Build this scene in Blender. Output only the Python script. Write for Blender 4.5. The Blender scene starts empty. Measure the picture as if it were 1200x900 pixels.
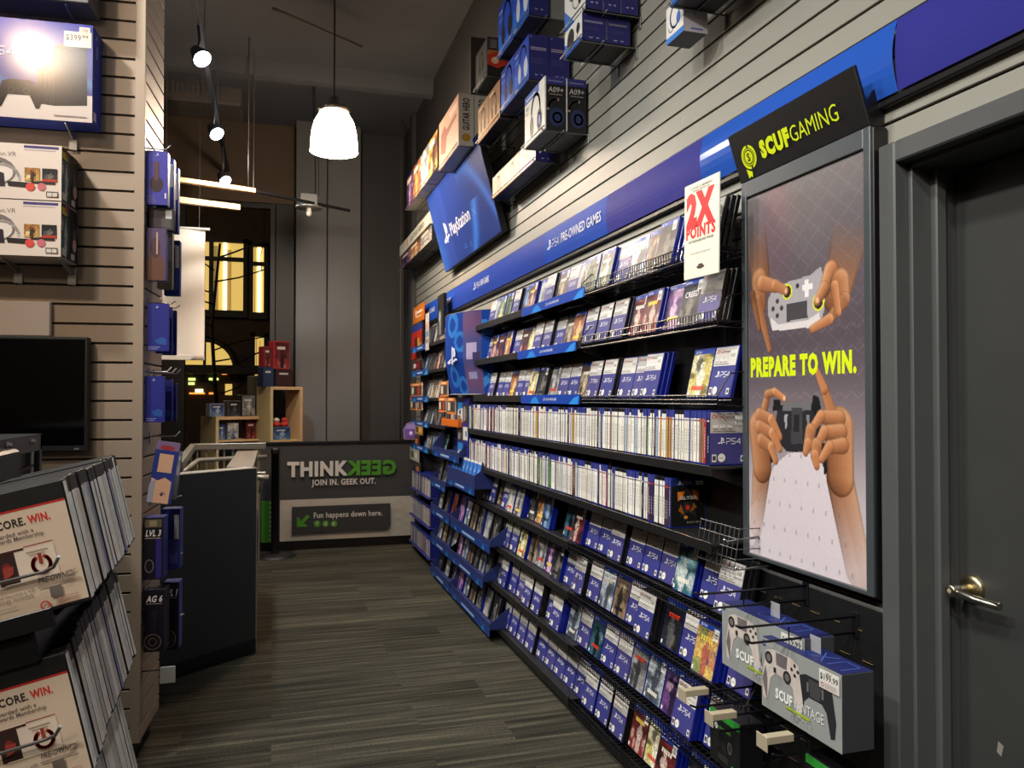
import bpy, math, random
import numpy as np
from mathutils import Vector, Matrix

random.seed(11)
SC = bpy.context.scene
COL = SC.collection
PI = math.pi

# ------------------------------------------------------------------ camera model
F = 930.0                       # focal length in pixels of a 1200 px wide frame
YAW = math.atan(280 / F)        # right wall runs along +Y, camera turned right of it
PITCH = math.atan(17 / F)
CAM = Vector((0, 0, 1.45))
FWD = Vector((math.sin(YAW) * math.cos(PITCH), math.cos(YAW) * math.cos(PITCH), math.sin(PITCH)))
RGT = Vector((math.cos(YAW), -math.sin(YAW), 0))
UPV = RGT.cross(FWD)


def ray(px, py):
    return FWD + RGT * ((px - 600) / F) - UPV * ((py - 450) / F)


def P(px, py, X=None, Y=None, Z=None, pt=None, n=None):
    """Where the sight line through a spot of the photograph meets a plane of the room."""
    d = ray(px, py)
    if X is not None:
        t = (X - CAM.x) / d.x
    elif Y is not None:
        t = (Y - CAM.y) / d.y
    elif Z is not None:
        t = (Z - CAM.z) / d.z
    else:
        t = (pt - CAM).dot(n) / d.dot(n)
    return CAM + d * t


def YX(px, X):
    return P(px, 467, X=X).y


def lin(c):
    out = []
    for v in c[:3]:
        v = v / 255.0
        out.append(v / 12.92 if v <= 0.04045 else ((v + 0.055) / 1.055) ** 2.4)
    return out


# ------------------------------------------------------------------ materials
MATS = {}


def mat(name, col=None, rough=0.5, metal=0.0, spec=0.5, noise=None, bump=None, coat=0.0):
    if name in MATS:
        return MATS[name]
    m = bpy.data.materials.new(name)
    m.use_nodes = True
    nt = m.node_tree
    b = nt.nodes['Principled BSDF']
    b.inputs['Roughness'].default_value = rough
    b.inputs['Metallic'].default_value = metal
    b.inputs['Specular IOR Level'].default_value = spec
    b.inputs['Coat Weight'].default_value = coat
    if col is not None:
        b.inputs['Base Color'].default_value = (*lin(col), 1)
    if noise:
        tc = nt.nodes.new('ShaderNodeTexCoord')
        nz = nt.nodes.new('ShaderNodeTexNoise')
        nz.inputs['Scale'].default_value = noise[0]
        nz.inputs['Detail'].default_value = 5
        nt.links.new(tc.outputs['Object'], nz.inputs['Vector'])
        rp = nt.nodes.new('ShaderNodeMapRange')
        rp.inputs['From Min'].default_value = 0.3
        rp.inputs['From Max'].default_value = 0.7
        rp.inputs['To Min'].default_value = 1 - noise[1]
        rp.inputs['To Max'].default_value = 1 + noise[1]
        nt.links.new(nz.outputs['Fac'], rp.inputs['Value'])
        mx = nt.nodes.new('ShaderNodeVectorMath')
        mx.operation = 'SCALE'
        mx.inputs[0].default_value = lin(col)
        nt.links.new(rp.outputs['Result'], mx.inputs['Scale'])
        nt.links.new(mx.outputs['Vector'], b.inputs['Base Color'])
        if bump:
            bp = nt.nodes.new('ShaderNodeBump')
            bp.inputs['Strength'].default_value = bump
            bp.inputs['Distance'].default_value = 0.002
            nt.links.new(nz.outputs['Fac'], bp.inputs['Height'])
            nt.links.new(bp.outputs['Normal'], b.inputs['Normal'])
    MATS[name] = m
    return m


def emit(name, col, strength):
    if name in MATS:
        return MATS[name]
    m = bpy.data.materials.new(name)
    m.use_nodes = True
    b = m.node_tree.nodes['Principled BSDF']
    b.inputs['Base Color'].default_value = (*lin(col), 1)
    b.inputs['Emission Color'].default_value = (*lin(col), 1)
    b.inputs['Emission Strength'].default_value = strength
    MATS[name] = m
    return m


def printmat(name, rough, spec=0.5, coat=0.0):
    m = mat(name, (255, 255, 255), rough, spec=spec, coat=coat)
    nt = m.node_tree
    a = nt.nodes.new('ShaderNodeVertexColor')
    a.layer_name = 'Col'
    nt.links.new(a.outputs['Color'], nt.nodes['Principled BSDF'].inputs['Base Color'])
    return m


PAPER = printmat('printed_paper', 0.55, 0.3)
GLOSS = printmat('printed_glossy_card', 0.45, 0.25)
POSTER = printmat('printed_poster', 0.35, 0.35)
BLACKM = mat('black_metal', (20, 20, 21), 0.45, 0.0, noise=(30, .15))
BLACKP = mat('black_plastic', (16, 16, 18), 0.4)
WIRE = mat('black_wire', (24, 24, 26), 0.35, 0.3)
STEEL = mat('steel_wire', (165, 165, 165), 0.3, 0.9)
CHROME = mat('satin_chrome', (176, 172, 160), 0.28, 1.0)
BLUEP = mat('blue_case_plastic', (14, 26, 116), 0.3, coat=0.2)
CASEK = mat('black_case_plastic', (18, 18, 20), 0.3, coat=0.2)
NAVY = mat('navy_card', (30, 42, 98), 0.5)
WHITE = mat('white_plastic', (212, 208, 200), 0.5)
CLEAR = mat('clear_plastic', (225, 228, 232), 0.12)
CLEAR.node_tree.nodes['Principled BSDF'].inputs['Alpha'].default_value = 0.25
GLASS = mat('window_glass', (4, 4, 4), 0.02)
GLASS.node_tree.nodes['Principled BSDF'].inputs['Alpha'].default_value = 0.10


# ------------------------------------------------------------------ mesh builder
class MB:
    def __init__(s):
        s.v, s.f, s.m, s.c, s.sm = [], [], [], [], []

    def face(s, pts, mi=0, col=(255, 255, 255), smooth=False, out=None):
        pts = [Vector(p) for p in pts]
        if out is not None:
            nrm = (pts[1] - pts[0]).cross(pts[2] - pts[1])
            ctr = sum(pts, Vector()) / len(pts)
            if nrm.dot(ctr - out) < 0:
                pts.reverse()
        b = len(s.v)
        s.v += [tuple(p) for p in pts]
        s.f.append(tuple(range(b, b + len(pts))))
        s.m.append(mi)
        s.c.append(col)
        s.sm.append(smooth)

    def box(s, lo, hi, mi=0, col=(255, 255, 255), bev=0.0, M=None):
        lo, hi = Vector(lo), Vector(hi)
        ctr = (lo + hi) / 2
        h = (hi - lo) / 2
        bev = min(bev, min(h) * 0.6)
        T = (lambda p: M @ p) if M is not None else (lambda p: p)
        cc = T(ctr)
        if bev <= 0:
            for a in range(3):
                for sg in (-1, 1):
                    b_, c_ = (a + 1) % 3, (a + 2) % 3
                    q = []
                    for u, w in ((-1, -1), (1, -1), (1, 1), (-1, 1)):
                        p = ctr.copy()
                        p[a] += sg * h[a]
                        p[b_] += u * h[b_]
                        p[c_] += w * h[c_]
                        q.append(T(p))
                    s.face(q, mi, col, out=cc)
            return s

        def cv(sg, a):
            p = ctr.copy()
            for i in range(3):
                p[i] += sg[i] * (h[i] if i == a else h[i] - bev)
            return T(p)
        for a in range(3):
            b_, c_ = (a + 1) % 3, (a + 2) % 3
            for sg in (-1, 1):
                q = []
                for u, w in ((-1, -1), (1, -1), (1, 1), (-1, 1)):
                    g = [0, 0, 0]
                    g[a], g[b_], g[c_] = sg, u, w
                    q.append(cv(g, a))
                s.face(q, mi, col, out=cc)
            for u in (-1, 1):
                for w in (-1, 1):
                    g0, g1 = [0, 0, 0], [0, 0, 0]
                    g0[b_] = g1[b_] = u
                    g0[c_] = g1[c_] = w
                    g0[a], g1[a] = -1, 1
                    s.face([cv(g0, b_), cv(g1, b_), cv(g1, c_), cv(g0, c_)], mi, col, out=cc)
        for x in (-1, 1):
            for y in (-1, 1):
                for z in (-1, 1):
                    g = (x, y, z)
                    s.face([cv(g, 0), cv(g, 1), cv(g, 2)], mi, col, out=cc)
        return s

    def tube(s, pts, r, n=6, mi=0, col=(255, 255, 255), cap=True, r1=None):
        pts = [Vector(p) for p in pts]
        rings = []
        up = None
        for i, p in enumerate(pts):
            if i == 0:
                t = pts[1] - p
            elif i == len(pts) - 1:
                t = p - pts[i - 1]
            else:
                t = (pts[i + 1] - p).normalized() + (p - pts[i - 1]).normalized()
            t.normalize()
            if up is None:
                up = t.orthogonal().normalized()
            else:
                up = (up - t * up.dot(t))
                if up.length < 1e-6:
                    up = t.orthogonal()
                up.normalize()
            w = t.cross(up)
            rr = r if r1 is None else r + (r1 - r) * i / (len(pts) - 1)
            rings.append([p + (up * math.cos(2 * PI * k / n) + w * math.sin(2 * PI * k / n)) * rr for k in range(n)])
        b = len(s.v)
        for rg in rings:
            s.v += [tuple(q) for q in rg]
        for i in range(len(rings) - 1):
            for k in range(n):
                k2 = (k + 1) % n
                s.f.append((b + i * n + k, b + i * n + k2, b + (i + 1) * n + k2, b + (i + 1) * n + k))
                s.m.append(mi); s.c.append(col); s.sm.append(n > 5)
        if cap:
            s.f.append(tuple(b + k for k in reversed(range(n))))
            s.f.append(tuple(b + (len(rings) - 1) * n + k for k in range(n)))
            for _ in range(2):
                s.m.append(mi); s.c.append(col); s.sm.append(False)
        return s

    def lathe(s, prof, n=24, M=None, mi=0, col=(255, 255, 255), smooth=True):
        T = (lambda p: M @ p) if M is not None else (lambda p: p)
        b = len(s.v)
        for r, z in prof:
            for k in range(n):
                a = 2 * PI * k / n
                s.v.append(tuple(T(Vector((r * math.cos(a), r * math.sin(a), z)))))
        for i in range(len(prof) - 1):
            for k in range(n):
                k2 = (k + 1) % n
                s.f.append((b + i * n + k, b + i * n + k2, b + (i + 1) * n + k2, b + (i + 1) * n + k))
                s.m.append(mi); s.c.append(col); s.sm.append(smooth)
        return s

    def prism(s, pts, z0, z1, M=None, mi=0, col=(255, 255, 255)):
        """pts: counter-clockwise outline in the local XY plane."""
        T = (lambda p: M @ p) if M is not None else (lambda p: p)
        a = [T(Vector((x, y, z0))) for x, y in pts]
        c = [T(Vector((x, y, z1))) for x, y in pts]
        s.face(list(reversed(a)), mi, col)
        s.face(c, mi, col)
        n = len(pts)
        for i in range(n):
            j = (i + 1) % n
            s.face([a[i], a[j], c[j], c[i]], mi, col)
        return s

    def mesh(s, name, mats):
        me = bpy.data.meshes.new(name)
        me.from_pydata(s.v, [], s.f)
        if not isinstance(mats, (list, tuple)):
            mats = [mats]
        for m in mats:
            me.materials.append(m)
        me.polygons.foreach_set('material_index', s.m)
        me.polygons.foreach_set('use_smooth', s.sm)
        if any(m.name.startswith('printed') for m in mats):
            at = me.color_attributes.new('Col', 'FLOAT_COLOR', 'CORNER')
            cache, buf = {}, []
            for f, c in zip(s.f, s.c):
                k = tuple(c)
                if k not in cache:
                    cache[k] = lin(c) + [1.0]
                buf += cache[k] * len(f)
            at.data.foreach_set('color', buf)
        me.update()
        return me

    def build(s, name, mats, parent=None, M=None):
        o = bpy.data.objects.new(name, s.mesh(name, mats))
        COL.objects.link(o)
        if parent is not None:
            o.parent = parent
        if M is not None:
            o.matrix_basis = M
        return o


# ------------------------------------------------------------------ lettering
TXT = {}


def text2d(t, bold=0.0):
    key = (t, bold)
    if key in TXT:
        return TXT[key]
    cu = bpy.data.curves.new('lettering', 'FONT')
    cu.body = t
    cu.size = 1.0
    cu.offset = bold * .62
    cu.space_character = 1 + bold * 1.6
    cu.resolution_u = 2
    ob = bpy.data.objects.new('lettering', cu)
    COL.objects.link(ob)
    dg = bpy.context.evaluated_depsgraph_get()
    ev = ob.evaluated_get(dg)
    me = ev.to_mesh()
    vs = [(v.co.x, v.co.y) for v in me.vertices]
    fs = [tuple(p.vertices) for p in me.polygons]
    ev.to_mesh_clear()
    bpy.data.objects.remove(ob)
    bpy.data.curves.remove(cu)
    x0 = min(v[0] for v in vs); x1 = max(v[0] for v in vs)
    y0 = 0.0
    cap = 0.7
    vs = [((x - x0) / cap, (y - y0) / cap) for x, y in vs]
    TXT[key] = (vs, fs, (x1 - x0) / cap)
    return TXT[key]


PS4 = ([(0, 0), (0, .45), (.75, .45), (.85, .55), (.85, .9), (.75, 1), (0, 1)],
       [(1.05, 0), (1.75, 0), (1.85, .1), (1.85, .4), (1.75, .5), (1.25, .5), (1.15, .6), (1.15, .9), (1.25, 1), (1.95, 1)],
       [(2.9, 0), (2.9, 1), (2.15, .3), (3.05, .3)])


class PR(MB):
    """Printing: flat coloured shapes in the local XY plane, later ones lie a hair above earlier ones."""

    def __init__(s, step=0.00012):
        super().__init__()
        s.z = 0.0
        s.step = step

    def up(s):
        s.z += s.step
        return s.z

    def poly(s, pts, col):
        z = s.up()
        a = sum(pts[i][0] * pts[(i + 1) % len(pts)][1] - pts[(i + 1) % len(pts)][0] * pts[i][1] for i in range(len(pts)))
        if a < 0:
            pts = pts[::-1]
        s.face([(x, y, z) for x, y in pts], 0, col)
        return s

    def rect(s, x0, y0, x1, y1, col):
        return s.poly([(x0, y0), (x1, y0), (x1, y1), (x0, y1)], col)

    def ell(s, cx, cy, rx, ry, col, n=20, a0=0, a1=2 * PI):
        full = abs(a1 - a0 - 2 * PI) < 1e-6
        k = n if full else n + 1
        return s.poly([(cx + rx * math.cos(a0 + (a1 - a0) * i / n), cy + ry * math.sin(a0 + (a1 - a0) * i / n)) for i in range(k)], col)

    def stroke(s, pts, w, col, closed=False):
        z = s.up()
        n = len(pts)
        P2 = [Vector(p) for p in pts]
        for i in range(n if closed else n - 1):
            a, b = P2[i], P2[(i + 1) % n]
            d = (b - a)
            if d.length < 1e-9:
                continue
            d.normalize()
            q = Vector((-d.y, d.x)) * (w / 2)
            e = d * (w * 0.45)
            p4 = [a - e - q, b + e - q, b + e + q, a - e + q]
            s.face([(p.x, p.y, z) for p in p4], 0, col)
        return s

    def arc(s, cx, cy, rx, ry, w, col, a0=0, a1=2 * PI, n=24):
        return s.stroke([(cx + rx * math.cos(a0 + (a1 - a0) * i / n), cy + ry * math.sin(a0 + (a1 - a0) * i / n)) for i in range(n + 1)], w, col)

    def text(s, t, x, y, h, col, w=None, bold=0.0, anchor='l', slant=0.0, flip=False):
        vs, fs, tw = text2d(t, bold)
        z = s.up()
        sx = h if w is None else w / tw
        W = tw * sx
        ox = x - (W if anchor == 'r' else W / 2 if anchor == 'c' else 0)
        b = len(s.v)
        for vx, vy in vs:
            xx = vx * sx
            if flip:
                xx = W - xx
            s.v.append((ox + xx + slant * vy * h, y + vy * h, z))
        for f in fs:
            s.f.append(tuple(b + i for i in (reversed(f) if flip else f)))
            s.m.append(0); s.c.append(col); s.sm.append(False)
        return s

    def ps4(s, x, y, h, col, w=0.12, wide=1.0):
        for st in PS4:
            s.stroke([(x + a * h * wide, y + b * h) for a, b in st], w * h, col)
        return s

    def shapes_logo(s, x, y, h, col):
        """the standing P with the lying S behind it; x, y is the middle of its foot"""
        k = h
        s.poly([(x - .10 * k, y + .05 * k), (x + .06 * k, y), (x + .06 * k, y + .80 * k), (x + .12 * k, y + .82 * k), (x + .12 * k, y + .45 * k),
                (x + .30 * k, y + .42 * k), (x + .38 * k, y + .6 * k), (x + .3 * k, y + .86 * k), (x - .10 * k, y + k)], col)
        s.poly([(x + .10 * k, y + .12 * k), (x + .42 * k, y + .24 * k), (x + .62 * k, y + .22 * k), (x + .60 * k, y + .30 * k), (x + .40 * k, y + .36 * k), (x + .10 * k, y + .25 * k)], col)
        s.poly([(x - .14 * k, y + .14 * k), (x - .40 * k, y + .05 * k), (x - .62 * k, y + .1 * k), (x - .60 * k, y + .2 * k), (x - .14 * k, y + .36 * k),
                (x - .14 * k, y + .27 * k), (x - .34 * k, y + .19 * k), (x - .30 * k, y + .15 * k), (x - .14 * k, y + .2 * k)], col)
        return s

    def grid(s, arr, x0, y0, x1, y1):
        """arr[row from the top][column] of sRGB 0-255"""
        z = s.up()
        ny, nx = arr.shape[:2]
        b = len(s.v)
        for j in range(ny + 1):
            for i in range(nx + 1):
                s.v.append((x0 + (x1 - x0) * i / nx, y1 - (y1 - y0) * j / ny, z))
        for j in range(ny):
            for i in range(nx):
                a = b + j * (nx + 1) + i
                s.f.append((a + nx + 1, a + nx + 2, a + 1, a))
                s.m.append(0); s.c.append(tuple(float(q) for q in arr[j, i])); s.sm.append(False)
        return s


# ------------------------------------------------------------------ things
def frame(o, x, y):
    x = Vector(x).normalized()
    y = Vector(y).normalized()
    z = x.cross(y).normalized()
    y = z.cross(x)
    return Matrix(((x.x, y.x, z.x, o[0]), (x.y, y.y, z.y, o[1]), (x.z, y.z, z.z, o[2]), (0, 0, 0, 1)))


def FR(X, Y, z, lean=0.0, roll=0.0):
    """Frame of something that faces the aisle from the right wall: x runs towards the door, y up, z out of the wall."""
    yv = Vector((math.sin(lean), 0, math.cos(lean)))
    M = frame((X, Y, z), (0, -1, 0), yv)
    return M @ Matrix.Rotation(roll, 4, 'Z') if roll else M


LANG = math.radians(4.0)
LD = Vector((math.sin(LANG), math.cos(LANG), 0))      # depth direction of the left fixture
LF = Vector((math.cos(LANG), -math.sin(LANG), 0))     # along its front
Z3 = Vector((0, 0, 1))


def tag(o, label, cat, group=None, kind=None):
    if label: o['label'] = label
    if cat: o['category'] = cat
    if group: o['group'] = group
    if kind: o['kind'] = kind
    return o


def thing(name, label, cat, M=None, group=None):
    o = bpy.data.objects.new(name, None)
    o.empty_display_size = 0.05
    COL.objects.link(o)
    if M is not None:
        o.matrix_basis = M if isinstance(M, Matrix) else Matrix.Translation(M)
    return tag(o, label, cat, group)


def dup(root, M, label, group=None):
    r = root.copy()
    COL.objects.link(r)
    r.matrix_basis = M
    r['label'] = label
    if group: r['group'] = group
    for ch in list(root.children):
        c = ch.copy()
        COL.objects.link(c)
        c.parent = r
        for g in list(ch.children):
            d = g.copy()
            COL.objects.link(d)
            d.parent = c
    return r


def struct(o):
    o['kind'] = 'structure'
    return o


ORD = ['zeroth', 'first', 'second', 'third', 'fourth', 'fifth', 'sixth', 'seventh', 'eighth', 'ninth', 'tenth', 'eleventh', 'twelfth']


def ordn(n):
    if n < len(ORD): return ORD[n]
    if n % 10 == 1 and n % 100 != 11: return f'{n}st'
    if n % 10 == 2 and n % 100 != 12: return f'{n}nd'
    if n % 10 == 3 and n % 100 != 13: return f'{n}rd'
    return f'{n}th'
# ================================================================== the room
XW = 1.45            # face of the slatted right wall
YB = 9.2             # back wall
CEIL = 4.5
GROOVE = mat('dark_groove', (38, 30, 22), 0.8)  # dark brown backing seen in the slat grooves
SLAT = mat('cream_slatwall', (144, 143, 133), 0.5, noise=(1.5, .03))
SLATL = mat('light_tinted_slatwall', (156, 140, 122), 0.45, noise=(1.5, .03))  # same slatwall as on the right, its own light put into the colour
DARKW = mat('charcoal_paint', (60, 60, 61), 0.6, noise=(2.0, .06))
BROWNW = mat('brown_paint', (96, 78, 60), 0.7, noise=(2.0, .08))
FRAMEG = mat('grey_satin_paint', (78, 80, 80), 0.4, noise=(6, .04))
DOORG = mat('dark_door_paint', (54, 55, 54), 0.42, noise=(8, .06))

# floor: carpet planks with streaks across the aisle
fm = mat('carpet_planks', (70, 68, 60), 0.95, spec=0.1)
nt = fm.node_tree
N, L = nt.nodes, nt.links
tc = N.new('ShaderNodeTexCoord')
br = N.new('ShaderNodeTexBrick')
br.offset = 0.37
br.inputs['Color1'].default_value = (0, 0, 0, 1)
br.inputs['Color2'].default_value = (1, 1, 1, 1)
br.inputs['Mortar'].default_value = (0.5, 0.5, 0.5, 1)
br.inputs['Scale'].default_value = 1.0
br.inputs['Mortar Size'].default_value = 0.0
br.inputs['Brick Width'].default_value = 1.0
br.inputs['Row Height'].default_value = 0.25
L.new(tc.outputs['Object'], br.inputs['Vector'])
sc_ = N.new('ShaderNodeVectorMath'); sc_.operation = 'MULTIPLY'
sc_.inputs[1].default_value = (1.3, 38, 1)
L.new(tc.outputs['Object'], sc_.inputs[0])
ad = N.new('ShaderNodeVectorMath'); ad.operation = 'MULTIPLY_ADD'
ad.inputs[1].default_value = (37, 11, 23)
L.new(br.outputs['Color'], ad.inputs[0])
L.new(sc_.outputs['Vector'], ad.inputs[2])
nz = N.new('ShaderNodeTexNoise'); nz.inputs['Scale'].default_value = 1.0; nz.inputs['Detail'].default_value = 4; nz.inputs['Roughness'].default_value = 0.65
L.new(ad.outputs['Vector'], nz.inputs['Vector'])
cr = N.new('ShaderNodeValToRGB')
e = cr.color_ramp.elements
e[0].position = 0.33; e[0].color = (*lin((37, 37, 32)), 1)
e[1].position = 0.68; e[1].color = (*lin((86, 83, 70)), 1)
x_ = e.new(0.47); x_.color = (*lin((53, 52, 44)), 1)
x_ = e.new(0.57); x_.color = (*lin((66, 64, 54)), 1)
L.new(nz.outputs['Fac'], cr.inputs['Fac'])
fi = N.new('ShaderNodeTexNoise'); fi.inputs['Scale'].default_value = 260; fi.inputs['Detail'].default_value = 2
s2 = N.new('ShaderNodeVectorMath'); s2.operation = 'MULTIPLY'; s2.inputs[1].default_value = (0.35, 1, 1)
L.new(tc.outputs['Object'], s2.inputs[0]); L.new(s2.outputs['Vector'], fi.inputs['Vector'])
mr = N.new('ShaderNodeMapRange'); mr.inputs['From Min'].default_value = .3; mr.inputs['From Max'].default_value = .7
mr.inputs['To Min'].default_value = .6; mr.inputs['To Max'].default_value = 1.4
L.new(fi.outputs['Fac'], mr.inputs['Value'])
vs_ = N.new('ShaderNodeVectorMath'); vs_.operation = 'SCALE'
pm = N.new('ShaderNodeMapRange'); pm.inputs['To Min'].default_value = .72; pm.inputs['To Max'].default_value = 1.22
L.new(br.outputs['Color'], pm.inputs['Value'])
mm = N.new('ShaderNodeMath'); mm.operation = 'MULTIPLY'
L.new(mr.outputs['Result'], mm.inputs[0]); L.new(pm.outputs['Result'], mm.inputs[1])
L.new(cr.outputs['Color'], vs_.inputs[0]); L.new(mm.outputs['Value'], vs_.inputs['Scale'])
L.new(vs_.outputs['Vector'], N['Principled BSDF'].inputs['Base Color'])
bp = N.new('ShaderNodeBump'); bp.inputs['Strength'].default_value = .5; bp.inputs['Distance'].default_value = .004
L.new(fi.outputs['Fac'], bp.inputs['Height']); L.new(bp.outputs['Normal'], N['Principled BSDF'].inputs['Normal'])

o = MB().box((-4.2, -2.6, -0.1), (1.9, YB + .25, 0)).build('floor', fm); struct(o)

cm = mat('dark_ceiling', (92, 94, 99), 0.8, noise=(1.2, .1))
mb = MB().box((-4.2, -2.6, CEIL), (1.9, YB + .25, CEIL + .1))
struct(mb.build('ceiling', cm))
mb = MB()
for y in (1.4, 3.4, 5.4, 7.4):
    mb.box((-4.2, y, CEIL - .16), (XW, y + .12, CEIL))
struct(mb.build('ceiling_beams', cm))

# right wall: slats, cut away round the door
DY1 = YX(1031, 1.41)            # far edge of the door trim
DTOP = 2.07
mb = MB()
pitch, g0 = 0.0790, 2.444
k = -31
SLT = 3.62
while g0 + k * pitch < SLT:
    za, zb = max(0, g0 + k * pitch + .004), min(SLT, g0 + (k + 1) * pitch - .004)
    k += 1
    if zb <= za: continue
    ya = -2.6 if za > DTOP - .03 else DY1 - .03
    for y0, y1 in ((ya, 2.62), (2.6205, 5.05), (5.0505, 8.35)):
        mb.box((XW, y0, za), (XW + .012, y1, zb), 0, bev=.0012)
mb.box((XW + .008, -2.6, DTOP), (XW + .06, 8.35, SLT), 1)
mb.box((XW + .008, DY1 - .03, 0), (XW + .06, 8.35, DTOP), 1)
struct(mb.build('wall_right', [SLAT, GROOVE]))
struct(MB().box((XW + .004, -2.6, SLT), (XW + .06, 8.35, CEIL)).build('wall_right_upper', DARKW))
mb = MB().box((XW, 8.35, 0), (XW + .06, YB, CEIL)).box((XW - .05, 8.33, 0), (XW, 8.5, CEIL), bev=.004)
struct(mb.build('wall_right_end', DARKW))
mb = MB().box((XW + .30, -2.6, 0), (XW + .36, DY1, DTOP + .1)).box((XW + .06, DY1, 0), (XW + .36, DY1 + .06, DTOP + .1))
struct(mb.build('wall_behind_door', DARKW))

# back wall with the shop window
WX0, WX1, WZ0, WZ1 = -2.7, .02, .28, 3.62
mb = MB()
mb.box((-4.2, YB, 0), (WX0, YB + .2, CEIL)).box((WX1, YB, 0), (1.6, YB + .2, CEIL))
mb.box((WX0, YB, 0), (WX1, YB + .2, WZ0))
struct(mb.build('wall_back', DARKW))
struct(MB().box((WX0, YB - .02, WZ1), (.22, YB + .2, CEIL)).build('wall_back_bulkhead', BROWNW))
mb = MB().box((.23, 8.95, 0), (.56, YB, CEIL), bev=.006).box((.57, 8.97, 0), (.93, YB, CEIL), bev=.006)
struct(mb.build('wall_back_column', mat('grey_column_paint', (112, 113, 114), .55, noise=(2, .05))))
tb = MB().box((.02, YB - .06, 0), (.22, YB, CEIL - .9), bev=.004)
struct(tb.build('trim_1', mat('black_trim', (34, 33, 32), .5)))
wn = bpy.data.objects.new('window_1', None); COL.objects.link(wn); struct(wn)
mb = MB()
xa_, xb_ = P(190, 470, Y=YB).x, P(216, 470, Y=YB).x
for x, w in ((WX0, .06), (xa_, xb_ - xa_), (WX1 - .06, .06), (-1.9, .06)):
    mb.box((x, YB, WZ0), (x + w, YB + .1, WZ1), bev=.004)
for z in (WZ0, WZ1 - .06):
    mb.box((WX0, YB + .005, z), (WX1, YB + .095, z + .06), bev=.004)
mb.build('window_frame', mat('black_window_frame', (24, 22, 20), .45), wn)
MB().box((WX0, YB + .05, WZ0), (WX1, YB + .056, WZ1)).build('window_glass', GLASS, wn)
MB().box((WX0, YB - .06, WZ0 - .04), (WX1, YB + .1, WZ0), bev=.005).build('window_sill', DARKW, wn)

struct(MB().box((-4.3, -2.6, 0), (-4.2, YB + .2, CEIL)).build('wall_far_left', mat('grey_wall', (120, 112, 102), .7)))
struct(MB().box((-4.2, -2.7, 0), (1.9, -2.6, CEIL)).build('wall_front', mat('grey_wall', (120, 112, 102), .7)))

# pier with slats on the left
LC = Vector((-.50, 3.45, 0))
MFRONT = frame(LC, LF, Z3)
MSIDE = frame(LC, LD, Z3)
DEP = .37
mb = MB()
k = -18
while 1.44 + k * .0759 < CEIL:
    za, zb = max(.09, 1.44 + k * .0759 + .0045), min(CEIL, 1.44 + (k + 1) * .0759 - .0045)
    k += 1
    if zb <= za: continue
    mb.box((-2.6, za, -.012), (-.03, zb, 0), 0, bev=.001, M=MFRONT)
    mb.box((.012, za, -.012), (DEP, zb, 0), 0, bev=.001, M=MSIDE)
mb.box((-2.6, .09, -.1), (-.02, CEIL, -.008), 1, M=MFRONT)
mb.box((.02, .09, -.1), (DEP, CEIL, -.008), 1, M=MSIDE)
mb.box((-.034, .09, -.014), (.004, CEIL, .004), 0, bev=.0015, M=MFRONT)
mb.box((-2.6, .09, -DEP), (-.09, CEIL, -DEP + .02), 0, M=MFRONT)
mb.box((-2.6, 0, -DEP + .03), (-.03, .09, -.03), 2, M=MFRONT)
struct(mb.build('wall_left', [SLATL, GROOVE, BLACKP]))

# door in the right wall
d = bpy.data.objects.new('door_1', None); COL.objects.link(d); struct(d)
XT = 1.41
yi = YX(1050, XT)                # inner edge of the trim
zt = P(1031, 172, X=XT).z
zi = P(1048, 190, X=XT).z
mb = MB()
mb.box((XT, yi, 0), (XW + .03, DY1, zt), bev=.004)
mb.box((XT, -.6, zi), (XW + .03, yi, zt), bev=.004)
mb.box((XT + .04, yi - .012, 0), (XW + .3, yi, zi), bev=.002)
mb.box((XT + .04, -.6, zi - .012), (XW + .3, yi, zi), bev=.002)
mb.box((XW + .055, yi - .03, 0), (XW + .085, yi - .01, zi - .01), bev=.003)
mb.build('door_frame', FRAMEG, d)
XD = 1.575
MB().box((XD, -.5, .012), (XD + .045, yi - .016, zi - .016), bev=.003).build('door_leaf', DOORG, d)
# a scuffed bit of tape left on the leaf
pa = P(1173, 878, X=XD)
t = PR().poly([(0, 0), (.012, -.006), (.018, .02), (.004, .026)], (128, 126, 120))
t.build('tape_scrap', PAPER, d, frame((XD - .001, pa.y + .01, pa.z - .01), (0, -1, 0), Z3))
# lever handle
hc = P(1140, 690, X=XD)
h = MB()
MR = frame((XD, hc.y, hc.z), (0, -1, 0), Z3)
h.lathe([(0.0, .012), (.020, .012), (.030, .009), (.034, .004), (.034, 0)], 28, MR)
h.lathe([(.0125, .010), (.0115, .03), (.012, .044), (.0, .044)], 20, MR)
ro = h.build('handle_rose', mat('brushed_brass_nickel', (190, 176, 138), .3, 1.0), d)
lv = MB()
lv.lathe([(.013, .040), (.0145, .046), (.0145, .066), (.012, .069), (0, .069)], 24, MR)
lv.tube([MR @ Vector(p) for p in ((0, 0, .056), (.03, -.003, .058), (.06, -.008, .056), (.075, -.010, .05), (.115, -.010, .047))], .0085, 10)
lv.box((.03, -.018, .046), (.118, .000, .055), bev=.004, M=MR)
lv.build('door_lever', CHROME, d)
ky = PR().ell(0, 0, .007, .007, (90, 80, 60)).ell(0, 0, .0045, .0045, (190, 180, 150)).rect(-.0008, -.004, .0008, .004, (25, 22, 18))
ky.build('keyhole', PAPER, d, MR @ Matrix.Translation((0, 0, .0695)))

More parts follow.
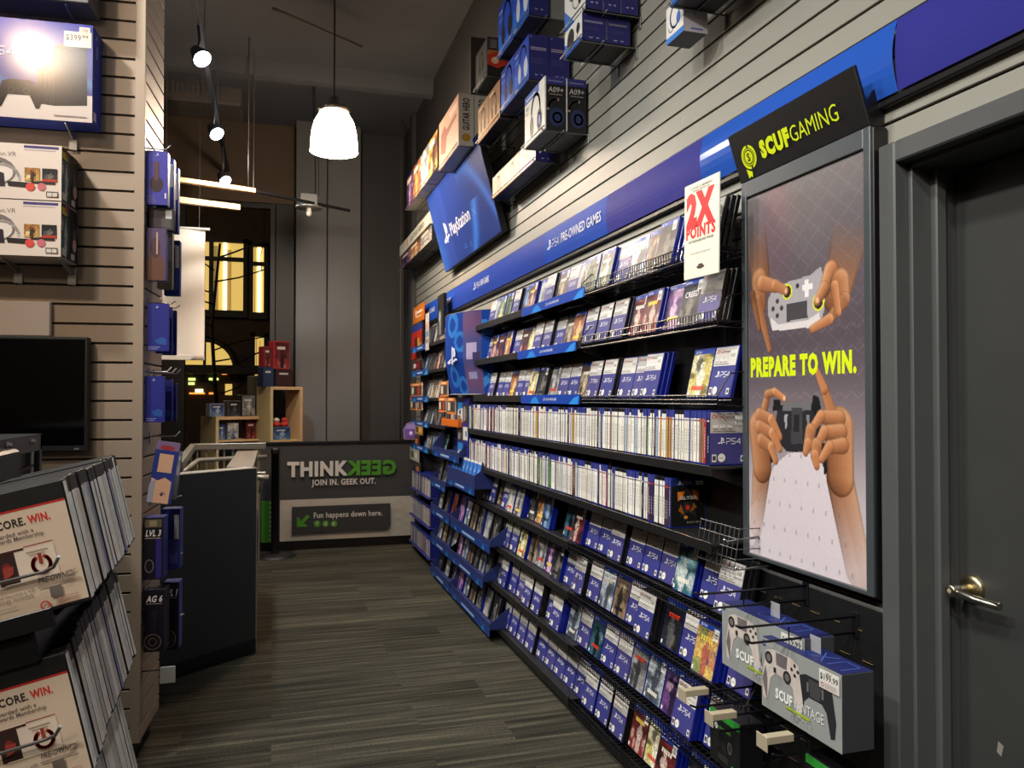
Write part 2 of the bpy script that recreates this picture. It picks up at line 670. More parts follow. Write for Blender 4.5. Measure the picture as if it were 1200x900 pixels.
# ------------------------------------------------------------------ outside, across the street
b = thing('building', 'dark building across the street with tall lit windows and a glowing arch', 'building', (0, 25, 0))
BR = mat('dark_brick', (58, 44, 34), .9, noise=(3, .2))
MB().box((-26, 0, 0), (16, .6, 16)).build('facade', BR, b)
WARM = emit('lit_window_warm', (236, 200, 108), .95)
DIM = emit('lit_window_dim', (200, 166, 92), .55)
WARM2 = emit('lit_window_bright', (255, 238, 180), 3.0)
MUL = mat('window_bars', (26, 22, 18), .6)
YO = 25.0


def owin(x0, y0, x1, y1, bars_v, bars_h, strip=None):
    a, c = P(x0, y0, Y=YO), P(x1, y1, Y=YO)
    w = MB()
    for q in bars_v:
        x = P(q, 300, Y=YO).x
        w.box((x - .06, -.16, c.z), (x + .06, -.02, a.z))
    for q in bars_h:
        z = P((x0 + x1) / 2, q, Y=YO).z
        w.box((a.x, -.15, z - .06), (c.x, -.03, z + .06))
    w.box((a.x - .12, -.18, c.z - .12), (a.x, 0, a.z + .12)).box((c.x, -.18, c.z - .12), (c.x + .12, 0, a.z + .12))
    w.box((a.x - .12, -.18, a.z), (c.x + .12, 0, a.z + .12)).box((a.x - .12, -.22, c.z - .2), (c.x + .12, 0, c.z))
    wf = w.build('window', MUL, b)
    MB().box((a.x, -.02, c.z), (c.x, .02, a.z)).build('pane', WARM, wf)
    if strip:
        xs = P(strip, 300, Y=YO).x
        MB().box((xs - .05, -.07, c.z), (xs + .05, -.03, a.z)).build('light_strip', WARM2, wf)
    cu_ = MB()
    n_ = 3 if c.x - a.x > 1 else 2
    for i in range(n_):
        xx_ = a.x + (c.x - a.x) * (.12 + .8 * i / n_)
        cu_.box((xx_, -.035, c.z), (xx_ + (c.x - a.x) * .10, -.022, a.z - .1 * i))
    cu_.build('curtain', DIM, wf)


owin(228, 283, 285, 365, (248,), (304,), 264)
owin(297, 290, 309, 367, (), (310,), 304)
owin(299, 395, 309, 452, (), (432,), None)
owin(150, 283, 214, 365, (182,), (304,), None)
# arch
ar = MB()
ca = P(240, 432, Y=YO); rr = P(275, 432, Y=YO).x - ca.x; hh = P(240, 399, Y=YO).z - ca.z
pts = [(-rr, 0)] + [(rr * math.cos(a), hh * math.sin(a)) for a in [i * PI / 16 for i in range(17)]]
M_ = frame((ca.x, -.04, ca.z), (1, 0, 0), Z3)
ar.prism([(x, y) for x, y in pts[1:]], 0, .05, M_)
arch = ar.build('arched_window', WARM, b)
w = MB().tube([(ca.x + rr * 1.03 * math.cos(i * PI / 16), -.08, ca.z + hh * 1.03 * math.sin(i * PI / 16)) for i in range(17)], .09, 6)
w.box((ca.x - .04, -.14, ca.z), (ca.x + .04, -.05, ca.z + hh)).build('arch_frame', MUL, arch)
# shop front strip at street level
sf = MB().box((P(212, 450, Y=YO).x, -.5, P(212, 438, Y=YO).z), (P(345, 450, Y=YO).x, 0, P(212, 428, Y=YO).z)).build('shop_awning', MUL, b)
GREENL = emit('shop_light_green', (214, 240, 120), 2.5)
for x0, y0, x1, y1, m_ in ((221, 443, 229, 446, GREENL), (221, 448, 228, 451, GREENL), (245, 443, 256, 445.5, GREENL), (229, 456, 238, 460, WARM2),
                           (222, 460, 240, 462, emit('shop_light_orange', (255, 150, 60), 2)), (245, 460, 253, 462, emit('shop_light_orange', (255, 150, 60), 2)),
                           (264, 450, 272, 463, WARM), (260, 434, 266, 439, emit('shop_light_orange', (255, 150, 60), 2)), (270, 432, 275, 435, emit('shop_light_orange', (255, 150, 60), 2)),
                           (301, 444, 306, 451, WARM)):
    a, c = P(x0, y0, Y=YO), P(x1, y1, Y=YO)
    MB().box((a.x, -.06, c.z), (c.x, .02, a.z)).build('shop_light', m_, b)
struct(MB().box((-30, YB + .3, -.25), (20, 40, -.15)).build('street', mat('wet_asphalt', (34, 32, 30), .35, noise=(4, .2))))
# bare tree in front of it
tr = thing('tree', 'bare black street tree seen through the shop window', 'tree', (0, 0, 0))
rt = random.Random(5)
tp = P(250, 470, Y=17)
tm = MB()
tm.tube([(tp.x, 17, -.2), (tp.x + .05, 17, 1.4), (tp.x - .05, 17.1, 2.9), (tp.x + .1, 17.1, 4.6)], .05, 8, r1=.025)
tm.build('trunk', mat('bark', (30, 24, 18), .9), tr)
tm = MB()


def branch(p, d, ln, r, dep):
    q = p.copy(); pts = [p.copy()]
    for i in range(4):
        d = (d + Vector((rt.uniform(-.3, .3), rt.uniform(-.15, .15), rt.uniform(-.16, .24)))).normalized()
        q = q + d * ln / 4
        pts.append(q.copy())
    tm.tube(pts, r, 4, cap=False, r1=r * .45)
    if dep > 0:
        for i in (2, 3, 4):
            branch(pts[i], (d + Vector((rt.uniform(-1, 1), rt.uniform(-.4, .4), rt.uniform(-.5, .7)))).normalized(), ln * .62, r * .5, dep - 1)


for i in range(13):
    a = rt.choice((-1, 1)) * rt.uniform(.4, 1)
    branch(Vector((tp.x, 17, 1.5 + .23 * i)), Vector((a * 1.4, rt.uniform(-.4, .4), .30)).normalized(), 1.9, .022, 2)
tm.build('branches', MATS['bark'], tr)

# ------------------------------------------------------------------ lamps and rods under the ceiling
lp = P(391.5, 178, Y=6.0)
ln = thing('pendant_lamp', 'glowing white bell shaped pendant lamp hanging in mid aisle', 'lamp', (lp.x, lp.y, lp.z))
hgt = P(391.5, 130, Y=6.0).z - lp.z
R_ = .172
prof = [(R_ * 1.02, 0), (R_, .012), (R_ * .99, hgt * .25), (R_ * .94, hgt * .5), (R_ * .84, hgt * .72), (R_ * .66, hgt * .9), (R_ * .45, hgt), (0, hgt)]
MB().lathe(prof, 32).build('lamp_shade', emit('glowing_glass', (255, 222, 184), 26), ln)
MB().lathe([(.11, hgt - .012), (.125, hgt + .008), (.11, hgt + .02), (.05, hgt + .028), (.03, hgt + .10), (0, hgt + .10)], 24).build('lamp_cap', CHROME, ln)
MB().tube([(0, 0, hgt + .09), (0, 0, CEIL - lp.z)], .006, 6).build('lamp_rod', WIRE, ln)

lp2 = P(362, 250, Y=7.6)
l2 = thing('bare_pendant_lamp', 'small unlit pendant with grey box and flat disc hanging before the column', 'lamp', (lp2.x, lp2.y, lp2.z))
k = 8.0 / 930
MB().lathe([(0, .045 * 1), (.118, .045), (.122, .053), (.118, .062), (0, .062)], 24).build('lamp_disc', mat('brushed_grey', (150, 148, 142), .4, .6), l2)
MB().box((-.075, -.05, .064), (.075, .05, .175), bev=.004).build('lamp_box', mat('grey_box', (92, 92, 92), .5), l2)
MB().lathe([(0, -.03), (.02, -.02), (.027, .0), (.022, .03), (.02, .045)], 14).build('lamp_bulb', WHITE, l2)
MB().tube([(.06, 0, .17), (.055, 0, .5), (.03, 0, CEIL - lp2.z)], .005, 5).tube([(.09, 0, .17), (.085, 0, .45), (.04, 0, CEIL - lp2.z)], .003, 5).build('lamp_cable', WIRE, l2)

XTk, ZTk = -.48, 3.9
tk = thing('light_track', 'dark ceiling track carrying three lit spot heads above the aisle', 'track', (XTk, 0, ZTk))
MB().box((-.02, -1.5, -.02), (.02, 9.0, .02), bev=.003).build('track_bar', mat('dark_track', (46, 50, 62), .4, .3), tk)
rd = MB()
for y in (1.5, 4.6, 6.0, 7.4, 8.6):
    rd.tube([(0, y, .02), (0, y, CEIL - ZTk)], .004, 5)
rd.build('track_rods', STEEL, tk)
spots = []
for i, (px, py, lab) in enumerate(((237, 69, 'nearest the camera'), (254, 157, 'in the middle'), (264, 212, 'nearest the window'))):
    q = P(px, py, X=XTk + .03)
    s_ = thing('spot_head', f'lit round spotlight head on the ceiling track, the one {lab}', 'spotlight', None, 'spot heads on the ceiling track')
    aim = (Vector((1.25, q.y - 1.9, .9)) - q).normalized()
    xa = aim.cross(Z3).normalized()
    s_.matrix_basis = frame(q, xa, aim.cross(xa) * 1.0)
    # local +z must be the aim direction
    if (s_.matrix_basis.to_3x3() @ Vector((0, 0, 1))).dot(aim) < 0:
        s_.matrix_basis = frame(q, -xa, aim.cross(xa))
    MB().lathe([(0, -.10), (.035, -.10), (.045, -.06), (.062, -.015), (.064, 0), (.058, .004)], 24).build('lamp_housing', mat('grey_housing', (92, 94, 100), .35, .4), s_)
    MB().lathe([(0, .002), (.056, .002)], 24).build('lamp_lens', emit('spot_lens', (235, 242, 255), 40), s_)
    inv = s_.matrix_basis.inverted()
    top = inv @ Vector((XTk, q.y + .05, ZTk - .02))
    MB().tube([(0, 0, -.07), top * .6, top], .010, 6).build('lamp_arm', mat('grey_housing', (92, 94, 100), .35, .4), s_)
    spots.append((q, aim))

# double rail over the window, lamplight put into its tan; dark rod beyond
a, c = P(203, 204, Y=6.9), P(290, 225, Y=8.3)
rl = thing('suspended_rail', 'pair of pale tan metal strips hung in front of the window head', 'rail', (a.x, a.y, a.z))
LAMPLIT = mat('lamplit_metal', (205, 165, 118), .4, .2)
v = Vector((c.x - a.x - .0, c.y - a.y, 0))
v = Vector((P(410, 247, Z=a.z).x - a.x, P(410, 247, Z=a.z).y - a.y, 0))
e1 = v * .42
def bar(mb_, p, q, w, h_):
    d_ = (q - p).normalized(); s0 = d_.cross(Z3).normalized()
    Mx = frame(p, d_, Z3)
    mb_.box((0, -h_ / 2, -w / 2), ((q - p).length, h_ / 2, w / 2), M=Mx, bev=.003)
mb = MB(); bar(mb, Vector((-.25, 0, 0)) * 2, e1, .05, .04); mb.build('upper_strip', LAMPLIT, rl)
mb = MB(); bar(mb, Vector((-.5, .05, -.16)), e1 * .8 + Vector((0, .05, -.16)), .04, .05); mb.build('lower_strip', LAMPLIT, rl)
mb = MB(); bar(mb, e1, v * 1.0, .025, .025); mb.build('dark_rod', WIRE, rl)
mb = MB()
for f_ in (-.1, .41):
    p = v * f_
    mb.tube([p, p + Vector((0, 0, CEIL - a.z))], .004, 5)
mb.build('hanger_rod', STEEL, rl)

# air vent box under the ceiling
a, c = P(200, 84, Y=8.2), P(283, 124, Y=8.2)
vt = thing('air_vent', 'grey box shaped air conditioner with grille under the ceiling', 'vent', (0, 0, 0))
MB().box((a.x - .5, 8.2, c.z), (c.x, 8.7, a.z), bev=.02).build('vent_housing', mat('pale_grey_metal', (98, 92, 86), .55), vt)
mb = MB()
n = 22
for i in range(n):
    x = a.x - .45 + (c.x - .10 - a.x + .45) * i / n
    mb.box((x, 8.185, c.z + .08), (x + .012, 8.2, a.z - .05))
mb.build('vent_grille', MATS['dark_ceiling'], vt)

for i, (px, y, z0, lab) in enumerate(((291, 7.0, P(291, 219, Y=7.0).z, 'thin steel rod hanging from the dark ceiling beside the vent box'),
                                      (470, 8.6, 1.0, 'thin grey conduit running down the dark corner by the wall end'))):
    q = P(px, 200, Y=y)
    tag(MB().tube([(q.x, q.y, z0), (q.x, q.y, CEIL)], .008 if i else .004, 6).build('ceiling_rod' if i == 0 else 'wall_conduit', mat('pale_grey_metal', (98, 92, 86), .55)), lab, 'rod' if i == 0 else 'conduit')
# thin sprinkler lines on the ceiling
q1, q2 = P(320, 10, Z=CEIL - .25), P(366, 30, Z=CEIL - .25)
dq = (q2 - q1)
tag(MB().tube([q1, q1 + dq * 2.4], .012, 8).build('ceiling_pipe', mat('pale_grey_metal', (98, 92, 86), .55)), 'pale thin pipe crossing the dark ceiling above the bell lamp', 'pipe')
# ================================================================== banner along the right wall
XBN = 1.432
zb0, zb1 = 2.19, 2.365
def zslope(px, py, X): return P(px, py, X=X).z
zb0 = (P(842, 212.5, X=XBN).z + P(1060, 102, X=XBN).z) / 2
zb1 = (P(720, 225, X=XBN).z + P(1000, 56, X=XBN).z) / 2
bn = thing('header_banner', 'long blue header strip with white lettering running along the cream slatwall', 'banner', (XBN, 0, zb0))
MB().box((-.004, -1.2, -.022), (.016, YX(489, XBN), -.004), bev=.003).box((-.002, -1.2, zb1 - zb0), (.016, YX(489, XBN), zb1 - zb0 + .008), bev=.002).build('banner_rail', BLACKP, bn)
BRIGHT, DEEP, VIO = (30, 72, 168), (36, 62, 150), (50, 50, 132)
BANN = printmat('printed_banner', 0.55, 0.05)
BANNG = printmat('printed_banner_bowed', 0.2, 0.6)
hb = zb1 - zb0
segs = [(489, 497, (222, 120, 30), None), (497, 513, BRIGHT, 0), (513, 533, BRIGHT, 1), (533, 640, DEEP, 2), (640, 714, BRIGHT, 3), (714, 828, VIO, None), (828, 1058, (38, 84, 178), None), (1058, None, VIO, None)]
for a, c, col, tx in segs[1:]:
    ya = YX(a, XBN)
    yc = -1.2 if c is None else YX(c, XBN)
    ln_ = ya - yc
    pr = PR()
    n = 8
    over = col == (38, 84, 178)
    # the strips bow outwards a little like bent card
    b0 = len(pr.v)
    for i in range(n):
        t0, t1 = i / n, (i + 1) / n
        f_ = lambda t: (.016 if over else .008) * math.sin(PI * t)
        pr.face([(0, hb * t0, f_(t0)), (ln_, hb * t0, f_(t0)), (ln_, hb * t1, f_(t1)), (0, hb * t1, f_(t1))], 0, col, smooth=True)
    if tx is not None:
        pr.z = .010
        h = hb * .22
        pr.shapes_logo(ln_ * (.12 if tx == 3 else .32), hb * .36, h * 1.5, (225, 225, 235))
        x0 = ln_ * (.12 if tx == 3 else .32) + h * 1.3
        pr.ps4(x0, hb * .40, h, (225, 225, 235), wide=.8)
        pr.rect(x0 + h * 2.95, hb * .36, x0 + h * 3.02, hb * .36 + h * 1.5, (180, 190, 220))
        if tx == 3:
            pr.text('PRE-OWNED GAMES', x0 + h * 3.5, hb * .40, h * 1.25, (225, 225, 235), w=ln_ - (x0 + h * 3.5) - .05, bold=.02)
        else:
            t_ = ['GAMES', 'ACCESSORIES', 'NEW GAMES'][tx]
            pr.text(t_, x0 + h * 3.4, hb * .40, h * 1.15, (215, 218, 232), w=min(h * 6, ln_ - x0 - h * 3.6), bold=.015)
    if col == DEEP:
        pr.rect(ln_ * .62, .002, ln_ * .622, hb - .002, (60, 84, 160))
    pr.build('banner_panel', BANNG if over else BANN, bn, Matrix.Translation((0, ya, 0)) @ frame((-.006, 0, 0), (0, -1, 0), Z3))

# orange end sign, bowed
q = P(484, 381, X=1.36)
og = thing('orange_sign', 'small bright orange end sign at the far end of the blue header', 'sign', FR(1.36, YX(484, 1.36), P(484, 381, X=1.36).z))
w = YX(484, 1.36) - YX(496.5, 1.36)
h = .17
MB().box((0, 0, -.008), (w, h, 0), bev=.002).build('sign_board', mat('orange_card', (206, 104, 24), .4), og)
PR().rect(.008, .008, w - .008, h - .008, (226, 122, 34)).ell(w * .28, h * .58, .03, .036, (250, 240, 225), 14).rect(w * .38, h * .52, w * .85, h * .66, (250, 236, 214)) \
    .rect(w * .30, h * .30, w * .78, h * .38, (244, 214, 170)).build('sign_face', GLOSS, og, Matrix.Translation((0, 0, .0006)))

# ================================================================== game cases
CW, CH_, CT = .135, .171, .0145


def shell(col):
    return MB().box((-CW / 2, 0, 0), (CW / 2, CH_, CT), bev=.0015)


SHB = shell(0).mesh('case_shell', BLUEP)
SHK = shell(0).mesh('case_shell', CASEK)
cw, chh = .129, .163


def cover_base():
    p = PR(.00008)
    p.z = .0001
    return p


def barcode(p, x, y, w, h):
    p.rect(x, y, x + w, y + h, (226, 224, 216))
    for i in range(7):
        p.rect(x + w * (.12 + .11 * i), y + h * .2, x + w * (.12 + .11 * i + (.05 if i % 2 else .03)), y + h * .62, (60, 58, 56))


def used_cover(v, t='PS4'):
    """blue-violet sleeve with a white price band over it"""
    p = cover_base()
    body = [(64, 64, 128), (57, 60, 126), (70, 67, 126)][v % 3]
    p.rect(0, 0, cw, chh, body)
    b0 = chh * (.60 + .02 * (v % 2))
    p.rect(0, b0, cw, chh, [(216, 212, 204), (206, 203, 198), (190, 186, 182)][v % 3])
    p.arc(.013, chh - .014, .0055, .0055, .0022, (190, 40, 36), n=12)
    p.text('Pre', .021, chh - .019, .0105, (196, 44, 40), bold=.02)
    p.text('Owned', .041, chh - .019, .0105, (92, 46, 46), bold=.02)
    barcode(p, cw - .042, chh - .040, .038, .028)
    for i in range(3):
        p.rect(.008 + .026 * i, b0 + .016, .028 + .026 * i, b0 + .026, (224, 221, 214))
        p.rect(.009 + .026 * i, b0 + .012, .026 + .026 * i, b0 + .0135, (120, 116, 114))
    p.rect(.008, b0 + .005, cw - .04, b0 + .0075, (140, 136, 132))
    p.shapes_logo(.040, chh * .385, .022, (222, 222, 235))
    if t == 'PS4':
        p.ps4(.058, chh * .39, .017, (222, 222, 235), w=.14, wide=.95)
    else:
        p.text('PS3', .058, chh * .39, .019, (222, 222, 235))
    p.rect(.006, .007, .022, .031, (216, 214, 210))
    p.rect(.0085, .012, .0195, .026, (60, 58, 66))
    p.ell(.040, .020, .0135, .0135, (228, 226, 222), 18)
    p.text('used', .030, .0175, .006, (120, 116, 124), bold=.01)
    p.rect(cw - .021, .007, cw - .005, .027, (216, 214, 210))
    p.rect(cw - .018, .012, cw - .008, .022, (70, 68, 80))
    return p.mesh('case_cover', GLOSS)


USED = [used_cover(i) for i in range(3)]
USED3 = used_cover(1, 'PS3')

PAL = {
    'red': [(92, 22, 24), (168, 36, 32), (206, 60, 44), (40, 20, 24), (220, 190, 170)],
    'teal': [(20, 52, 66), (40, 110, 130), (120, 190, 200), (12, 22, 30), (200, 210, 205)],
    'brown': [(96, 74, 52), (150, 118, 82), (62, 46, 34), (196, 172, 132), (40, 34, 30)],
    'gold': [(196, 118, 30), (236, 182, 66), (150, 50, 24), (250, 226, 150), (60, 40, 30)],
    'dark': [(22, 24, 28), (44, 48, 54), (14, 14, 16), (84, 84, 88), (130, 120, 108)],
    'white': [(196, 202, 206), (150, 168, 184), (224, 226, 224), (96, 112, 132), (60, 70, 86)],
    'purple': [(66, 34, 96), (128, 62, 150), (196, 96, 176), (36, 22, 56), (226, 170, 210)],
    'green': [(62, 92, 66), (120, 150, 108), (176, 196, 160), (40, 56, 42), (214, 214, 190)],
    'grey': [(112, 114, 116), (150, 150, 148), (76, 78, 82), (190, 188, 182), (48, 48, 52)],
    'orange': [(176, 78, 30), (226, 132, 48), (80, 40, 28), (250, 200, 110), (40, 48, 80)],
    'blue': [(30, 58, 128), (60, 108, 176), (22, 32, 70), (140, 180, 214), (226, 226, 222)],
    'yellow': [(206, 180, 60), (232, 214, 110), (120, 100, 40), (70, 60, 44), (250, 244, 210)],
    'rainbow': [(226, 150, 60), (236, 196, 70), (120, 150, 70), (90, 60, 130), (200, 80, 60)],
    'city': [(150, 150, 150), (196, 188, 172), (104, 104, 110), (214, 206, 190), (80, 74, 70)],
}
ARTN = {}


def art_arr(pal, seed, nx=20, ny=26):
    rg = np.random.RandomState(seed)
    pc = np.array(PAL[pal], float)
    yy, xx = np.mgrid[0:ny, 0:nx]
    u, v = (xx + .5) / nx, (yy + .5) / ny
    a = pc[0][None, None] * (1 - v[..., None]) + pc[1][None, None] * v[..., None]
    for _ in range(9):
        cx, cy, rx, ry = rg.rand(), rg.rand(), .08 + .22 * rg.rand(), .06 + .2 * rg.rand()
        m = np.clip(1.4 - ((u - cx) / rx) ** 2 - ((v - cy) / ry) ** 2, 0, 1)[..., None] * .8
        a = a * (1 - m) + pc[rg.randint(0, 5)] * m
    # a plain figure: head, shoulders, body
    cx = .4 + .2 * rg.rand()
    fc = pc[3] if rg.rand() < .6 else pc[4]
    for ex, ey, rx, ry in ((cx, .36, .09, .08), (cx, .56, .2, .14), (cx, .80, .14, .26)):
        m = np.clip((1.15 - ((u - ex) / rx) ** 2 - ((v - ey) / ry) ** 2) * 3, 0, 1)[..., None] * .85
        a = a * (1 - m) + fc * m
    a = a * (.82 + .36 * rg.rand(ny, nx, 1))
    g = a.mean(axis=2, keepdims=True)
    a = (a * .68 + g * .32) * .92
    return np.clip(a, 0, 255)


def art_cover(pal, seed, title=None, band=True, sticker=True):
    p = cover_base()
    p.grid(art_arr(pal, seed), 0, 0, cw, chh)
    if band:
        p.rect(0, chh * .90, cw, chh, (24, 66, 164))
        p.shapes_logo(.016, chh * .915, .011, (230, 232, 240))
        p.ps4(.026, chh * .922, .0075, (230, 232, 240), w=.16)
    if title:
        p.text(title, cw / 2, chh * .62, .02, (232, 228, 222), w=cw * .7, bold=.02, anchor='c')
    else:
        rg = random.Random(seed)
        n = rg.randint(4, 7)
        y = chh * rg.choice([.14, .2, .66])
        col = rg.choice([(236, 230, 214), (20, 20, 24), (220, 60, 40), (240, 214, 90)])
        for i in range(n):
            x = cw * (.2 + .6 * i / n)
            p.rect(x, y, x + cw * .6 / n * .72, y + .014, col)
    if sticker:
        barcode(p, cw - .034, chh * .74, .030, .036)
    p.rect(.005, .005, .015, .018, (228, 226, 222))
    return p.mesh('case_cover', GLOSS)


def art(pal, seed=0):
    k = (pal, seed % 3)
    if k not in ARTN:
        ARTN[k] = art_cover(pal, hash(pal) % 1 + sum(map(ord, pal)) + 31 * (seed % 3), sticker=(seed % 3 != 2))
    return ARTN[k]


CREED = art_cover('dark', 77, 'CREED')
HOODED = None
LOOKS = {'red': 'red', 'teal': 'dark teal', 'brown': 'brown', 'gold': 'golden orange', 'dark': 'near black', 'white': 'pale', 'purple': 'purple', 'green': 'grey green',
         'grey': 'grey', 'orange': 'orange', 'blue': 'blue', 'yellow': 'yellow', 'rainbow': 'rainbow coloured', 'city': 'sandy grey'}

LEAN = math.radians(13)
XF = 1.322            # bottom of the fronts on the shelves
ROWZ = {1: 1.923, 2: 1.693, 3: 1.452, 4: 1.240, 5: 1.005, 6: .785, 7: .556, 8: .318, 9: .075}
SHELFNAME = {1: 'top game shelf', 2: 'second game shelf', 3: 'third game shelf', 6: 'shelf below spine rows',
             7: 'middle low shelf', 8: 'second lowest shelf', 9: 'bottom shelf'}
# what stands where: (left px, right px, look, shell, how many deep)
ROWS = {
    1: [(562, 573, 'S', 'b', 1), (573, 581, 'white', 'b', 1), (581, 592, 'green', 'b', 2), (592, 604, 'S', 'k', 2), (604, 612, 'blue', 'b', 1), (612, 622, 'red', 'b', 2), (622, 634, 'white', 'k', 1),
        (634, 646, 'S', 'k', 2), (646, 655, 'brown', 'b', 1), (655, 663, 'S', 'b', 1), (663, 674, 'city', 'b', 1), (674, 686, 'city', 'b', 1), (686, 707, 'green', 'b', 2), (707, 717, 'S', 'k', 1),
        (717, 732, 'S', 'k', 1), (732, 750, 'white', 'b', 1), (750, 762, 'brown', 'b', 1), (762, 785, 'dark', 'b', 3), (785, 820, 'S', 'b', 1), (820, 900, 'S', 'k', 3)],
    2: [(562, 573, 'S', 'b', 1), (573, 584, 'red', 'b', 2), (584, 594, 'orange', 'b', 2), (594, 603, 'S', 'b', 1), (603, 610, 'red', 'b', 1), (610, 617, 'yellow', 'b', 1), (617, 629, 'S', 'k', 2), (629, 642, 'S', 'k', 2),
        (642, 653, 'S', 'b', 1), (653, 665, 'brown', 'b', 1), (665, 682, 'orange', 'b', 2), (682, 700, 'S', 'k', 2), (700, 718, 'S', 'k', 2), (718, 735, 'green', 'k', 1), (735, 752, 'red', 'b', 1),
        (752, 770, 'red', 'b', 2), (770, 785, 'purple', 'b', 1), (785, 808, 'CREED', 'b', 2), (808, 826, 'S', 'b', 1), (826, 900, 'S', 'k', 3)],
    3: [(562, 574, 'S', 'k', 2), (574, 587, 'S', 'b', 1), (587, 595, 'orange', 'b', 1), (595, 610, 'S', 'b', 1), (610, 622, 'yellow', 'b', 2), (622, 636, 'dark', 'k', 2), (636, 649, 'grey', 'k', 1), (649, 671, 'S', 'k', 1),
        (671, 684, 'brown', 'b', 1), (684, 709, 'S', 'k', 2), (709, 736, 'S', 'b', 1), (736, 750, 'S', 'b', 1), (750, 775, 'S', 'b', 3), (775, 792, None, 'k', 0), (792, 812, 'yellow', 'b', 1), (812, 836, 'S', 'b', 1), (836, 900, 'gold', 'b', 2)],
    6: [(563, 574, 'S', 'k', 2), (574, 582, 'brown', 'b', 1), (582, 592, 'S', 'b', 2), (592, 607, 'city', 'b', 3), (607, 620, 'dark', 'k', 1), (620, 632, 'orange', 'b', 1), (632, 646, 'blue', 'b', 2), (646, 652, None, 'k', 0), (652, 661, 'teal', 'b', 1),
        (661, 673, 'red', 'b', 2), (673, 683, 'S', 'b', 1), (683, 704, 'S', 'b', 1), (704, 720, 'S', 'k', 2), (720, 757, 'S', 'b', 1), (757, 795, 'S', 'k', 1), (795, 820, 'teal', 'b', 2), (820, 845, 'S', 'b', 1), (845, 900, 'S', 'k', 3)],
    7: [(572, 580, 'dark', 'k', 1), (580, 598, 'S', 'k', 2), (598, 610, 'yellow', 'b', 2), (610, 620, 'brown', 'b', 1), (620, 630, 'grey', 'b', 1), (630, 640, 'purple', 'b', 1), (640, 652, 'dark', 'b', 2), (652, 663, 'S', 'b', 1), (663, 669, 'brown', 'b', 1),
        (669, 682, 'S', 'k', 2), (682, 694, 'S', 'k', 1), (694, 706, 'white', 'b', 1), (706, 723, 'brown', 'b', 1), (723, 740, 'S', 'b', 1), (740, 758, 'S', 'k', 3), (758, 768, None, 'k', 0), (768, 790, 'dark', 'b', 1), (790, 808, 'S', 'b', 1),
        (808, 834, 'rainbow', 'b', 3), (834, 900, 'S', 'b', 1)],
    8: [(570, 580, 'white', 'b', 2), (580, 590, 'S', 'b', 3), (590, 603, 'S', 'b', 2), (603, 612, 'S', 'k', 2), (612, 628, 'S', 'k', 3), (628, 641, 'S', 'b', 1), (641, 648, 'brown', 'b', 1), (648, 660, 'S', 'b', 3), (660, 670, 'white', 'b', 1), (670, 682, 'S', 'b', 1),
        (682, 696, 'teal', 'b', 1), (696, 709, 'S', 'b', 1), (709, 733, 'S', 'b', 1), (733, 748, 'grey', 'b', 1), (748, 765, 'white', 'b', 1), (765, 780, 'purple', 'b', 1), (780, 803, 'S', 'b', 3), (803, 900, 'S', 'b', 1)],
    9: [(564, 577, 'S', 'k', 2), (577, 590, 'S', 'b', 2), (590, 607, 'S', 'b', 2), (607, 618, 'S', 'k', 2), (618, 668, 'S', 'b', 1), (668, 676, 'S3', 'b', 1), (676, 700, 'S', 'b', 2), (700, 732, 'S', 'k', 2), (732, 746, 'red', 'k', 1),
        (746, 758, 'yellow', 'b', 1), (758, 784, 'red', 'b', 3), (784, 900, 'dark', 'b', 1)],
}
NEAR = {1: 2.16, 2: 2.16, 3: 2.16, 6: 2.06, 7: 2.06, 8: 2.06, 9: 2.06}
FARPX = {1: 565, 2: 565, 3: 565, 6: 566, 7: 574, 8: 571, 9: 566}
STACKS = []          # filled for the record only
case_jobs = []
for row, lst in ROWS.items():
    y = NEAR[row] + CW / 2
    yend = YX(FARPX[row], XF)
    seed = row * 7
    pos = 0
    deep = 0
    while y < yend:
        pos += 1
        q = Vector((XF, y, ROWZ[row])) - CAM
        px = 600 + F * q.dot(RGT) / q.dot(FWD)
        look = None
        for a, c, lk, sh, dp in lst:
            if a <= px < c:
                look, shl, deep = lk, sh, dp
                break
        else:
            look, shl, deep = 'S', 'b', 1
        seed += 1
        if deep > 1:                     # room at the side of a thick stack
            y += (.006, .014, .022)[deep - 1]
        if look is not None:
            case_jobs.append((row, pos, y, look, shl, deep, seed))
        y += CW + .0035
N_FRONT = len(case_jobs)
rc = random.Random(3)
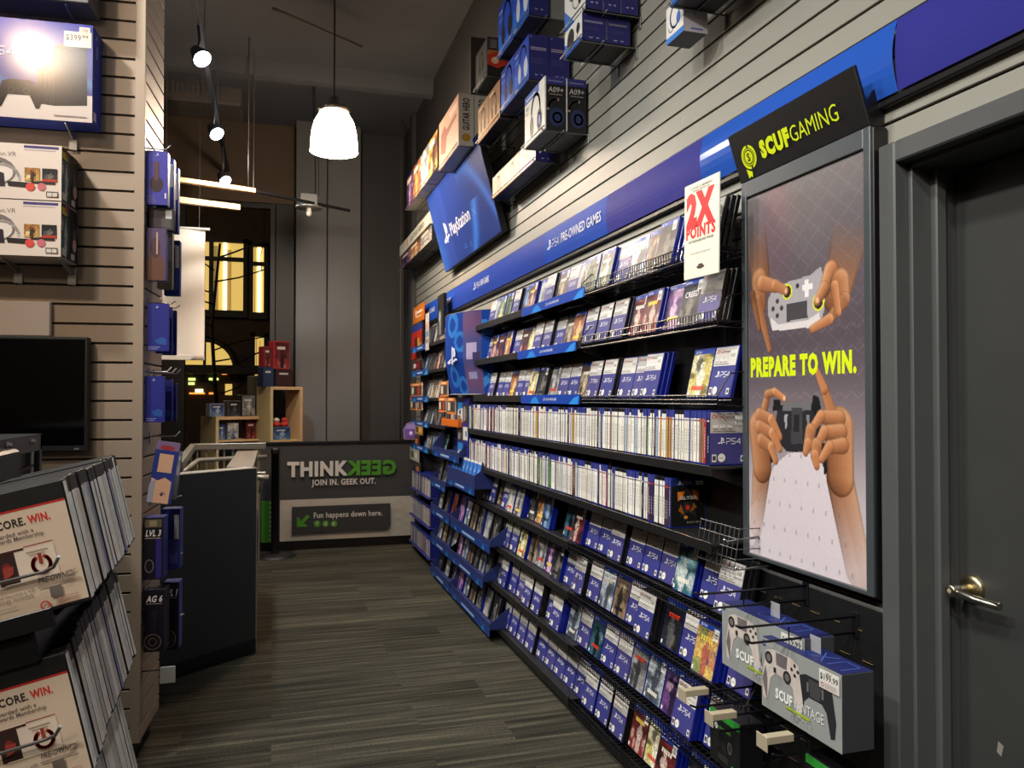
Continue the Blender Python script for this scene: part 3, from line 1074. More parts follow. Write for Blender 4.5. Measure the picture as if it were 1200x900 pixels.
for row, pos, y, look, shl, deep, seed in case_jobs:
    where = f'{ordn(pos)} from the poster end, {SHELFNAME[row]}'
    grp = 'face-out game cases on the wall shelves'
    for k in range(deep - 1, -1, -1):
        x = XF + .0152 / math.cos(LEAN) * (k + 3 - max(deep, 1))
        dy = 0 if k == 0 else rc.uniform(-.004, .004) - .006 * k
        dz = 0 if k == 0 else rc.uniform(0, .003)
        M = FR(x, y + dy, ROWZ[row] + dz, LEAN)
        sm = SHB if shl == 'b' else SHK
        if k == 0:
            if look == 'S':
                lab = f'white banded {"blue" if shl == "b" else "black"} used game case, {where}'
                cov = USED[seed % 3] if row < 6 else USED[(seed * 5 + row) % 3]
            elif look == 'S3':
                lab, cov = f'used game case with older style blue print, {where}', USED3
            elif look == 'CREED':
                lab, cov = f'dark game case with white title across it, {where}', CREED
            else:
                lab, cov = f'{LOOKS[look]} covered game case, {where}', art(look, seed)
            t = thing('game_case', lab, 'game case', M, grp)
            a = bpy.data.objects.new('case_shell', sm); COL.objects.link(a); a.parent = t
            a.matrix_basis = Matrix.Translation((0, 0, -CT))
            b_ = bpy.data.objects.new('case_cover', cov); COL.objects.link(b_); b_.parent = t
            b_.matrix_basis = Matrix.Translation((-cw / 2 + .001, .004, 0))
        else:
            a = bpy.data.objects.new('game_case', sm); COL.objects.link(a)
            a.matrix_basis = M @ Matrix.Translation((0, 0, -CT))
            n_ = {1: 'directly behind', 2: 'second behind'}[k]
            tag(a, f'{"blue" if shl == "b" else "black"} game case {n_} the one {where}', 'game case', 'spare game cases stacked behind the fronts')

# ------------------------------------------------------------------ spine rows
SPW = .0145
SPCOL = [((236, 233, 220), 'b'), ((232, 229, 218), 'k'), ((238, 236, 228), 'b'), ((216, 210, 196), 'b'), ((224, 220, 208), 'k'), ((228, 226, 216), 'k'), ((214, 208, 192), 'k'),
         ((228, 224, 214), 'w'), ((64, 54, 48), 'b'), ((150, 40, 36), 'b'), ((90, 140, 60), 'b'), ((96, 86, 112), 'b'), ((170, 180, 190), 'b'), ((36, 36, 40), 'b'), ((150, 110, 80), 'b'), ((190, 150, 70), 'b'), ((60, 40, 60), 'b')]
SPWORD = ['cream', 'cream', 'white', 'buff', 'cream', 'white', 'buff', 'white', 'dark brown', 'red', 'green', 'mauve', 'pale grey', 'black', 'tan', 'ochre', 'plum']


def spine_geo(mb, i, M, T=None):
    col, tab = SPCOL[i]
    shc = (30, 40, 120) if tab == 'b' else (24, 23, 24)
    rg = random.Random(i * 3 + 1)
    mb.box((-SPW / 2, 0, -CW), (SPW / 2, CH_, 0), 0, shc, bev=.0006, M=M)
    z = .0002
    def q(x0, y0, x1, y1, c, z):
        mb.face([M @ Vector(p) for p in ((x0, y0, z), (x1, y0, z), (x1, y1, z), (x0, y1, z))], 0, c)
    w = SPW / 2 - .0005
    top = .855 if tab == 'b' else .92 if tab == 'k' else .985
    q(-w, .006, w, CH_ * top, col, z)
    tc_ = {'b': (54, 60, 128), 'k': (24, 24, 26), 'w': (200, 196, 186)}[tab]
    q(-w, CH_ * top, w, CH_ * .985, tc_, z)
    dk = (70, 66, 62) if sum(col) > 330 else (214, 208, 196)
    x = rg.uniform(-.0025, .0015)
    y0 = CH_ * rg.uniform(.12, .25)
    y1 = CH_ * rg.uniform(.5, .78)
    while y0 < y1:                          # title running down the spine
        l_ = rg.uniform(.004, .009)
        q(x, y0, x + .0026, y0 + l_, dk, z * 2)
        y0 += l_ + rg.uniform(.0015, .004)
    q(-w * .8, CH_ * .80, w * .8, CH_ * .83, rg.choice([(196, 60, 50), dk, (120, 118, 150)]), z * 2)


ID = Matrix.Identity(4)
SPM = []
for i in range(len(SPCOL)):
    mb = MB(); spine_geo(mb, i, ID); SPM.append(mb.mesh('game_case', GLOSS))
SPX = 1.306
rs = random.Random(21)
REST = MB()
for row, pe, NIND in ((4, 550, 9), (5, 550, 9)):
    y = 2.205 if row == 4 else YX(785, SPX)
    yend = YX(pe, SPX)
    y0 = y
    rest = REST
    pos = 0
    lean = math.radians(2.2)
    rname = 'upper' if row == 4 else 'lower'
    run = [0]
    while y < yend:
        pos += 1
        if not run:
            k_ = rs.choice([0, 0, 0, 1, 1, 2, 2, 3, 3, 4, 4, 5, 5, 6, 6, 7, 7, 7, 7, 8, 9, 10, 11, 12, 13, 14, 15, 16])
            run = [k_] * (rs.choice([1, 1, 2, 2, 3, 5]) if k_ < 8 else rs.choice([1, 1, 1, 2]))
        i = run.pop()
        M = frame((SPX + rs.uniform(-.002, .003), y + .0075, ROWZ[row]), (0, -math.cos(lean), math.sin(lean)), (0, math.sin(lean) * -1 * -1, math.cos(lean)))
        M = FR(SPX + rs.uniform(-.002, .003), y + .0075, ROWZ[row], 0, -lean)
        if pos == 1:
            t = thing('game_case', ('large dark violet used game case facing out at the end of upper spine row' if row == 4 else 'black game case with orange picture ending the lower spine row'), 'game case', M, None)
            i = 13 if row == 4 else 8
            a = bpy.data.objects.new('case_shell', SPM[i]); COL.objects.link(a); a.parent = t
            p = cover_base()
            if row == 4:
                p = None
                cv = bpy.data.objects.new('case_cover', USED[2])
                COL.objects.link(cv)
            else:
                p.rect(0, 0, cw, chh, (22, 22, 24))
                p.rect(0, chh * .86, cw, chh, (24, 42, 96))
                p.shapes_logo(.03, chh * .885, .014, (190, 196, 214)); p.ps4(.042, chh * .892, .011, (190, 196, 214), w=.16)
                p.poly([(.022, .120), (.024, .088), (.04, .098), (.05, .122)], (214, 120, 34)).poly([(.078, .128), (.104, .122), (.102, .090), (.086, .098)], (206, 110, 30))
                p.ell(.064, .112, .016, .02, (40, 36, 34)).poly([(.03, .03), (.05, .085), (.08, .085), (.1, .03), (.066, .05)], (44, 40, 36))
                p.poly([(.026, .055), (.05, .04), (.036, .078)], (150, 84, 30)).poly([(.072, .05), (.098, .066), (.084, .082)], (160, 90, 34)).ell(.062, .066, .008, .009, (190, 50, 28))
                p.ell(.055, .032, .008, .006, (200, 130, 60))
                p.text('CALL OF DUTY', cw / 2, .094, .012, (216, 210, 200), w=.066, bold=.03, anchor='c')
                barcode(p, cw - .038, chh * .88, .03, .014)
                p.text('BLACK OPS', cw / 2 + .02, .012, .006, (150, 146, 140), w=.05, anchor='c')
                cv = p.build('case_cover', GLOSS)
            cv.parent = t
            cv.matrix_basis = frame((SPW / 2 + .0002, .004, -.003), (0, 0, -1), (0, 1, 0))
        elif pos <= NIND:
            a = bpy.data.objects.new('game_case', SPM[i]); COL.objects.link(a)
            a.matrix_basis = M
            tab = {'b': 'blue topped', 'k': 'black topped', 'w': 'pale topped'}[SPCOL[i][1]]
            tag(a, f'{tab} {SPWORD[i]} game spine, {ordn(pos)} from the poster end, {rname} spine row', 'game case', f'game spines of the {rname} row')
        else:
            spine_geo(rest, i, M)
        y += SPW + .0004

# ------------------------------------------------------------------ shelves that carry them
YFAR = YX(556, 1.31)
YMID = YX(684, 1.31)


def gridlip(mb, y0, y1, x, z0, z1, step, r=.0016):
    for z in (z0, (z0 + z1) / 2, z1):
        mb.tube([(x, y0, z), (x, y1, z)], r * 1.3, 5)
    n = int((y1 - y0) / step)
    for i in range(n + 1):
        yy = y0 + (y1 - y0) * i / n
        mb.tube([(x + .03, yy, z0), (x, yy, z0), (x, yy, z1)], r, 4, cap=False)


def solid_shelf(row, y0, y1, label, strips=(), lip=.016, drop=.022, top=True):
    z = ROWZ[row]
    xl = 1.306 if row not in (4, 5) else 1.29
    t = thing('display_shelf', label, 'shelf', (xl, (y0 + y1) / 2, z), 'black wall shelves')
    c = (y0 + y1) / 2
    MB().box((0, y0 - c, -.010), (XW - xl - .012, y1 - c, -.0015), bev=.002).box((-.004, y0 - c, -drop), (0.0, y1 - c, lip), bev=.0015).build('shelf_board', BLACKM, t)
    n = max(2, int((y1 - y0) / .6) + 1)
    for i in range(n):
        yy = y0 + .03 + (y1 - y0 - .06) * i / (n - 1) - c
        MB().prism([(.01, -.0102), (.01, -.03), (XW - xl - .013, -.075), (XW - xl - .013, -.0102)], -.002, .002, frame((0, yy, 0), (1, 0, 0), Z3)).build('shelf_bracket', BLACKM, t)
    for a, b in strips:
        ya, yb = YX(a, xl - .006), YX(b, xl - .006)
        p = PR()
        L_ = ya - yb
        p.rect(0, 0, L_, .045, (26, 66, 160))
        p.poly([(L_ * .18, 0), (L_ * .36, .0), (L_ * .30, .036), (L_ * .24, .03)], (40, 130, 210)).poly([(L_ * .84, 0), (L_ * .97, 0), (L_ * .99, .038), (L_ * .92, .03)], (44, 140, 220))
        p.shapes_logo(L_ * .44, .014, .016, (226, 228, 240)); p.ps4(L_ * .44 + .014, .016, .011, (226, 228, 240), w=.16)
        p.text('PRE-OWNED GAMES', L_ * .44 + .056, .016, .012, (226, 228, 240), w=min(L_ * .4, .13), bold=.02)
        st = p.build('shelf_strip', GLOSS, t, frame((-.0085, ya - c, -.028), (0, -1, 0), Z3))
        st['label'] = 'blue label strip on the shelf edge'
    return t


def wire_shelf(row, y0, y1, label, z1=.03, z0=-.028, deck=True):
    z = ROWZ[row]
    xl = 1.300
    c = (y0 + y1) / 2
    t = thing('wire_shelf', label, 'shelf', (xl, c, z), 'wire front wall shelves')
    mb = MB(); gridlip(mb, y0 - c, y1 - c, 0, z0, z1, .019); mb.build('wire_front', WIRE, t)
    mb = MB()
    n = int((y1 - y0) / .03)
    for i in range(n + 1):
        yy = y0 - c + (y1 - y0) * i / n
        mb.tube([(0.0, yy, -.004), (XW - xl - .004, yy, -.004)], .0016, 4)
    for x in (.05, .10, XW - xl - .006):
        mb.tube([(x, y0 - c, -.0075), (x, y1 - c, -.0075)], .0022, 5)
    mb.build('wire_deck', WIRE, t)
    for yy in (y0 - c, y1 - c):
        MB().tube([(0, yy, z1), (0, yy, z0), (XW - xl - .004, yy, -.03), (XW - xl - .004, yy, .09), (.045, yy, .075), (0, yy, z1)], .0026, 5).build('wire_side', WIRE, t)
    return t


for row in (1, 2, 3):
    nm = {1: 'top', 2: 'second', 3: 'third'}[row]
    st = {1: [(686, 612)], 2: [(676, 607)], 3: [(680, 611)]}[row]
    solid_shelf(row, YMID + .004, YFAR, f'far black shelf with blue label strip, {nm} level of the game wall', [(b, a) for a, b in st])
    wire_shelf(row, 2.14, YMID, f'near wire front shelf, {nm} level beside the tall poster', z1=.028 if row != 3 else .008, z0=-.02)
for row, nm in ((4, 'upper'), (5, 'lower')):
    solid_shelf(row, 2.16, YX(550, 1.3), f'long black shelf carrying the {nm} row of game spines', lip=.002, drop=.03)
YF2 = YX(560, 1.31)
YM2 = YX(668, 1.31)
for row in (6, 7, 8, 9):
    nm = {6: 'first below the spine rows', 7: 'second below the spine rows', 8: 'third below the spine rows', 9: 'lowest, just off the carpet'}[row]
    solid_shelf(row, YM2 + .004, YF2, f'far black lower shelf, {nm}', lip=.006, drop=.032)
    wire_shelf(row, 2.0, YM2, f'near wire lower shelf, {nm}', z1=.012, z0=-.034)
# price clips and shelf dividers standing up between the spines
for i, (px, row) in enumerate(((656, 4), (784, 4), (787, 4), (602, 4), (640, 5), (714, 5), (584, 5))):
    y = YX(px, SPX)
    tag(MB().box((SPX + .004, y - .003, ROWZ[row] + .172), (SPX + .03, y + .003, ROWZ[row] + .198), bev=.001).box((SPX + .01, y - .0005, ROWZ[row] + .15), (XW - .01, y + .0005, ROWZ[row] + .174)).build('shelf_divider', BLACKP),
        f'small black divider tab, {ordn(i + 1)}, sticking up above the spines', 'divider', 'black divider tabs among the spines')
# dark sheets standing in for shelf shade on the slatwall, and plinth
tag(MB().box((XW - .010, 2.16, 1.0), (XW - .001, YX(541, 1.44), 1.905), bev=.002).build('shade_panel', BLACKM), 'black backing sheet on the wall behind the upper game shelves', 'panel')
tag(MB().box((XW - .010, 2.36, .02), (XW - .001, YX(541, 1.44), .995), bev=.002).build('shade_panel', BLACKM), 'black backing sheet on the wall behind the lower game shelves', 'panel')
tag(MB().box((1.325, 1.2, 0), (XW - .012, 7.6, .030), bev=.003).build('plinth', BLACKP), 'low black plinth along the foot of the game wall', 'plinth')
# empty wire basket end under the big dark case
q = P(848, 636, X=1.30)
t = thing('wire_basket', 'empty wire basket end hanging beside the tall poster, below the spine rows', 'basket', (1.31, q.y + .02, q.z - .075))
mb = MB()
y0, y1 = -.06, .16
for z in (0, .03, .06, .09, .12):
    mb.tube([(.14, y0, z), (.0 + z * .15, y0, z), (.0 + z * .15, y1, z)], .0018, 5)
for y in (y0, y0 + .025, y0 + .05, y0 + .075, y0 + .1, .07, .1, .13, y1):
    mb.tube([(.145, y, 0), (0, y, 0), (.02, y, .125)], .0016, 4)
mb.build('wire_body', mat('dull_wire', (84, 84, 84), .45, .5), t)
MB().tube([(.145, -.055, .1), (-.02, -.055, .085), (-.03, -.055, .092)], .003, 6).tube([(.145, -.1, .02), (-.01, -.1, .01), (-.02, -.1, .018)], .003, 6).build('wire_hook', STEEL, t)
# ================================================================== tall poster display
XP = 1.395
yl, yr = YX(871, XP), YX(1023, XP)
zbot, ztop = P(1008, 695, X=XP).z, (P(1023, 147.5, X=XP).z + P(871, 214, X=XP).z) / 2
PW, PH = yl - yr, ztop - zbot
ps = thing('poster_display', 'tall black framed poster display with tilted header, two pairs of hands on it', 'poster display', FR(XP, yl, zbot))
# local: x 0..PW to the right, y 0..PH, z out
mb = MB().box((0, 0, -(XW - XP) + .003), (PW, PH, -.006), bev=.003)
mb.build('display_body', BLACKP, ps)
fw_ = .024
FRM = mat('shaded_silver_frame', (78, 84, 88), .4, .4)  # silver frame, darkened so that its shade sits in the colour
mb = MB()
mb.box((0, 0, -.006), (fw_, PH, .004), bev=.002).box((PW - fw_, 0, -.006), (PW, PH, .004), bev=.002)
mb.box((fw_, PH - .05, -.006), (PW - fw_, PH, .004), bev=.002).box((fw_, 0, -.006), (PW - fw_, .012, .004), bev=.002)
mb.build('display_frame', FRM, ps)

inv = ps.matrix_basis.inverted()


def pl(px, py):
    q = inv @ P(px, py, X=XP + .004)
    return q.x, q.y


# the printed picture: painted as an image of 150 x 330 cells
ax0, ax1, ay0, ay1 = fw_, PW - fw_, .012, PH - .05
NX, NY = 150, 340
YY, XX = np.mgrid[0:NY, 0:NX]
GX = ax0 + (ax1 - ax0) * (XX + .5) / NX
GY = ay1 - (ay1 - ay0) * (YY + .5) / NY
V = (YY + .5) / NY
rg = np.random.RandomState(4)


def mixc(a, c, t):
    return np.array(a, float) * (1 - t) + np.array(c, float) * t


stops = [(0, (112, 106, 106)), (.22, (92, 84, 90)), (.42, (82, 72, 80)), (.52, (96, 86, 92)), (.66, (132, 122, 128)), (.80, (176, 166, 172)), (1, (204, 194, 200))]  # greyer top stop has the poster's reflection put into the print colour
img = np.zeros((NY, NX, 3))
for (a, ca), (c, cc) in zip(stops[:-1], stops[1:]):
    m = (V >= a) & (V <= c)
    t = ((V - a) / (c - a))[..., None]
    img = np.where(m[..., None], np.array(ca, float) * (1 - t) + np.array(cc, float) * t, img)
# reddish and grey upright bands, faint diamond lines
band = np.exp(-((GX - .16) / .07) ** 2) * np.clip(1 - V / .4, 0, 1)
img += band[..., None] * np.array([10, -8, -4])
dl = (np.abs(((GX * .8 + GY) * 16) % 1 - .5) < .035) | (np.abs(((GX * .8 - GY) * 16) % 1 - .5) < .035)
img += (dl & (V < .45))[..., None] * 9.0
ch = (np.abs(((GX * 22) % 1) - .5) * .6 + ((GY * 17) % 1)) 
img += ((np.abs(ch - .5) < .04) & (V > .3) & (V < .6))[..., None] * 12.0


def put(mask, col):
    global img
    img = img * (1 - mask[..., None]) + np.array(col, float) * mask[..., None]


def seg(a, b_, ra, rb):
    """signed side offset and coverage of a tapered capsule"""
    ax, ay = pl(*a); bx, by = pl(*b_)
    dx, dy = bx - ax, by - ay
    L2 = dx * dx + dy * dy
    t = np.clip(((GX - ax) * dx + (GY - ay) * dy) / L2, 0, 1)
    qx, qy = GX - (ax + dx * t), GY - (ay + dy * t)
    r = ra + (rb - ra) * t
    d = np.hypot(qx, qy)
    return np.clip((r - d) / .0025 + .5, 0, 1), qx / np.maximum(r, 1e-6), qy / np.maximum(r, 1e-6), t


SK = [(84, 50, 34), (160, 106, 70), (214, 166, 126)]


def flesh(a, b_, ra, rb, lx=-.55, ly=.6, k=1.0, nail=False, alpha=None):
    """finger or arm printed with its modelling of dark edge, mid tone and light ridge (part of the picture)"""
    global img
    m, sx, sy, t = seg(a, b_, ra, rb)
    s = np.clip(.5 + .5 * (sx * lx + sy * ly), 0, 1)
    c = np.where(s[..., None] < .5, np.array(SK[0], float) + (np.array(SK[1], float) - SK[0]) * (s[..., None] * 2), np.array(SK[1], float) + (np.array(SK[2], float) - SK[1]) * (s[..., None] * 2 - 1)) * k
    rim = np.clip((np.hypot(sx, sy) - .80) / .2, 0, 1)[..., None] * .28
    c = c * (1 - rim)
    if alpha is not None:
        m = m * (alpha[0] + (alpha[1] - alpha[0]) * t)
    img = img * (1 - m[..., None]) + c * m[..., None]
    if nail:
        mx, my = pl(*b_)
        nm = np.clip((.0085 - np.hypot((GX - mx) * 1.2, GY - my)) / .002, 0, 1)
        put(nm * .8, (226, 184, 150))


def polym(pts):
    q = [pl(*p) for p in pts]
    m = np.zeros(GX.shape, bool)
    for i in range(len(q)):
        x0, y0 = q[i]; x1, y1 = q[(i + 1) % len(q)]
        c = ((y0 > GY) != (y1 > GY)) & (GX < (x1 - x0) * (GY - y0) / (y1 - y0 + 1e-12) + x0)
        m ^= c
    return m.astype(float)


# ---- upper pair, seen from above the pad
flesh((884, 268), (892, 330), .060, .044, alpha=(0, 1), k=.9)
flesh((1000, 256), (980, 345), .075, .052, lx=.3, alpha=(.0, 1), k=.92)
flesh((890, 330), (891, 362), .042, .026, k=1.0)
flesh((888, 352), (902, 410), .020, .010, k=.95)
flesh((882, 345), (890, 385), .014, .010, k=.8)
# pad body
put(polym([(900, 352), (905, 340), (918, 332), (932, 328), (950, 322), (962, 312), (968, 335), (966, 362), (962, 378), (948, 380), (912, 386), (904, 384), (900, 368)]), (160, 156, 160))
put(polym([(903, 372), (912, 380), (945, 376), (960, 366), (962, 380), (948, 384), (915, 387), (905, 388)]), (206, 200, 200))
put(polym([(921.5, 357), (946, 352), (946.5, 372), (922, 377)]), (66, 64, 68))
for cx, cy in ((911, 353), (906, 362), (916, 361), (911, 370)):
    x, y = pl(cx, cy)
    put(np.clip((.0085 - np.hypot(GX - x, GY - y)) / .002, 0, 1), (58, 56, 58))
put(polym([(943, 328), (948, 327), (948, 332), (952, 331), (952, 338), (948, 339), (948, 347), (943, 348), (943, 340), (940, 341), (940, 334), (943, 333)]), (222, 218, 218))
x, y = pl(934.5, 335); put(np.clip((.008 - np.hypot(GX - x, GY - y)) / .002, 0, 1), (48, 46, 50))


def ring(px, py, r, w, col):
    x, y = pl(px, py)
    put(np.clip((r - np.hypot(GX - x, GY - y)) / .002, 0, 1), (40, 38, 40))
    put(np.clip((w - np.abs(np.hypot(GX - x, GY - y) - r)) / .0015, 0, 1), col)


ring(922.5, 342, .020, .0035, (210, 214, 40))
ring(959, 354, .021, .0035, (210, 214, 40))
flesh((893, 332), (910, 336), .026, .018, k=1.05)
flesh((908, 334), (921, 341), .018, .013, k=1.05, nail=True)
flesh((974, 318), (966, 340), .030, .022, k=1.05)
flesh((966, 338), (958, 352), .021, .015, k=1.05, nail=True)
flesh((984, 330), (988, 352), .036, .024, k=1.0, lx=.4)
flesh((990, 350), (972, 374), .020, .016, k=.95, lx=.4)
flesh((972, 374), (951, 386), .016, .011, k=1.1, lx=.4)
flesh((978, 335), (982, 366), .016, .013, k=1.1, lx=.3)

# ---- lower pair, seen from behind the pad
cone = polym([(925, 530), (950, 532), (975, 556), (988, 590), (1000, 640), (1009, 690), (877, 650), (877, 600), (896, 570), (908, 545)])
img = img * (1 - cone[..., None]) + np.clip(np.array([206, 196, 202]) + (V[..., None] - .8) * 10, 0, 255) * cone[..., None]
star = ((np.abs((GX * 20 + ((GY * 14) // 1) * .5) % 1 - .5) < .07) & (np.abs((GY * 14) % 1 - .5) < .09))
img -= (cone > .5)[..., None] * star[..., None] * 34.0
flesh((984, 560), (1006, 668), .052, .048, lx=.5, alpha=(1, .25))
flesh((893, 545), (886, 618), .046, .030, lx=-.5, alpha=(1, .2))
# pad back
put(polym([(912, 475), (956, 474), (962, 500), (955, 526), (945, 530), (922, 529), (914, 520), (908, 500)]), (40, 40, 44))
put(polym([(918, 473), (950, 472), (951, 481), (917, 482)]), (104, 104, 106))
put(polym([(928, 478), (940, 478), (941, 520), (927, 520)]), (62, 62, 66))
put(polym([(930, 486), (937, 486), (937, 506), (930, 506)]), (36, 36, 38))
put(polym([(919, 486), (923, 486), (922, 502), (920, 502)]), (150, 150, 152))
put(polym([(945, 486), (949, 486), (949, 502), (946, 502)]), (120, 120, 124))
put(polym([(953, 462), (960, 466), (964, 490), (957, 494), (951, 478)]), (26, 26, 28))
put(polym([(906, 468), (914, 468), (916, 480), (906, 482)]), (26, 26, 28))
put(polym([(896, 515), (906, 512), (908, 540), (899, 546)]), (30, 30, 32))
put(polym([(962, 520), (974, 518), (976, 552), (966, 556)]), (30, 30, 32))
# left hand
flesh((889, 500), (893, 548), .050, .046, lx=-.6)
flesh((896, 478), (900, 462), .017, .014)
flesh((899, 462), (908, 459), .014, .012)
flesh((908, 459), (919, 467), .012, .010, k=1.15, nail=True)
for (a, c, e) in (((890, 486), (904, 492), (914, 512)), ((890, 500), (905, 508), (914, 526)), ((892, 516), (904, 524), (909, 540))):
    flesh(a, c, .022, .018, k=1.05)
    flesh(c, e, .018, .012, k=1.12)
# right hand
flesh((983, 500), (985, 560), .054, .050, lx=.5)
flesh((976, 488), (966, 456), .021, .015, k=1.05, lx=-.4)
flesh((966, 456), (957, 434), .015, .010, k=1.12, lx=-.4)
for (a, c, e) in (((984, 490), (962, 488), (950, 505)), ((950, 505), (947, 520), (944, 530)), ((986, 506), (966, 506), (957, 522)), ((957, 522), (955, 534), (957, 546)), ((988, 522), (972, 524), (963, 538))):
    flesh(a, c, .022, .018, k=1.05, lx=-.2)
    flesh(c, e, .018, .012, k=1.12, lx=-.2)
img = np.clip(img + rg.randn(NY, NX, 1) * 2, 0, 255)
pr = PR(.00012)
pr.grid(img, ax0, ay0, ax1, ay1)
x0, y0 = pl(880, 440); x1, y1 = pl(1004, 437)
pr.z += .0002
pr.text('PREPARE TO WIN.', x0, y0 - .002, .052, (208, 226, 24), w=x1 - x0, bold=.10)
pr.build('poster_print', POSTER, ps, Matrix.Translation((0, 0, -.004)))

# header board, leaning out at the top
Xh = 1.348
ht = P(855, 160.5, X=Xh).z
hh_ = math.hypot(ht - ztop, XP - Xh)
hl = -math.atan2(XP - Xh, ht - ztop)
MH = frame((0, PH, .004), (1, 0, 0), (0, math.cos(hl), -math.sin(hl)))
mb = MB().box((-.001, 0, -.012), (PW + .001, hh_, 0), bev=.002, M=MH)
mb.prism([(.002, 0), (.052, -.01), (.052, .055), (.0, hh_ - .002)], 0, .010, frame((PW - .012, PH, -.052), (0, 0, 1), (0, 1, 0)) )
mb.build('header_board', BLACKP, ps)
pr = PR(.0002)
LIME = (206, 222, 20)
u = hh_ * .40
cx, cy = PW * .135, hh_ * .43
pr.ell(cx, cy, u * .60, u * .60, LIME, 28).ell(cx, cy, u * .47, u * .47, (22, 22, 20), 28).arc(cx, cy, u * .40, u * .40, u * .05, LIME).ell(cx, cy, u * .31, u * .31, LIME, 24)
pr.poly([(cx - u * .45, cy - u * .50), (cx - u * .28, cy - u * .62), (cx - u * .02, cy - u * .74), (cx - u * .1, cy - u * 1.02), (cx - u * .24, cy - u * .92), (cx - u * .40, cy - u * 1.02)], LIME)
pr.rect(cx + u * .02, cy + u * .44, cx + u * .14, cy + u * .64, (22, 22, 20)).rect(cx + u * .02, cy - u * .66, cx + u * .14, cy - u * .44, (22, 22, 20))
pr.text('S', cx, cy - u * .19, u * .38, (22, 22, 20), bold=.05, anchor='c')
pr.text('SCUF', PW * .245, hh_ * .30, hh_ * .30, LIME, w=PW * .245, bold=.11)
pr.text('GAMING', PW * .50, hh_ * .30, hh_ * .30, LIME, w=PW * .345, bold=-.006)
pr.build('header_lettering', GLOSS, ps, MH @ Matrix.Translation((0, 0, .0004)))

# ------------------------------------------------------------------ 2X points card standing out over the shelves
XS = 1.27
s0, s1 = P(800, 218, X=XS), P(848, 312, X=XS)
yl2, yr2 = YX(802, XS), YX(843, XS)
zb = P(806, 328, X=XS).z; zt2 = P(803, 219, X=XS).z
w2, h2 = yl2 - yr2, zt2 - zb
sg = thing('points_sign', 'white card sign with red 2X POINTS lettering over the top game shelf', 'sign', FR(XS, yl2, zb, 0, math.radians(-1.5)))
MB().box((0, 0, -.004), (w2, h2, 0), bev=.0012).build('sign_holder', mat('acrylic_edge', (206, 206, 198), .2), sg)
pr = PR(.00015)
pr.rect(.002, .002, w2 - .002, h2 - .002, (228, 224, 206))
RED = (214, 26, 34)
pr.text('POWERUP MEMBERS', w2 / 2, h2 * .93, h2 * .022, (50, 46, 42), w=w2 * .62, bold=.02, anchor='c')
pr.text('EARN WITH US', w2 / 2, h2 * .90, h2 * .022, (50, 46, 42), w=w2 * .46, bold=.02, anchor='c')
pr.text('2X', w2 * .07, h2 * .56, h2 * .31, RED, w=w2 * .82, bold=.12)
pr.text('POINTS', w2 * .07, h2 * .425, h2 * .115, RED, w=w2 * .84, bold=.08)
pr.text('ON PURCHASES AND TRADES', w2 / 2, h2 * .375, h2 * .024, (44, 40, 38), w=w2 * .72, bold=.02, anchor='c')
pr.text('NOW THROUGH FEBRUARY 3', w2 / 2, h2 * .25, h2 * .018, (150, 146, 136), w=w2 * .6, anchor='c')
pr.ell(w2 / 2, h2 * .11, w2 * .11, h2 * .018, (70, 50, 46), 16).rect(w2 * .44, h2 * .125, w2 * .56, h2 * .14, (60, 40, 38))
pr.build('sign_face', GLOSS, sg, Matrix.Translation((0, 0, .0005)))
MB().tube([(w2 * .35, h2 * .55, -.004), (w2 * .3, h2 * .55, -.06), (w2 * .3, h2 * .55, -(XW - XS) + .004)], .003, 6).build('sign_arm', WIRE, sg)
# thin black hook arm reaching past the poster edge

# ------------------------------------------------------------------ black slotted panel under the poster, with hooks
XB = 1.425
ya, yb = YX(877, XB), YX(1034, XB)
za = P(950, 690, X=XB).z
sp = thing('slotted_panel', 'black steel panel with slots and hooks below the tall poster', 'panel', FR(XB, ya, .012))
SW, SH = ya - yb, za - .012
mb = MB()
mb.box((0, 0, -(XW - XB) + .001), (SW, SH, 0), bev=.003)
mb.build('panel_sheet', BLACKM, sp)
pr = PR(.0002)
for j in range(12):
    for i in range(6):
        x = .05 + i * .082 + (.04 if j % 2 else 0)
        y = SH - .06 - j * .072
        if y < .03 or x > SW - .05: continue
        pr.rect(x, y, x + .038, y + .0055, (150, 128, 92)).rect(x, y + .0015, x + .038, y + .0055, (14, 13, 12))
pr.build('slot_pattern', PAPER, sp, Matrix.Translation((0, 0, .0006)))
tag(MB().box((XB, yb, za), (XW - .001, ya, za + .012), bev=.003).build('panel_cap', mat('grey_cap', (96, 96, 92), .45)), 'grey ledge strip closing the top of the slotted black panel', 'ledge')


def hook(name, label, y, z, ln_, tagc=None, double=True):
    t = thing(name, label, 'hook', FR(XB, y, z), 'display hooks on the slotted panel')
    mb = MB()
    mb.box((-.012, -.035, .0), (.012, .03, .004), bev=.001)
    mb.tube([(0, .018, .003), (0, .018, ln_), (0, .024, ln_ + .014)], .0032, 6)
    if double:
        mb.tube([(0, -.022, .003), (0, -.022, ln_ - .03), (0, -.014, ln_ - .012)], .0032, 6)
        mb.tube([(0, -.022, ln_ * .62), (.012, -.018, ln_ * .62), (.012, .012, ln_ * .62)], .002, 5)
    mb.build('hook_wire', WIRE, t)
    if tagc:
        MB().box((-.022, .0, ln_ + .012), (.022, .036, ln_ + .015), bev=.001).box((-.002, .018, ln_ - .06), (.022, .036, ln_ + .012), bev=.001).build('price_tag_holder', mat('cream_tag', (166, 156, 132), .5), t)
    return t


XV = 1.232


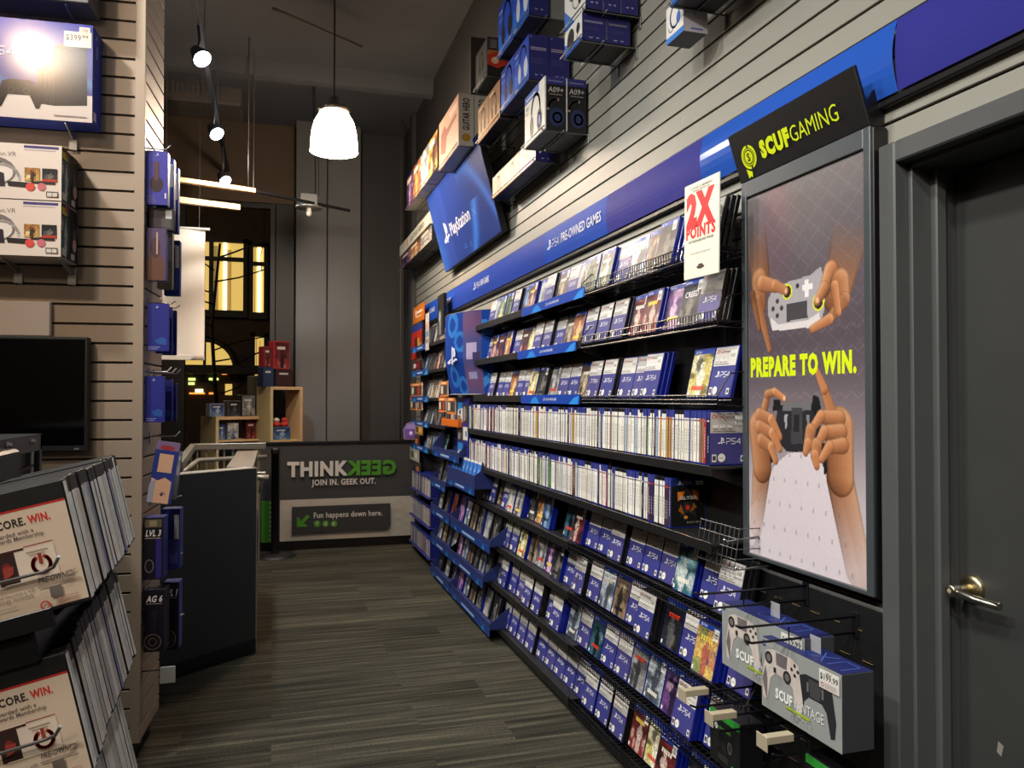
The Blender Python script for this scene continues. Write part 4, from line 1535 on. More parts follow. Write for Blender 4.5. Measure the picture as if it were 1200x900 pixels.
def scuf_box(lx, rx, ty, label, price, X=XV):
    yL, yR = YX(lx, X), YX(rx, X)
    w = yL - yR
    z1 = P(rx, ty, X=X).z
    h = .178
    dp = .088
    t = thing('controller_box', label, 'box', FR(X, (yL + yR) / 2, z1 - h), 'grey controller boxes on hooks')
    SIDE = mat('charcoal_card', (58, 60, 64), .45)
    MB().box((-w / 2, 0, -dp), (w / 2, h, -.0006), bev=.0015).build('box_body', SIDE, t)
    p = PR(.0001)
    p.rect(-w / 2, .0, w / 2, h, (142, 146, 145))
    p.rect(-w / 2 + .004, h - .022, -w / 2 + .018, h - .006, (54, 62, 120)).shapes_logo(-w / 2 + .011, h - .017, .009, (220, 224, 236))
    p.text('PlayStation', -w / 2 + .024, h - .015, .0055, (196, 200, 202))

    def pad(cx, cy, s, body, dark, sp_, front=True):
        p.poly([(cx - .5 * s, cy + .28 * s), (cx - .3 * s, cy + .36 * s), (cx + .3 * s, cy + .36 * s), (cx + .5 * s, cy + .28 * s), (cx + .62 * s, cy - .3 * s), (cx + .58 * s, cy - .62 * s), (cx + .46 * s, cy - .66 * s),
                (cx + .34 * s, cy - .2 * s), (cx + .2 * s, cy - .08 * s), (cx - .2 * s, cy - .08 * s), (cx - .34 * s, cy - .2 * s), (cx - .46 * s, cy - .66 * s), (cx - .58 * s, cy - .62 * s), (cx - .62 * s, cy - .3 * s)], body)
        if front:
            p.poly([(cx - .18 * s, cy + .34 * s), (cx + .18 * s, cy + .34 * s), (cx + .16 * s, cy + .1 * s), (cx - .16 * s, cy + .1 * s)], (110, 104, 106))
            p.ell(cx - .40 * s, cy + .17 * s, .12 * s, .12 * s, dark).ell(cx - .40 * s, cy + .17 * s, .07 * s, .07 * s, (110, 106, 106))
            p.ell(cx + .17 * s, cy - .03 * s, .12 * s, .12 * s, dark).ell(cx + .17 * s, cy - .03 * s, .07 * s, .07 * s, (100, 96, 96))
            for a in range(4):
                p.ell(cx + .40 * s + .09 * s * math.cos(a * PI / 2), cy + .17 * s + .09 * s * math.sin(a * PI / 2), .035 * s, .035 * s, dark, 10)
            p.rect(cx - .24 * s, cy - .06 * s, cx - .16 * s, cy + .04 * s, dark)
            p.poly([(cx - .6 * s, cy - .3 * s), (cx - .46 * s, cy - .66 * s), (cx - .44 * s, cy - .25 * s), (cx - .5 * s, cy)], (110, 104, 104))
        else:
            p.poly([(cx - .2 * s, cy + .3 * s), (cx + .2 * s, cy + .3 * s), (cx + .14 * s, cy - .05 * s), (cx - .14 * s, cy - .05 * s)], (66, 66, 68))
            p.rect(cx - .26 * s, cy + .02 * s, cx - .2 * s, cy + .22 * s, (100, 100, 100)).rect(cx + .2 * s, cy + .02 * s, cx + .26 * s, cy + .22 * s, (100, 100, 100))
            p.poly([(cx + .3 * s, cy + .4 * s), (cx + .5 * s, cy + .34 * s), (cx + .48 * s, cy + .26 * s), (cx + .28 * s, cy + .32 * s)], (24, 24, 26))
    pad(w * .20, h * .54, .118, (40, 41, 44), (20, 20, 20), 0, False)
    pad(-w * .22, h * .62, .134, (196, 186, 180), (44, 40, 40), 0)
    p.text('SCUF', -w * .30, h * .235, .024, (232, 232, 228), w=w * .225, bold=.07)
    p.text('VANTAGE', -w * .065, h * .235, .024, (214, 216, 214), w=w * .37, bold=-.004)
    p.rect(-w * .16, h * .17, w * .14, h * .205, (150, 176, 40))
    p.text('FOR PS4', -w * .02, h * .12, .006, (190, 192, 190))
    for i, st in enumerate((PS4[0], PS4[1])):
        pass
    p.stroke([(-.035, .012), (-.028, .028), (-.021, .012)], .0015, (170, 174, 174)).arc(-.008, .02, .008, .008, .0015, (170, 174, 174)).stroke([(.008, .012), (.02, .028)], .0015, (170, 174, 174)).stroke([(.008, .028), (.02, .012)], .0015, (170, 174, 174)).stroke([(.03, .012), (.03, .028), (.046, .028), (.046, .012)], .0015, (170, 174, 174))
    p.rect(w * .26, h * .72, w * .485, h * .965, (214, 212, 206))
    p.text('NEW', w * .37, h * .91, .006, (60, 58, 56), anchor='c', bold=.02)
    p.text(price, w * .372, h * .84, .0135, (44, 42, 40), w=w * .20, anchor='c', bold=.03)
    p.rect(w * .27, h * .73, w * .475, h * .815, (204, 196, 190)).arc(w * .298, h * .77, .0045, .0045, .0016, (190, 60, 50), n=12)
    for i in range(3):
        p.rect(w * .325, h * (.745 + .022 * i), w * .45, h * (.752 + .022 * i), (140, 130, 126))
    p.build('box_print', GLOSS, t, Matrix.Translation((0, 0, 0)))
    # lid in dark blue with drawn shapes
    p = PR(.0001)
    p.rect(-w / 2 + .001, 0, w / 2 - .001, dp - .002, (30, 38, 92))
    sc_ = .030
    p.arc(-.03, dp / 2, sc_ * .8, sc_ * .8, .003, (70, 96, 176)).stroke([(.012, dp * .2), (.06, dp * .8)], .003, (70, 96, 176)).stroke([(.012, dp * .8), (.06, dp * .2)], .003, (70, 96, 176)).stroke([(.082, dp * .2), (.082, dp * .8), (.13, dp * .8), (.13, dp * .2)], .003, (70, 96, 176))
    p.build('box_lid', GLOSS, t, frame((0, h + .0006, -.0006), (1, 0, 0), (0, 0, -1)))
    MB().box((-.020, h, -dp * .55 - .001), (.020, h + .040, -dp * .55 + .001), bev=.0008).build('hang_tab', CLEAR, t)
    return (yL + yR) / 2, z1


c1, zt1 = scuf_box(891, 984, 790, 'nearest grey controller box hanging on hooks by the door, priced 199.99', '$199.99')
c0, zt0 = scuf_box(845, 941, 748, 'grey controller box partly behind the nearest one, priced 169.99', '$169.99', X=1.262)
hook('display_hook', 'long black double hook holding the nearest grey controller box', c1 + .03, zt1 + .050, .335)
hook('display_hook', 'long black double hook holding the farther grey controller box', c0 + .02, zt0 + .055, .335)


def xbox_box(px, py, X, label, w=.155, h=.150):
    q = P(px, py, X=X)
    t = thing('console_accessory_box', label, 'box', FR(X, q.y - w / 2, q.z - h), 'black and green boxes on hooks')
    MB().box((-w / 2, 0, -.075), (w / 2, h, -.0006), bev=.0015).build('box_body', BLACKP, t)
    p = PR(.0001)
    p.rect(-w / 2, 0, w / 2, h, (26, 27, 27)).rect(-w / 2, h * .86, w / 2, h, (46, 150, 52))
    p.ell(-w * .28, h * .70, .009, .009, (196, 204, 200), 16).stroke([(-w * .28 - .006, h * .70 - .005), (-w * .28 + .006, h * .70 + .005)], .0014, (26, 27, 27)).stroke([(-w * .28 - .006, h * .70 + .005), (-w * .28 + .006, h * .70 - .005)], .0014, (26, 27, 27))
    p.text('XBOX ONE', -w * .18, h * .68, .008, (96, 180, 70))
    p.rect(-w * .12, h * .885, w * .05, h * .96, (60, 120, 50))
    p.ell(w * .18, h * .44, .012, .017, (92, 92, 90), 16).ell(w * .18, h * .44, .008, .012, (50, 50, 50), 16)
    for i in range(3):
        p.rect(-w * .20, h * (.12 + .04 * i), w * .12, h * (.13 + .04 * i), (86, 86, 84))
    p.rect(w * .24, h * .04, w * .46, h * .14, (70, 170, 76))
    p.poly([(-w * .3, h * .3), (-w * .18, h * .5), (w * .04, h * .5), (w * .1, h * .26), (-w * .1, h * .36)], (36, 37, 38))
    p.build('box_print', GLOSS, t)
    return t, q.y - w / 2, q.z


t_, yx, zx = xbox_box(832, 826, 1.235, 'black box with green top edge under the farther grey controller box')
hook('display_hook', 'lower hook with cream price tag above the black and green box', yx + .02, zx + .045, .30, True)
hook('display_hook', 'lower hook with cream price tag in front of the green topped box', yx - .075, zx + .012, .27, True)
t_, yx2, zx2 = xbox_box(944, 882, 1.26, 'black and green box at the very bottom under the nearest grey box')
hook('display_hook', 'lowest hook with cream price tag under the nearest grey controller box', yx2 + .055, zx2 + .035, .29, True)

# ------------------------------------------------------------------ tilted blue light sign high on the wall
Xb_ = 1.385
yA, yBq = YX(522, Xb_), YX(588, Xb_)
zA = (P(522, 318, X=Xb_).z + P(588, 273.5, X=Xb_).z) / 2
tl = math.radians(-15)
Ht, Wt = .635, yA - yBq
st = thing('lit_sign', 'wide blue tilted wall sign with white emblem and lettering, high on the slatwall', 'sign', FR(Xb_, yA, zA, tl))
MB().box((0, 0, -.045), (Wt, Ht, -.001), bev=.004).build('sign_body', BLACKP, st)
nx, ny = 90, 36
yy, xx = np.mgrid[0:ny, 0:nx]
u_, v_ = (xx + .5) / nx, 1 - (yy + .5) / ny
im = np.zeros((ny, nx, 3)) + np.array([34, 54, 122.])
im[(u_ < .28)] = [40, 62, 136]
im += (np.clip(1 - u_ / .18, 0, 1) * np.clip(1.2 - v_, 0, 1))[..., None] * np.array([10, 34, 50])
curve = .18 + .62 * np.clip((u_ - .45) / .5, 0, 1) ** 2.2
wv = np.exp(-((v_ - (.95 - 1.3 * (u_ - .62) ** 2 * 4)) / .12) ** 2) * (u_ > .58)
im += wv[..., None] * np.array([16, 42, 66])
wv2 = np.exp(-((u_ - (.60 + .25 * (v_ - .0) ** .7)) / .05) ** 2) * (v_ < .5)
im += wv2[..., None] * np.array([18, 52, 76])
pr = PR(.0002)
pr.grid(np.clip(im, 0, 255), .004, .004, Wt - .004, Ht - .004)
pr.shapes_logo(Wt * .20, Ht * .30, Ht * .26, (206, 210, 226))
pr.text('PlayStation', Wt * .29, Ht * .34, Ht * .15, (206, 210, 226), w=Wt * .36, bold=.015)
pr.rect(Wt * .333 - .002, .004, Wt * .333, Ht - .004, (28, 46, 108)).rect(Wt * .666 - .003, .004, Wt * .666, Ht - .004, (18, 30, 72))
pr.stroke([(Wt * .80, Ht * .76), (Wt * .845, Ht * .76), (Wt * .845, Ht * .86), (Wt * .80, Ht * .86)], .004, (90, 116, 180), closed=True)
pr.stroke([(Wt * .70, Ht * .34), (Wt * .75, Ht * .42)], .005, (100, 150, 210)).stroke([(Wt * .70, Ht * .42), (Wt * .75, Ht * .34)], .005, (100, 150, 210))
pr.arc(Wt * .57, Ht * .10, .016, .016, .004, (90, 140, 200)).stroke([(Wt * .46, Ht * .10), (Wt * .48, Ht * .15), (Wt * .50, Ht * .10)], .004, (90, 140, 200), closed=True)
pr.build('sign_face', BANN, st)
MB().box((Wt * .2, Ht * .2, -.075), (Wt * .24, Ht * .4, -.045), bev=.003).box((Wt * .76, Ht * .2, -.075), (Wt * .8, Ht * .4, -.045), bev=.003).build('sign_bracket', BLACKM, st)

# ------------------------------------------------------------------ product boxes on high wall shelves
DULL = mat('grey_wire', (120, 120, 120), .4, .6)
mat('smoky_shelf', (34, 34, 38), .25)


def hshelf(y0, y1, z, x0, label):
    c = (y0 + y1) / 2
    t = thing('glass_shelf', label, 'shelf', (x0, c, z), 'thin shelves high on the slatwall')
    MB().tube([(.0, y0 - c, .010), (.0, y1 - c, .010)], .003, 6).build('front_rail', DULL, t)
    MB().tube([(.10, y0 - c, -.004), (.10, y1 - c, -.004)], .003, 6).build('middle_rail', DULL, t)
    n = max(2, int((y1 - y0) / .45) + 1)
    for i in range(n):
        yy = y0 - c + .03 + (y1 - y0 - .06) * i / (n - 1)
        MB().tube([(.0, yy, .010), (.006, yy, -.004), (XW - x0 - .003, yy, -.004)], .003, 5).box((XW - x0 - .006, yy - .008, -.05), (XW - x0 - .001, yy + .008, .0), bev=.001).build('shelf_arm', DULL, t)
    return t


def headset(p, cx, cy, s, band, cup, pad=None):
    p.arc(cx, cy + .05 * s, .30 * s, .40 * s, .075 * s, band, .0, PI, 18)
    p.stroke([(cx - .30 * s, cy + .05 * s), (cx - .30 * s, cy - .15 * s)], .07 * s, band).stroke([(cx + .30 * s, cy + .05 * s), (cx + .30 * s, cy - .15 * s)], .07 * s, band)
    p.ell(cx - .28 * s, cy - .2 * s, .13 * s, .24 * s, cup, 18).ell(cx + .26 * s, cy - .2 * s, .17 * s, .25 * s, cup, 18)
    if pad:
        p.arc(cx + .26 * s, cy - .2 * s, .10 * s, .15 * s, .04 * s, pad)


def pbox(label, M, w, h, d, front, side=None, body=NAVY, group='boxed headsets high on the wall', name='headset_box', cat='box'):
    """M: frame whose origin is the bottom middle of the front face, z out of the wall"""
    t = thing(name, label, cat, M, group)
    MB().box((-w / 2, 0, -d), (w / 2, h, -.0008), bev=.002).build('box_body', body, t)
    p = PR(.00015)
    front(p, w, h)
    p.build('box_front', GLOSS, t, Matrix.Translation((-w / 2, 0, -.0004)))
    if side:
        p = PR(.00015)
        side(p, d, h)
        p.build('box_side', GLOSS, t, frame((w / 2 + .0004, 0, -.0008), (0, 0, -1), (0, 1, 0)))
    return t


def f_blue(white):
    def f(p, w, h):
        p.rect(0, 0, w, h, (28, 74, 190))
        p.poly([(0, 0), (w, 0), (w, h * .35), (w * .5, h * .2), (0, h * .5)], (34, 108, 222))
        p.poly([(0, h), (0, h * .8), (w * .5, h)], (24, 50, 150))
        headset(p, w * .6, h * .52, h * .85, (30, 32, 40) if not white else (196, 206, 220), (24, 26, 32) if not white else (206, 214, 226))
        p.rect(w * .06, h * .84, w * .3, h * .87, (200, 214, 236)).rect(w * .06, h * .66, w * .34, h * .72, (70, 130, 226)).rect(w * .05, h * .05, w * .26, h * .12, (214, 222, 236))
    return f


def s_navy(p, d, h):
    p.rect(0, 0, d, h, (44, 44, 104))
    p.shapes_logo(d * .1, h * .93, h * .04, (150, 156, 200))
    p.rect(d * .08, h * .70, d * .86, h * .725, (150, 140, 160)).rect(d * .08, h * .66, d * .86, h * .685, (150, 140, 160))
    for i in range(4):
        p.rect(d * .08, h * (.36 + .035 * i), d * .7, h * (.37 + .035 * i), (76, 78, 130))
    p.stroke([(d * .3, h * .12), (d * .36, h * .1), (d * .42, h * .12)], .004, (170, 176, 210)).stroke([(d * .6, h * .12), (d * .66, h * .1), (d * .68, h * .12)], .004, (170, 176, 210))


def f_a9(p, w, h):
    p.rect(0, 0, w, h, (216, 214, 206)).rect(0, h * .84, w, h, (52, 92, 178)).rect(w * .72, h * .84, w, h, (224, 222, 216))
    p.rect(w * .08, h * .89, w * .55, h * .92, (196, 208, 228))
    p.text('A09', w * .06, h * .70, h * .07, (60, 60, 62), bold=.03)
    p.rect(w * .06, h * .62, w * .2, h * .64, (110, 110, 110))
    headset(p, w * .56, h * .46, h * .86, (52, 50, 50), (46, 44, 46), (60, 110, 190))
    p.ell(w * .56 + .26 * h * .86, h * .46 - .2 * h * .86, .055 * h, .09 * h, (70, 120, 200))
    p.ell(w * .84, h * .06, .008, .008, (150, 150, 150), 12)


def s_a9(p, d, h):
    p.rect(0, 0, d, h, (34, 33, 34)).rect(0, h * .86, d, h, (52, 52, 116)).rect(0, 0, d * .05, h, (206, 204, 198))
    p.rect(d * .15, h * .91, d * .85, h * .93, (120, 122, 160))
    p.text('A09+', d * .14, h * .71, h * .10, (176, 172, 166), w=d * .74, bold=.02, slant=.1)
    p.rect(d * .2, h * .66, d * .84, h * .68, (120, 116, 112))
    p.arc(d * .55, h * .36, d * .42, h * .22, .012, (150, 136, 128), PI * .45, PI * .95, 10)
    p.ell(d * .56, h * .25, d * .38, h * .18, (40, 48, 84)).arc(d * .60, h * .24, d * .20, h * .09, .012, (130, 154, 200))


def f_white(p, w, h):
    p.rect(0, 0, w, h, (212, 212, 206)).poly([(0, 0), (w * .5, 0), (0, h * .4)], (60, 110, 190))
    p.ell(w * .42, h * .66, w * .22, h * .26, (96, 96, 100)).ell(w * .42, h * .66, w * .14, h * .17, (140, 140, 144)).ell(w * .42, h * .66, w * .06, h * .07, (60, 60, 64))
    p.ell(w * .75, h * .3, w * .08, h * .1, (40, 40, 42)).arc(w * .6, h * .4, w * .2, h * .2, .005, (70, 70, 72), PI, PI * 1.9, 10)


def f_dark(p, w, h):
    p.rect(0, 0, w, h, (214, 216, 210)).poly([(0, 0), (w, 0), (w, h * .12), (0, h * .5)], (50, 100, 186))
    p.ell(w * .36, h * .5, w * .2, h * .38, (36, 36, 40)).ell(w * .78, h * .6, w * .1, h * .2, (36, 36, 40)).stroke([(w * .7, h * .3), (w * .84, h * .5)], .006, (40, 40, 42))


def f_gold(seed):
    def f(p, w, h):
        p.grid(art_arr('city' if seed % 2 else 'gold', 40 + seed, 10, 14), 0, 0, w, h)
        p.rect(0, 0, w, h, (150, 108, 66)).rect(0, 0, w, h * .2, (206, 150, 80)).ell(w * .5, h * .3, w * .4, h * .22, (200, 140, 70))
        headset(p, w * .5, h * .5, h * .7, (60, 46, 40), (52, 40, 36))
        p.rect(w * .08, h * .86, w * .5, h * .9, (230, 214, 190))
    return f


def s_blk(p, d, h):
    p.rect(0, 0, d, h, (40, 38, 38))
    p.rect(d * .1, h * .7, d * .8, h * .72, (110, 106, 100))


BLKCARD = mat('black_card', (36, 36, 38), .45)
GREYB = mat('grey_card', (92, 92, 92), .5)


def row_of(X, pn, pf, zpt, hpx, n, depth, fronts, sides, labels, body, layers=1, ndeep=1, name='headset_box', cat='box', group='boxed headsets high on the wall', shelf=None, gap=.004):
    """boxes from the near pixel pn to the far pixel pf along a shelf whose level is read at zpt"""
    yn, yf = YX(pn, X), YX(pf, X)
    z = P(*zpt, X=X).z
    h = P(*hpx, X=X).z - z
    w = (yf - yn) / n
    if shelf:
        hshelf(yn - .02, yf + .02, z, X - .012, shelf)
    out = []
    for i in range(n):
        for dd in range(ndeep - 1, -1, -1):
            M = FR(X + dd * (depth + gap), yn + w * (i + .5), z)
            lab = labels[i] if dd == 0 else f'{"first" if dd == 1 else "second"} box behind the {labels[i]}'
            out.append(pbox(' '.join(lab.split()[:16]), M, w - gap, h, depth, fronts[i % len(fronts)], sides[i % len(sides)], body, name=name, cat=cat, group=group))
    return z, h


# upper and lower blue headset boxes
row_of(1.21, 620, 584, (620, 16), (584, 12), 2, .105, [f_blue(True), f_blue(False)], [s_navy], ['blue headset box with white headset, top blue shelf', 'blue headset box with black headset, top blue shelf'], NAVY, ndeep=1, shelf='thin shelf under the topmost blue headset boxes')
row_of(1.21, 620, 587, (620, 92), (620, 39), 2, .105, [f_blue(True), f_blue(False)], [s_navy], ['blue headset box with white headset, lower blue shelf', 'blue headset box with black headset, lower blue shelf'], NAVY, ndeep=2, shelf='thin shelf under the lower blue headset boxes')
y_ = YX(647, 1.3)
pbox('plain grey box beside the topmost blue headset boxes', FR(1.325, YX(620, 1.21) + .13, P(620, 16, X=1.21).z), .24, .2, .10, lambda p, w, h: p.rect(0, 0, w, h, (130, 130, 126)), lambda p, d, h: p.rect(0, 0, d, h, (120, 122, 118)), GREYB, name='product_box')
# white fronted boxes, two levels
row_of(1.20, 687, 662, (687, 8), (687, -60), 1, .075, [f_white], [s_navy], ['white fronted headset box at the top edge, upper level'], BLKCARD, ndeep=3, shelf='thin shelf carrying white fronted boxes at the top of the wall')
row_of(1.20, 683, 662, (683, 45), (683, 13), 1, .105, [f_dark], [s_navy], ['low white and blue box under the white fronted headset boxes'], BLKCARD, ndeep=2, shelf='thin shelf under the low white and blue boxes')
# grey and white nine-plus boxes
row_of(1.225, 639, 615, (639, 151), (639, 88), 1, .103, [f_a9], [s_a9], ['white headset box with black sides and blue ringed ear cups, hung low'], GREYB, ndeep=2, shelf='thin shelf under the white headset boxes with black sides')
# gold boxes behind the blue ones
row_of(1.215, 586, 560, (586, 137), (586, 92), 2, .105, [f_gold(0), f_gold(1)], [s_blk], ['tan and gold headset box next to the lower blue boxes', 'tan and gold headset box second from the lower blue boxes'], BLKCARD, ndeep=1, shelf='dark shelf under the tan and gold headset boxes')
row_of(1.31, 628, 577, (628, 188), (628, 158), 3, .105, [lambda p, w, h: (p.grid(art_arr('white', 91, 10, 12), 0, 0, w, h), p.rect(0, 0, w, h * .2, (196, 150, 190)), headset(p, w * .55, h * .5, h * .7, (190, 170, 160), (196, 180, 170))), f_gold(4), f_gold(7)],
       [s_navy, s_blk, s_blk], ['white and pink headset box under the black sided headset boxes', 'glowing gold headset box under the black sided headset boxes', 'brown headset box next to the tilted blue sign'], NAVY, ndeep=1, shelf='dark shelf below the black sided headset boxes, beside the tilted sign')


def f_blackbox(p, w, h):
    p.rect(0, 0, w, h, (60, 58, 56)).rect(w * .1, h * .15, w * .9, h * .9, (84, 82, 80))
    headset(p, w * .5, h * .55, h * .6, (36, 34, 34), (30, 28, 28))
    p.rect(w * .08, h * .04, w * .7, h * .08, (190, 186, 180))


def s_redart(p, d, h):
    p.rect(0, 0, d, h, (44, 40, 38)).rect(d * .05, h * .70, d * .95, h * .97, (84, 80, 78))
    for i in range(6):
        p.rect(d * .15, h * (.73 + .035 * i), d * .42, h * (.745 + .035 * i), (150, 148, 144)).rect(d * .52, h * (.73 + .035 * i), d * .85, h * (.745 + .035 * i), (150, 148, 144))
    p.rect(0, h * .3, d, h * .66, (176, 120, 60))
    p.poly([(0, h * .28), (d * .5, h * .2), (d, h * .34), (d * .9, h * .58), (d * .5, h * .66), (0, h * .52)], (200, 60, 40)).ell(d * .35, h * .4, d * .18, h * .09, (230, 190, 150))


row_of(1.215, 571, 557, (571, 88), (571, 43), 1, .13, [f_blackbox], [s_redart], ['black headset box with red and orange side picture'], BLKCARD, shelf='thin shelf under the black box with the red side picture')
pbox('slim dark grey panel box standing beside the guitar boxes', FR(1.22, YX(549, 1.22) - .03, P(549, 122, X=1.22).z), .05, .42, .20, lambda p, w, h: p.rect(0, 0, w, h, (62, 60, 58)), lambda p, d, h: p.rect(0, 0, d, h, (70, 68, 66)), GREYB, name='product_box')


def f_guitar(p, w, h):
    p.grid(art_arr('city', 5, 14, 8), 0, 0, w, h)
    p.rect(0, 0, w, h, (206, 158, 136))
    p.poly([(w * .1, h * .3), (w * .35, h * .2), (w * .42, h * .5), (w * .9, h * .62), (w * .9, h * .7), (w * .4, h * .66), (w * .3, h * .8), (w * .12, h * .7)], (150, 92, 76))
    p.rect(w * .55, h * .78, w * .92, h * .9, (230, 200, 180))


def s_guitar(p, d, h):
    p.rect(0, 0, d, h, (214, 208, 194))
    q = PR(.00015)
    q.z = p.z + .0003
    q.text('GUITAR HERO', 0, 0, d * .42, (44, 42, 40), w=h * .62, bold=.06)
    # the words run up the side: turn them
    b = len(p.v)
    for x, y, z in q.v:
        p.v.append((d * .70 - y, h * .30 + x, z))
    for f, m_, c, s_ in zip(q.f, q.m, q.c, q.sm):
        p.f.append(tuple(b + i for i in f)); p.m.append(m_); p.c.append(c); p.sm.append(s_)
    p.ell(d * .5, h * .16, d * .30, h * .08, (196, 150, 60), 16)


CREAMB = mat('cream_card', (206, 200, 186), .5)
zg, hg = row_of(1.13, 537, 514, (538, 169), (538, 108), 1, .10, [f_guitar], [s_guitar], ['big pale guitar game box with black words down its white side'], CREAMB, ndeep=2, name='guitar_game_box', group='guitar game boxes on the wall', shelf='steel shelf under the big pale guitar boxes')


def f_toy(seed):
    def f(p, w, h):
        p.grid(art_arr(['gold', 'city', 'orange', 'purple'][seed % 4], 60 + seed, 12, 10), 0, 0, w, h)
        p.rect(w * .1, h * .75, w * .7, h * .9, (240, 220, 190))
    return f


row_of(1.13, 512, 476, (512, 196), (512, 152), 4, .12, [f_toy(0), f_toy(1), f_toy(2), f_toy(3)], [s_blk], ['warm coloured game box beside the big guitar boxes', 'orange game box second along from the guitar boxes', 'golden game box third along from the guitar boxes', 'pinkish game box at the far end of the high shelf'],
       CREAMB, name='product_box', group='warm boxes on the far high shelf', shelf='steel shelf at the far top of the wall with warm boxes')


def f_gh2(p, w, h):
    p.rect(0, 0, w, h, (208, 204, 190)).ell(w * .30, h * .5, h * .34, h * .34, (196, 154, 60), 16)
    p.text('GUITAR HERO', w * .40, h * .3, h * .4, (70, 84, 60), w=w * .44, bold=.05)


hshelf(YX(503.5, 1.25), YX(467, 1.25), P(467, 317, X=1.25).z, 1.24, 'lower steel shelf at the far end, left of the tilted sign')
za_ = P(467, 317, X=1.25).z
yn, yf = YX(503, 1.25), YX(468, 1.25)
pbox('long white guitar box lying flat left of the tilted blue sign', FR(1.25, (yn + yf) / 2, za_ + .13), yf - yn, .105, .18, f_gh2, None, CREAMB, name='guitar_game_box', group='guitar game boxes on the wall')
for i in range(3):
    w_ = (yf - yn) / 3
    pbox(f'small dark game box under the long white guitar box, {ordn(i + 1)} from the sign', FR(1.27, yn + w_ * (i + .5), za_), w_ - .01, .128, .15, f_toy(i + 5), s_blk, BLKCARD, name='product_box', group='small boxes under the long guitar box')
# nearest small white headset box at the top and the box bottom above it
X9 = 1.30
row_of(X9, 803, 782, (803, 34), (803, -10), 1, .09, [lambda p, w, h: (p.rect(0, 0, w, h, (218, 216, 210)), p.rect(0, 0, w, h * .16, (60, 120, 200)), p.arc(w * .5, h * .62, w * .25, h * .3, .008, (70, 110, 180)), p.ell(w * .72, h * .5, w * .12, h * .16, (70, 110, 190)), p.arc(w * .3, h * .4, w * .15, h * .14, .003, (60, 60, 64), PI, 2 * PI, 10))],
       [lambda p, d, h: (p.rect(0, 0, d, h, (176, 168, 176)), p.rect(d * .3, h * .07, d * .8, h * .12, (90, 100, 150)))], ['small white and blue headset box hung alone over the bare slats'], GREYB, name='headset_box')
row_of(1.25, 858, 788, (788, 7), (788, -80), 2, .16, [f_white], [s_navy], ['dark bottomed box at the very top edge, nearer one', 'dark bottomed box at the very top edge, farther one'], BLKCARD, shelf='thin shelf at the very top edge over the single white box')
# ================================================================== far bay of the game wall
XFR = 1.33


def tray(label, pn, pf, z, X=1.27, lip=.05, deep=.15, back=.16, strip=True, body=NAVY):
    yn, yf = YX(pn, X), YX(pf, X)
    w = yf - yn
    t = thing('display_tray', label, 'tray', FR(X, (yn + yf) / 2, z), 'blue card trays on the game wall')
    mb = MB()
    mb.box((-w / 2, -.004, -deep), (w / 2, 0, 0), bev=.001).box((-w / 2, 0, -.003), (w / 2, lip, 0), bev=.001).box((-w / 2, 0, -deep), (w / 2, back, -deep + .003), bev=.001)
    for x in (-w / 2, w / 2):
        mb.prism([(0, 0), (deep, 0), (deep, back), (0, lip)], -.0015, .0015, frame((x, 0, 0), (0, 0, -1), (0, 1, 0)))
    mb.build('tray_body', body, t)
    if strip:
        p = PR()
        p.rect(-w / 2, -.045, w / 2, .0, (24, 56, 124))
        for a in (-.36, .34):
            p.poly([(w * a - .03, -.045), (w * a + .05, -.045), (w * a + .03, -.006)], (40, 112, 178))
        p.rect(-w * .16, -.030, w * .16, -.014, (150, 176, 214))
        p.build('tray_strip', GLOSS, t, Matrix.Translation((0, 0, .0008)))
    return t, yn, yf


def rest_case(y, z, col, X=XFR, shc=(20, 20, 22), art_=None):
    """front-facing case of the far bay, part of the packed mass"""
    M = FR(X, y, z, LEAN)
    REST.box((-CW / 2, 0, -CT), (CW / 2, CH_, 0), 0, shc, bev=.001, M=M)
    nx, ny = 5, 7
    a = art_arr(art_[0], art_[1], nx, ny)
    for j in range(ny):
        for i in range(nx):
            x0, x1 = -cw / 2 + cw * i / nx, -cw / 2 + cw * (i + 1) / nx
            y1, y0 = .004 + chh * (1 - j / ny), .004 + chh * (1 - (j + 1) / ny)
            REST.face([M @ Vector(p) for p in ((x0, y0, .0004), (x1, y0, .0004), (x1, y1, .0004), (x0, y1, .0004))], 0, tuple(a[j, i]))


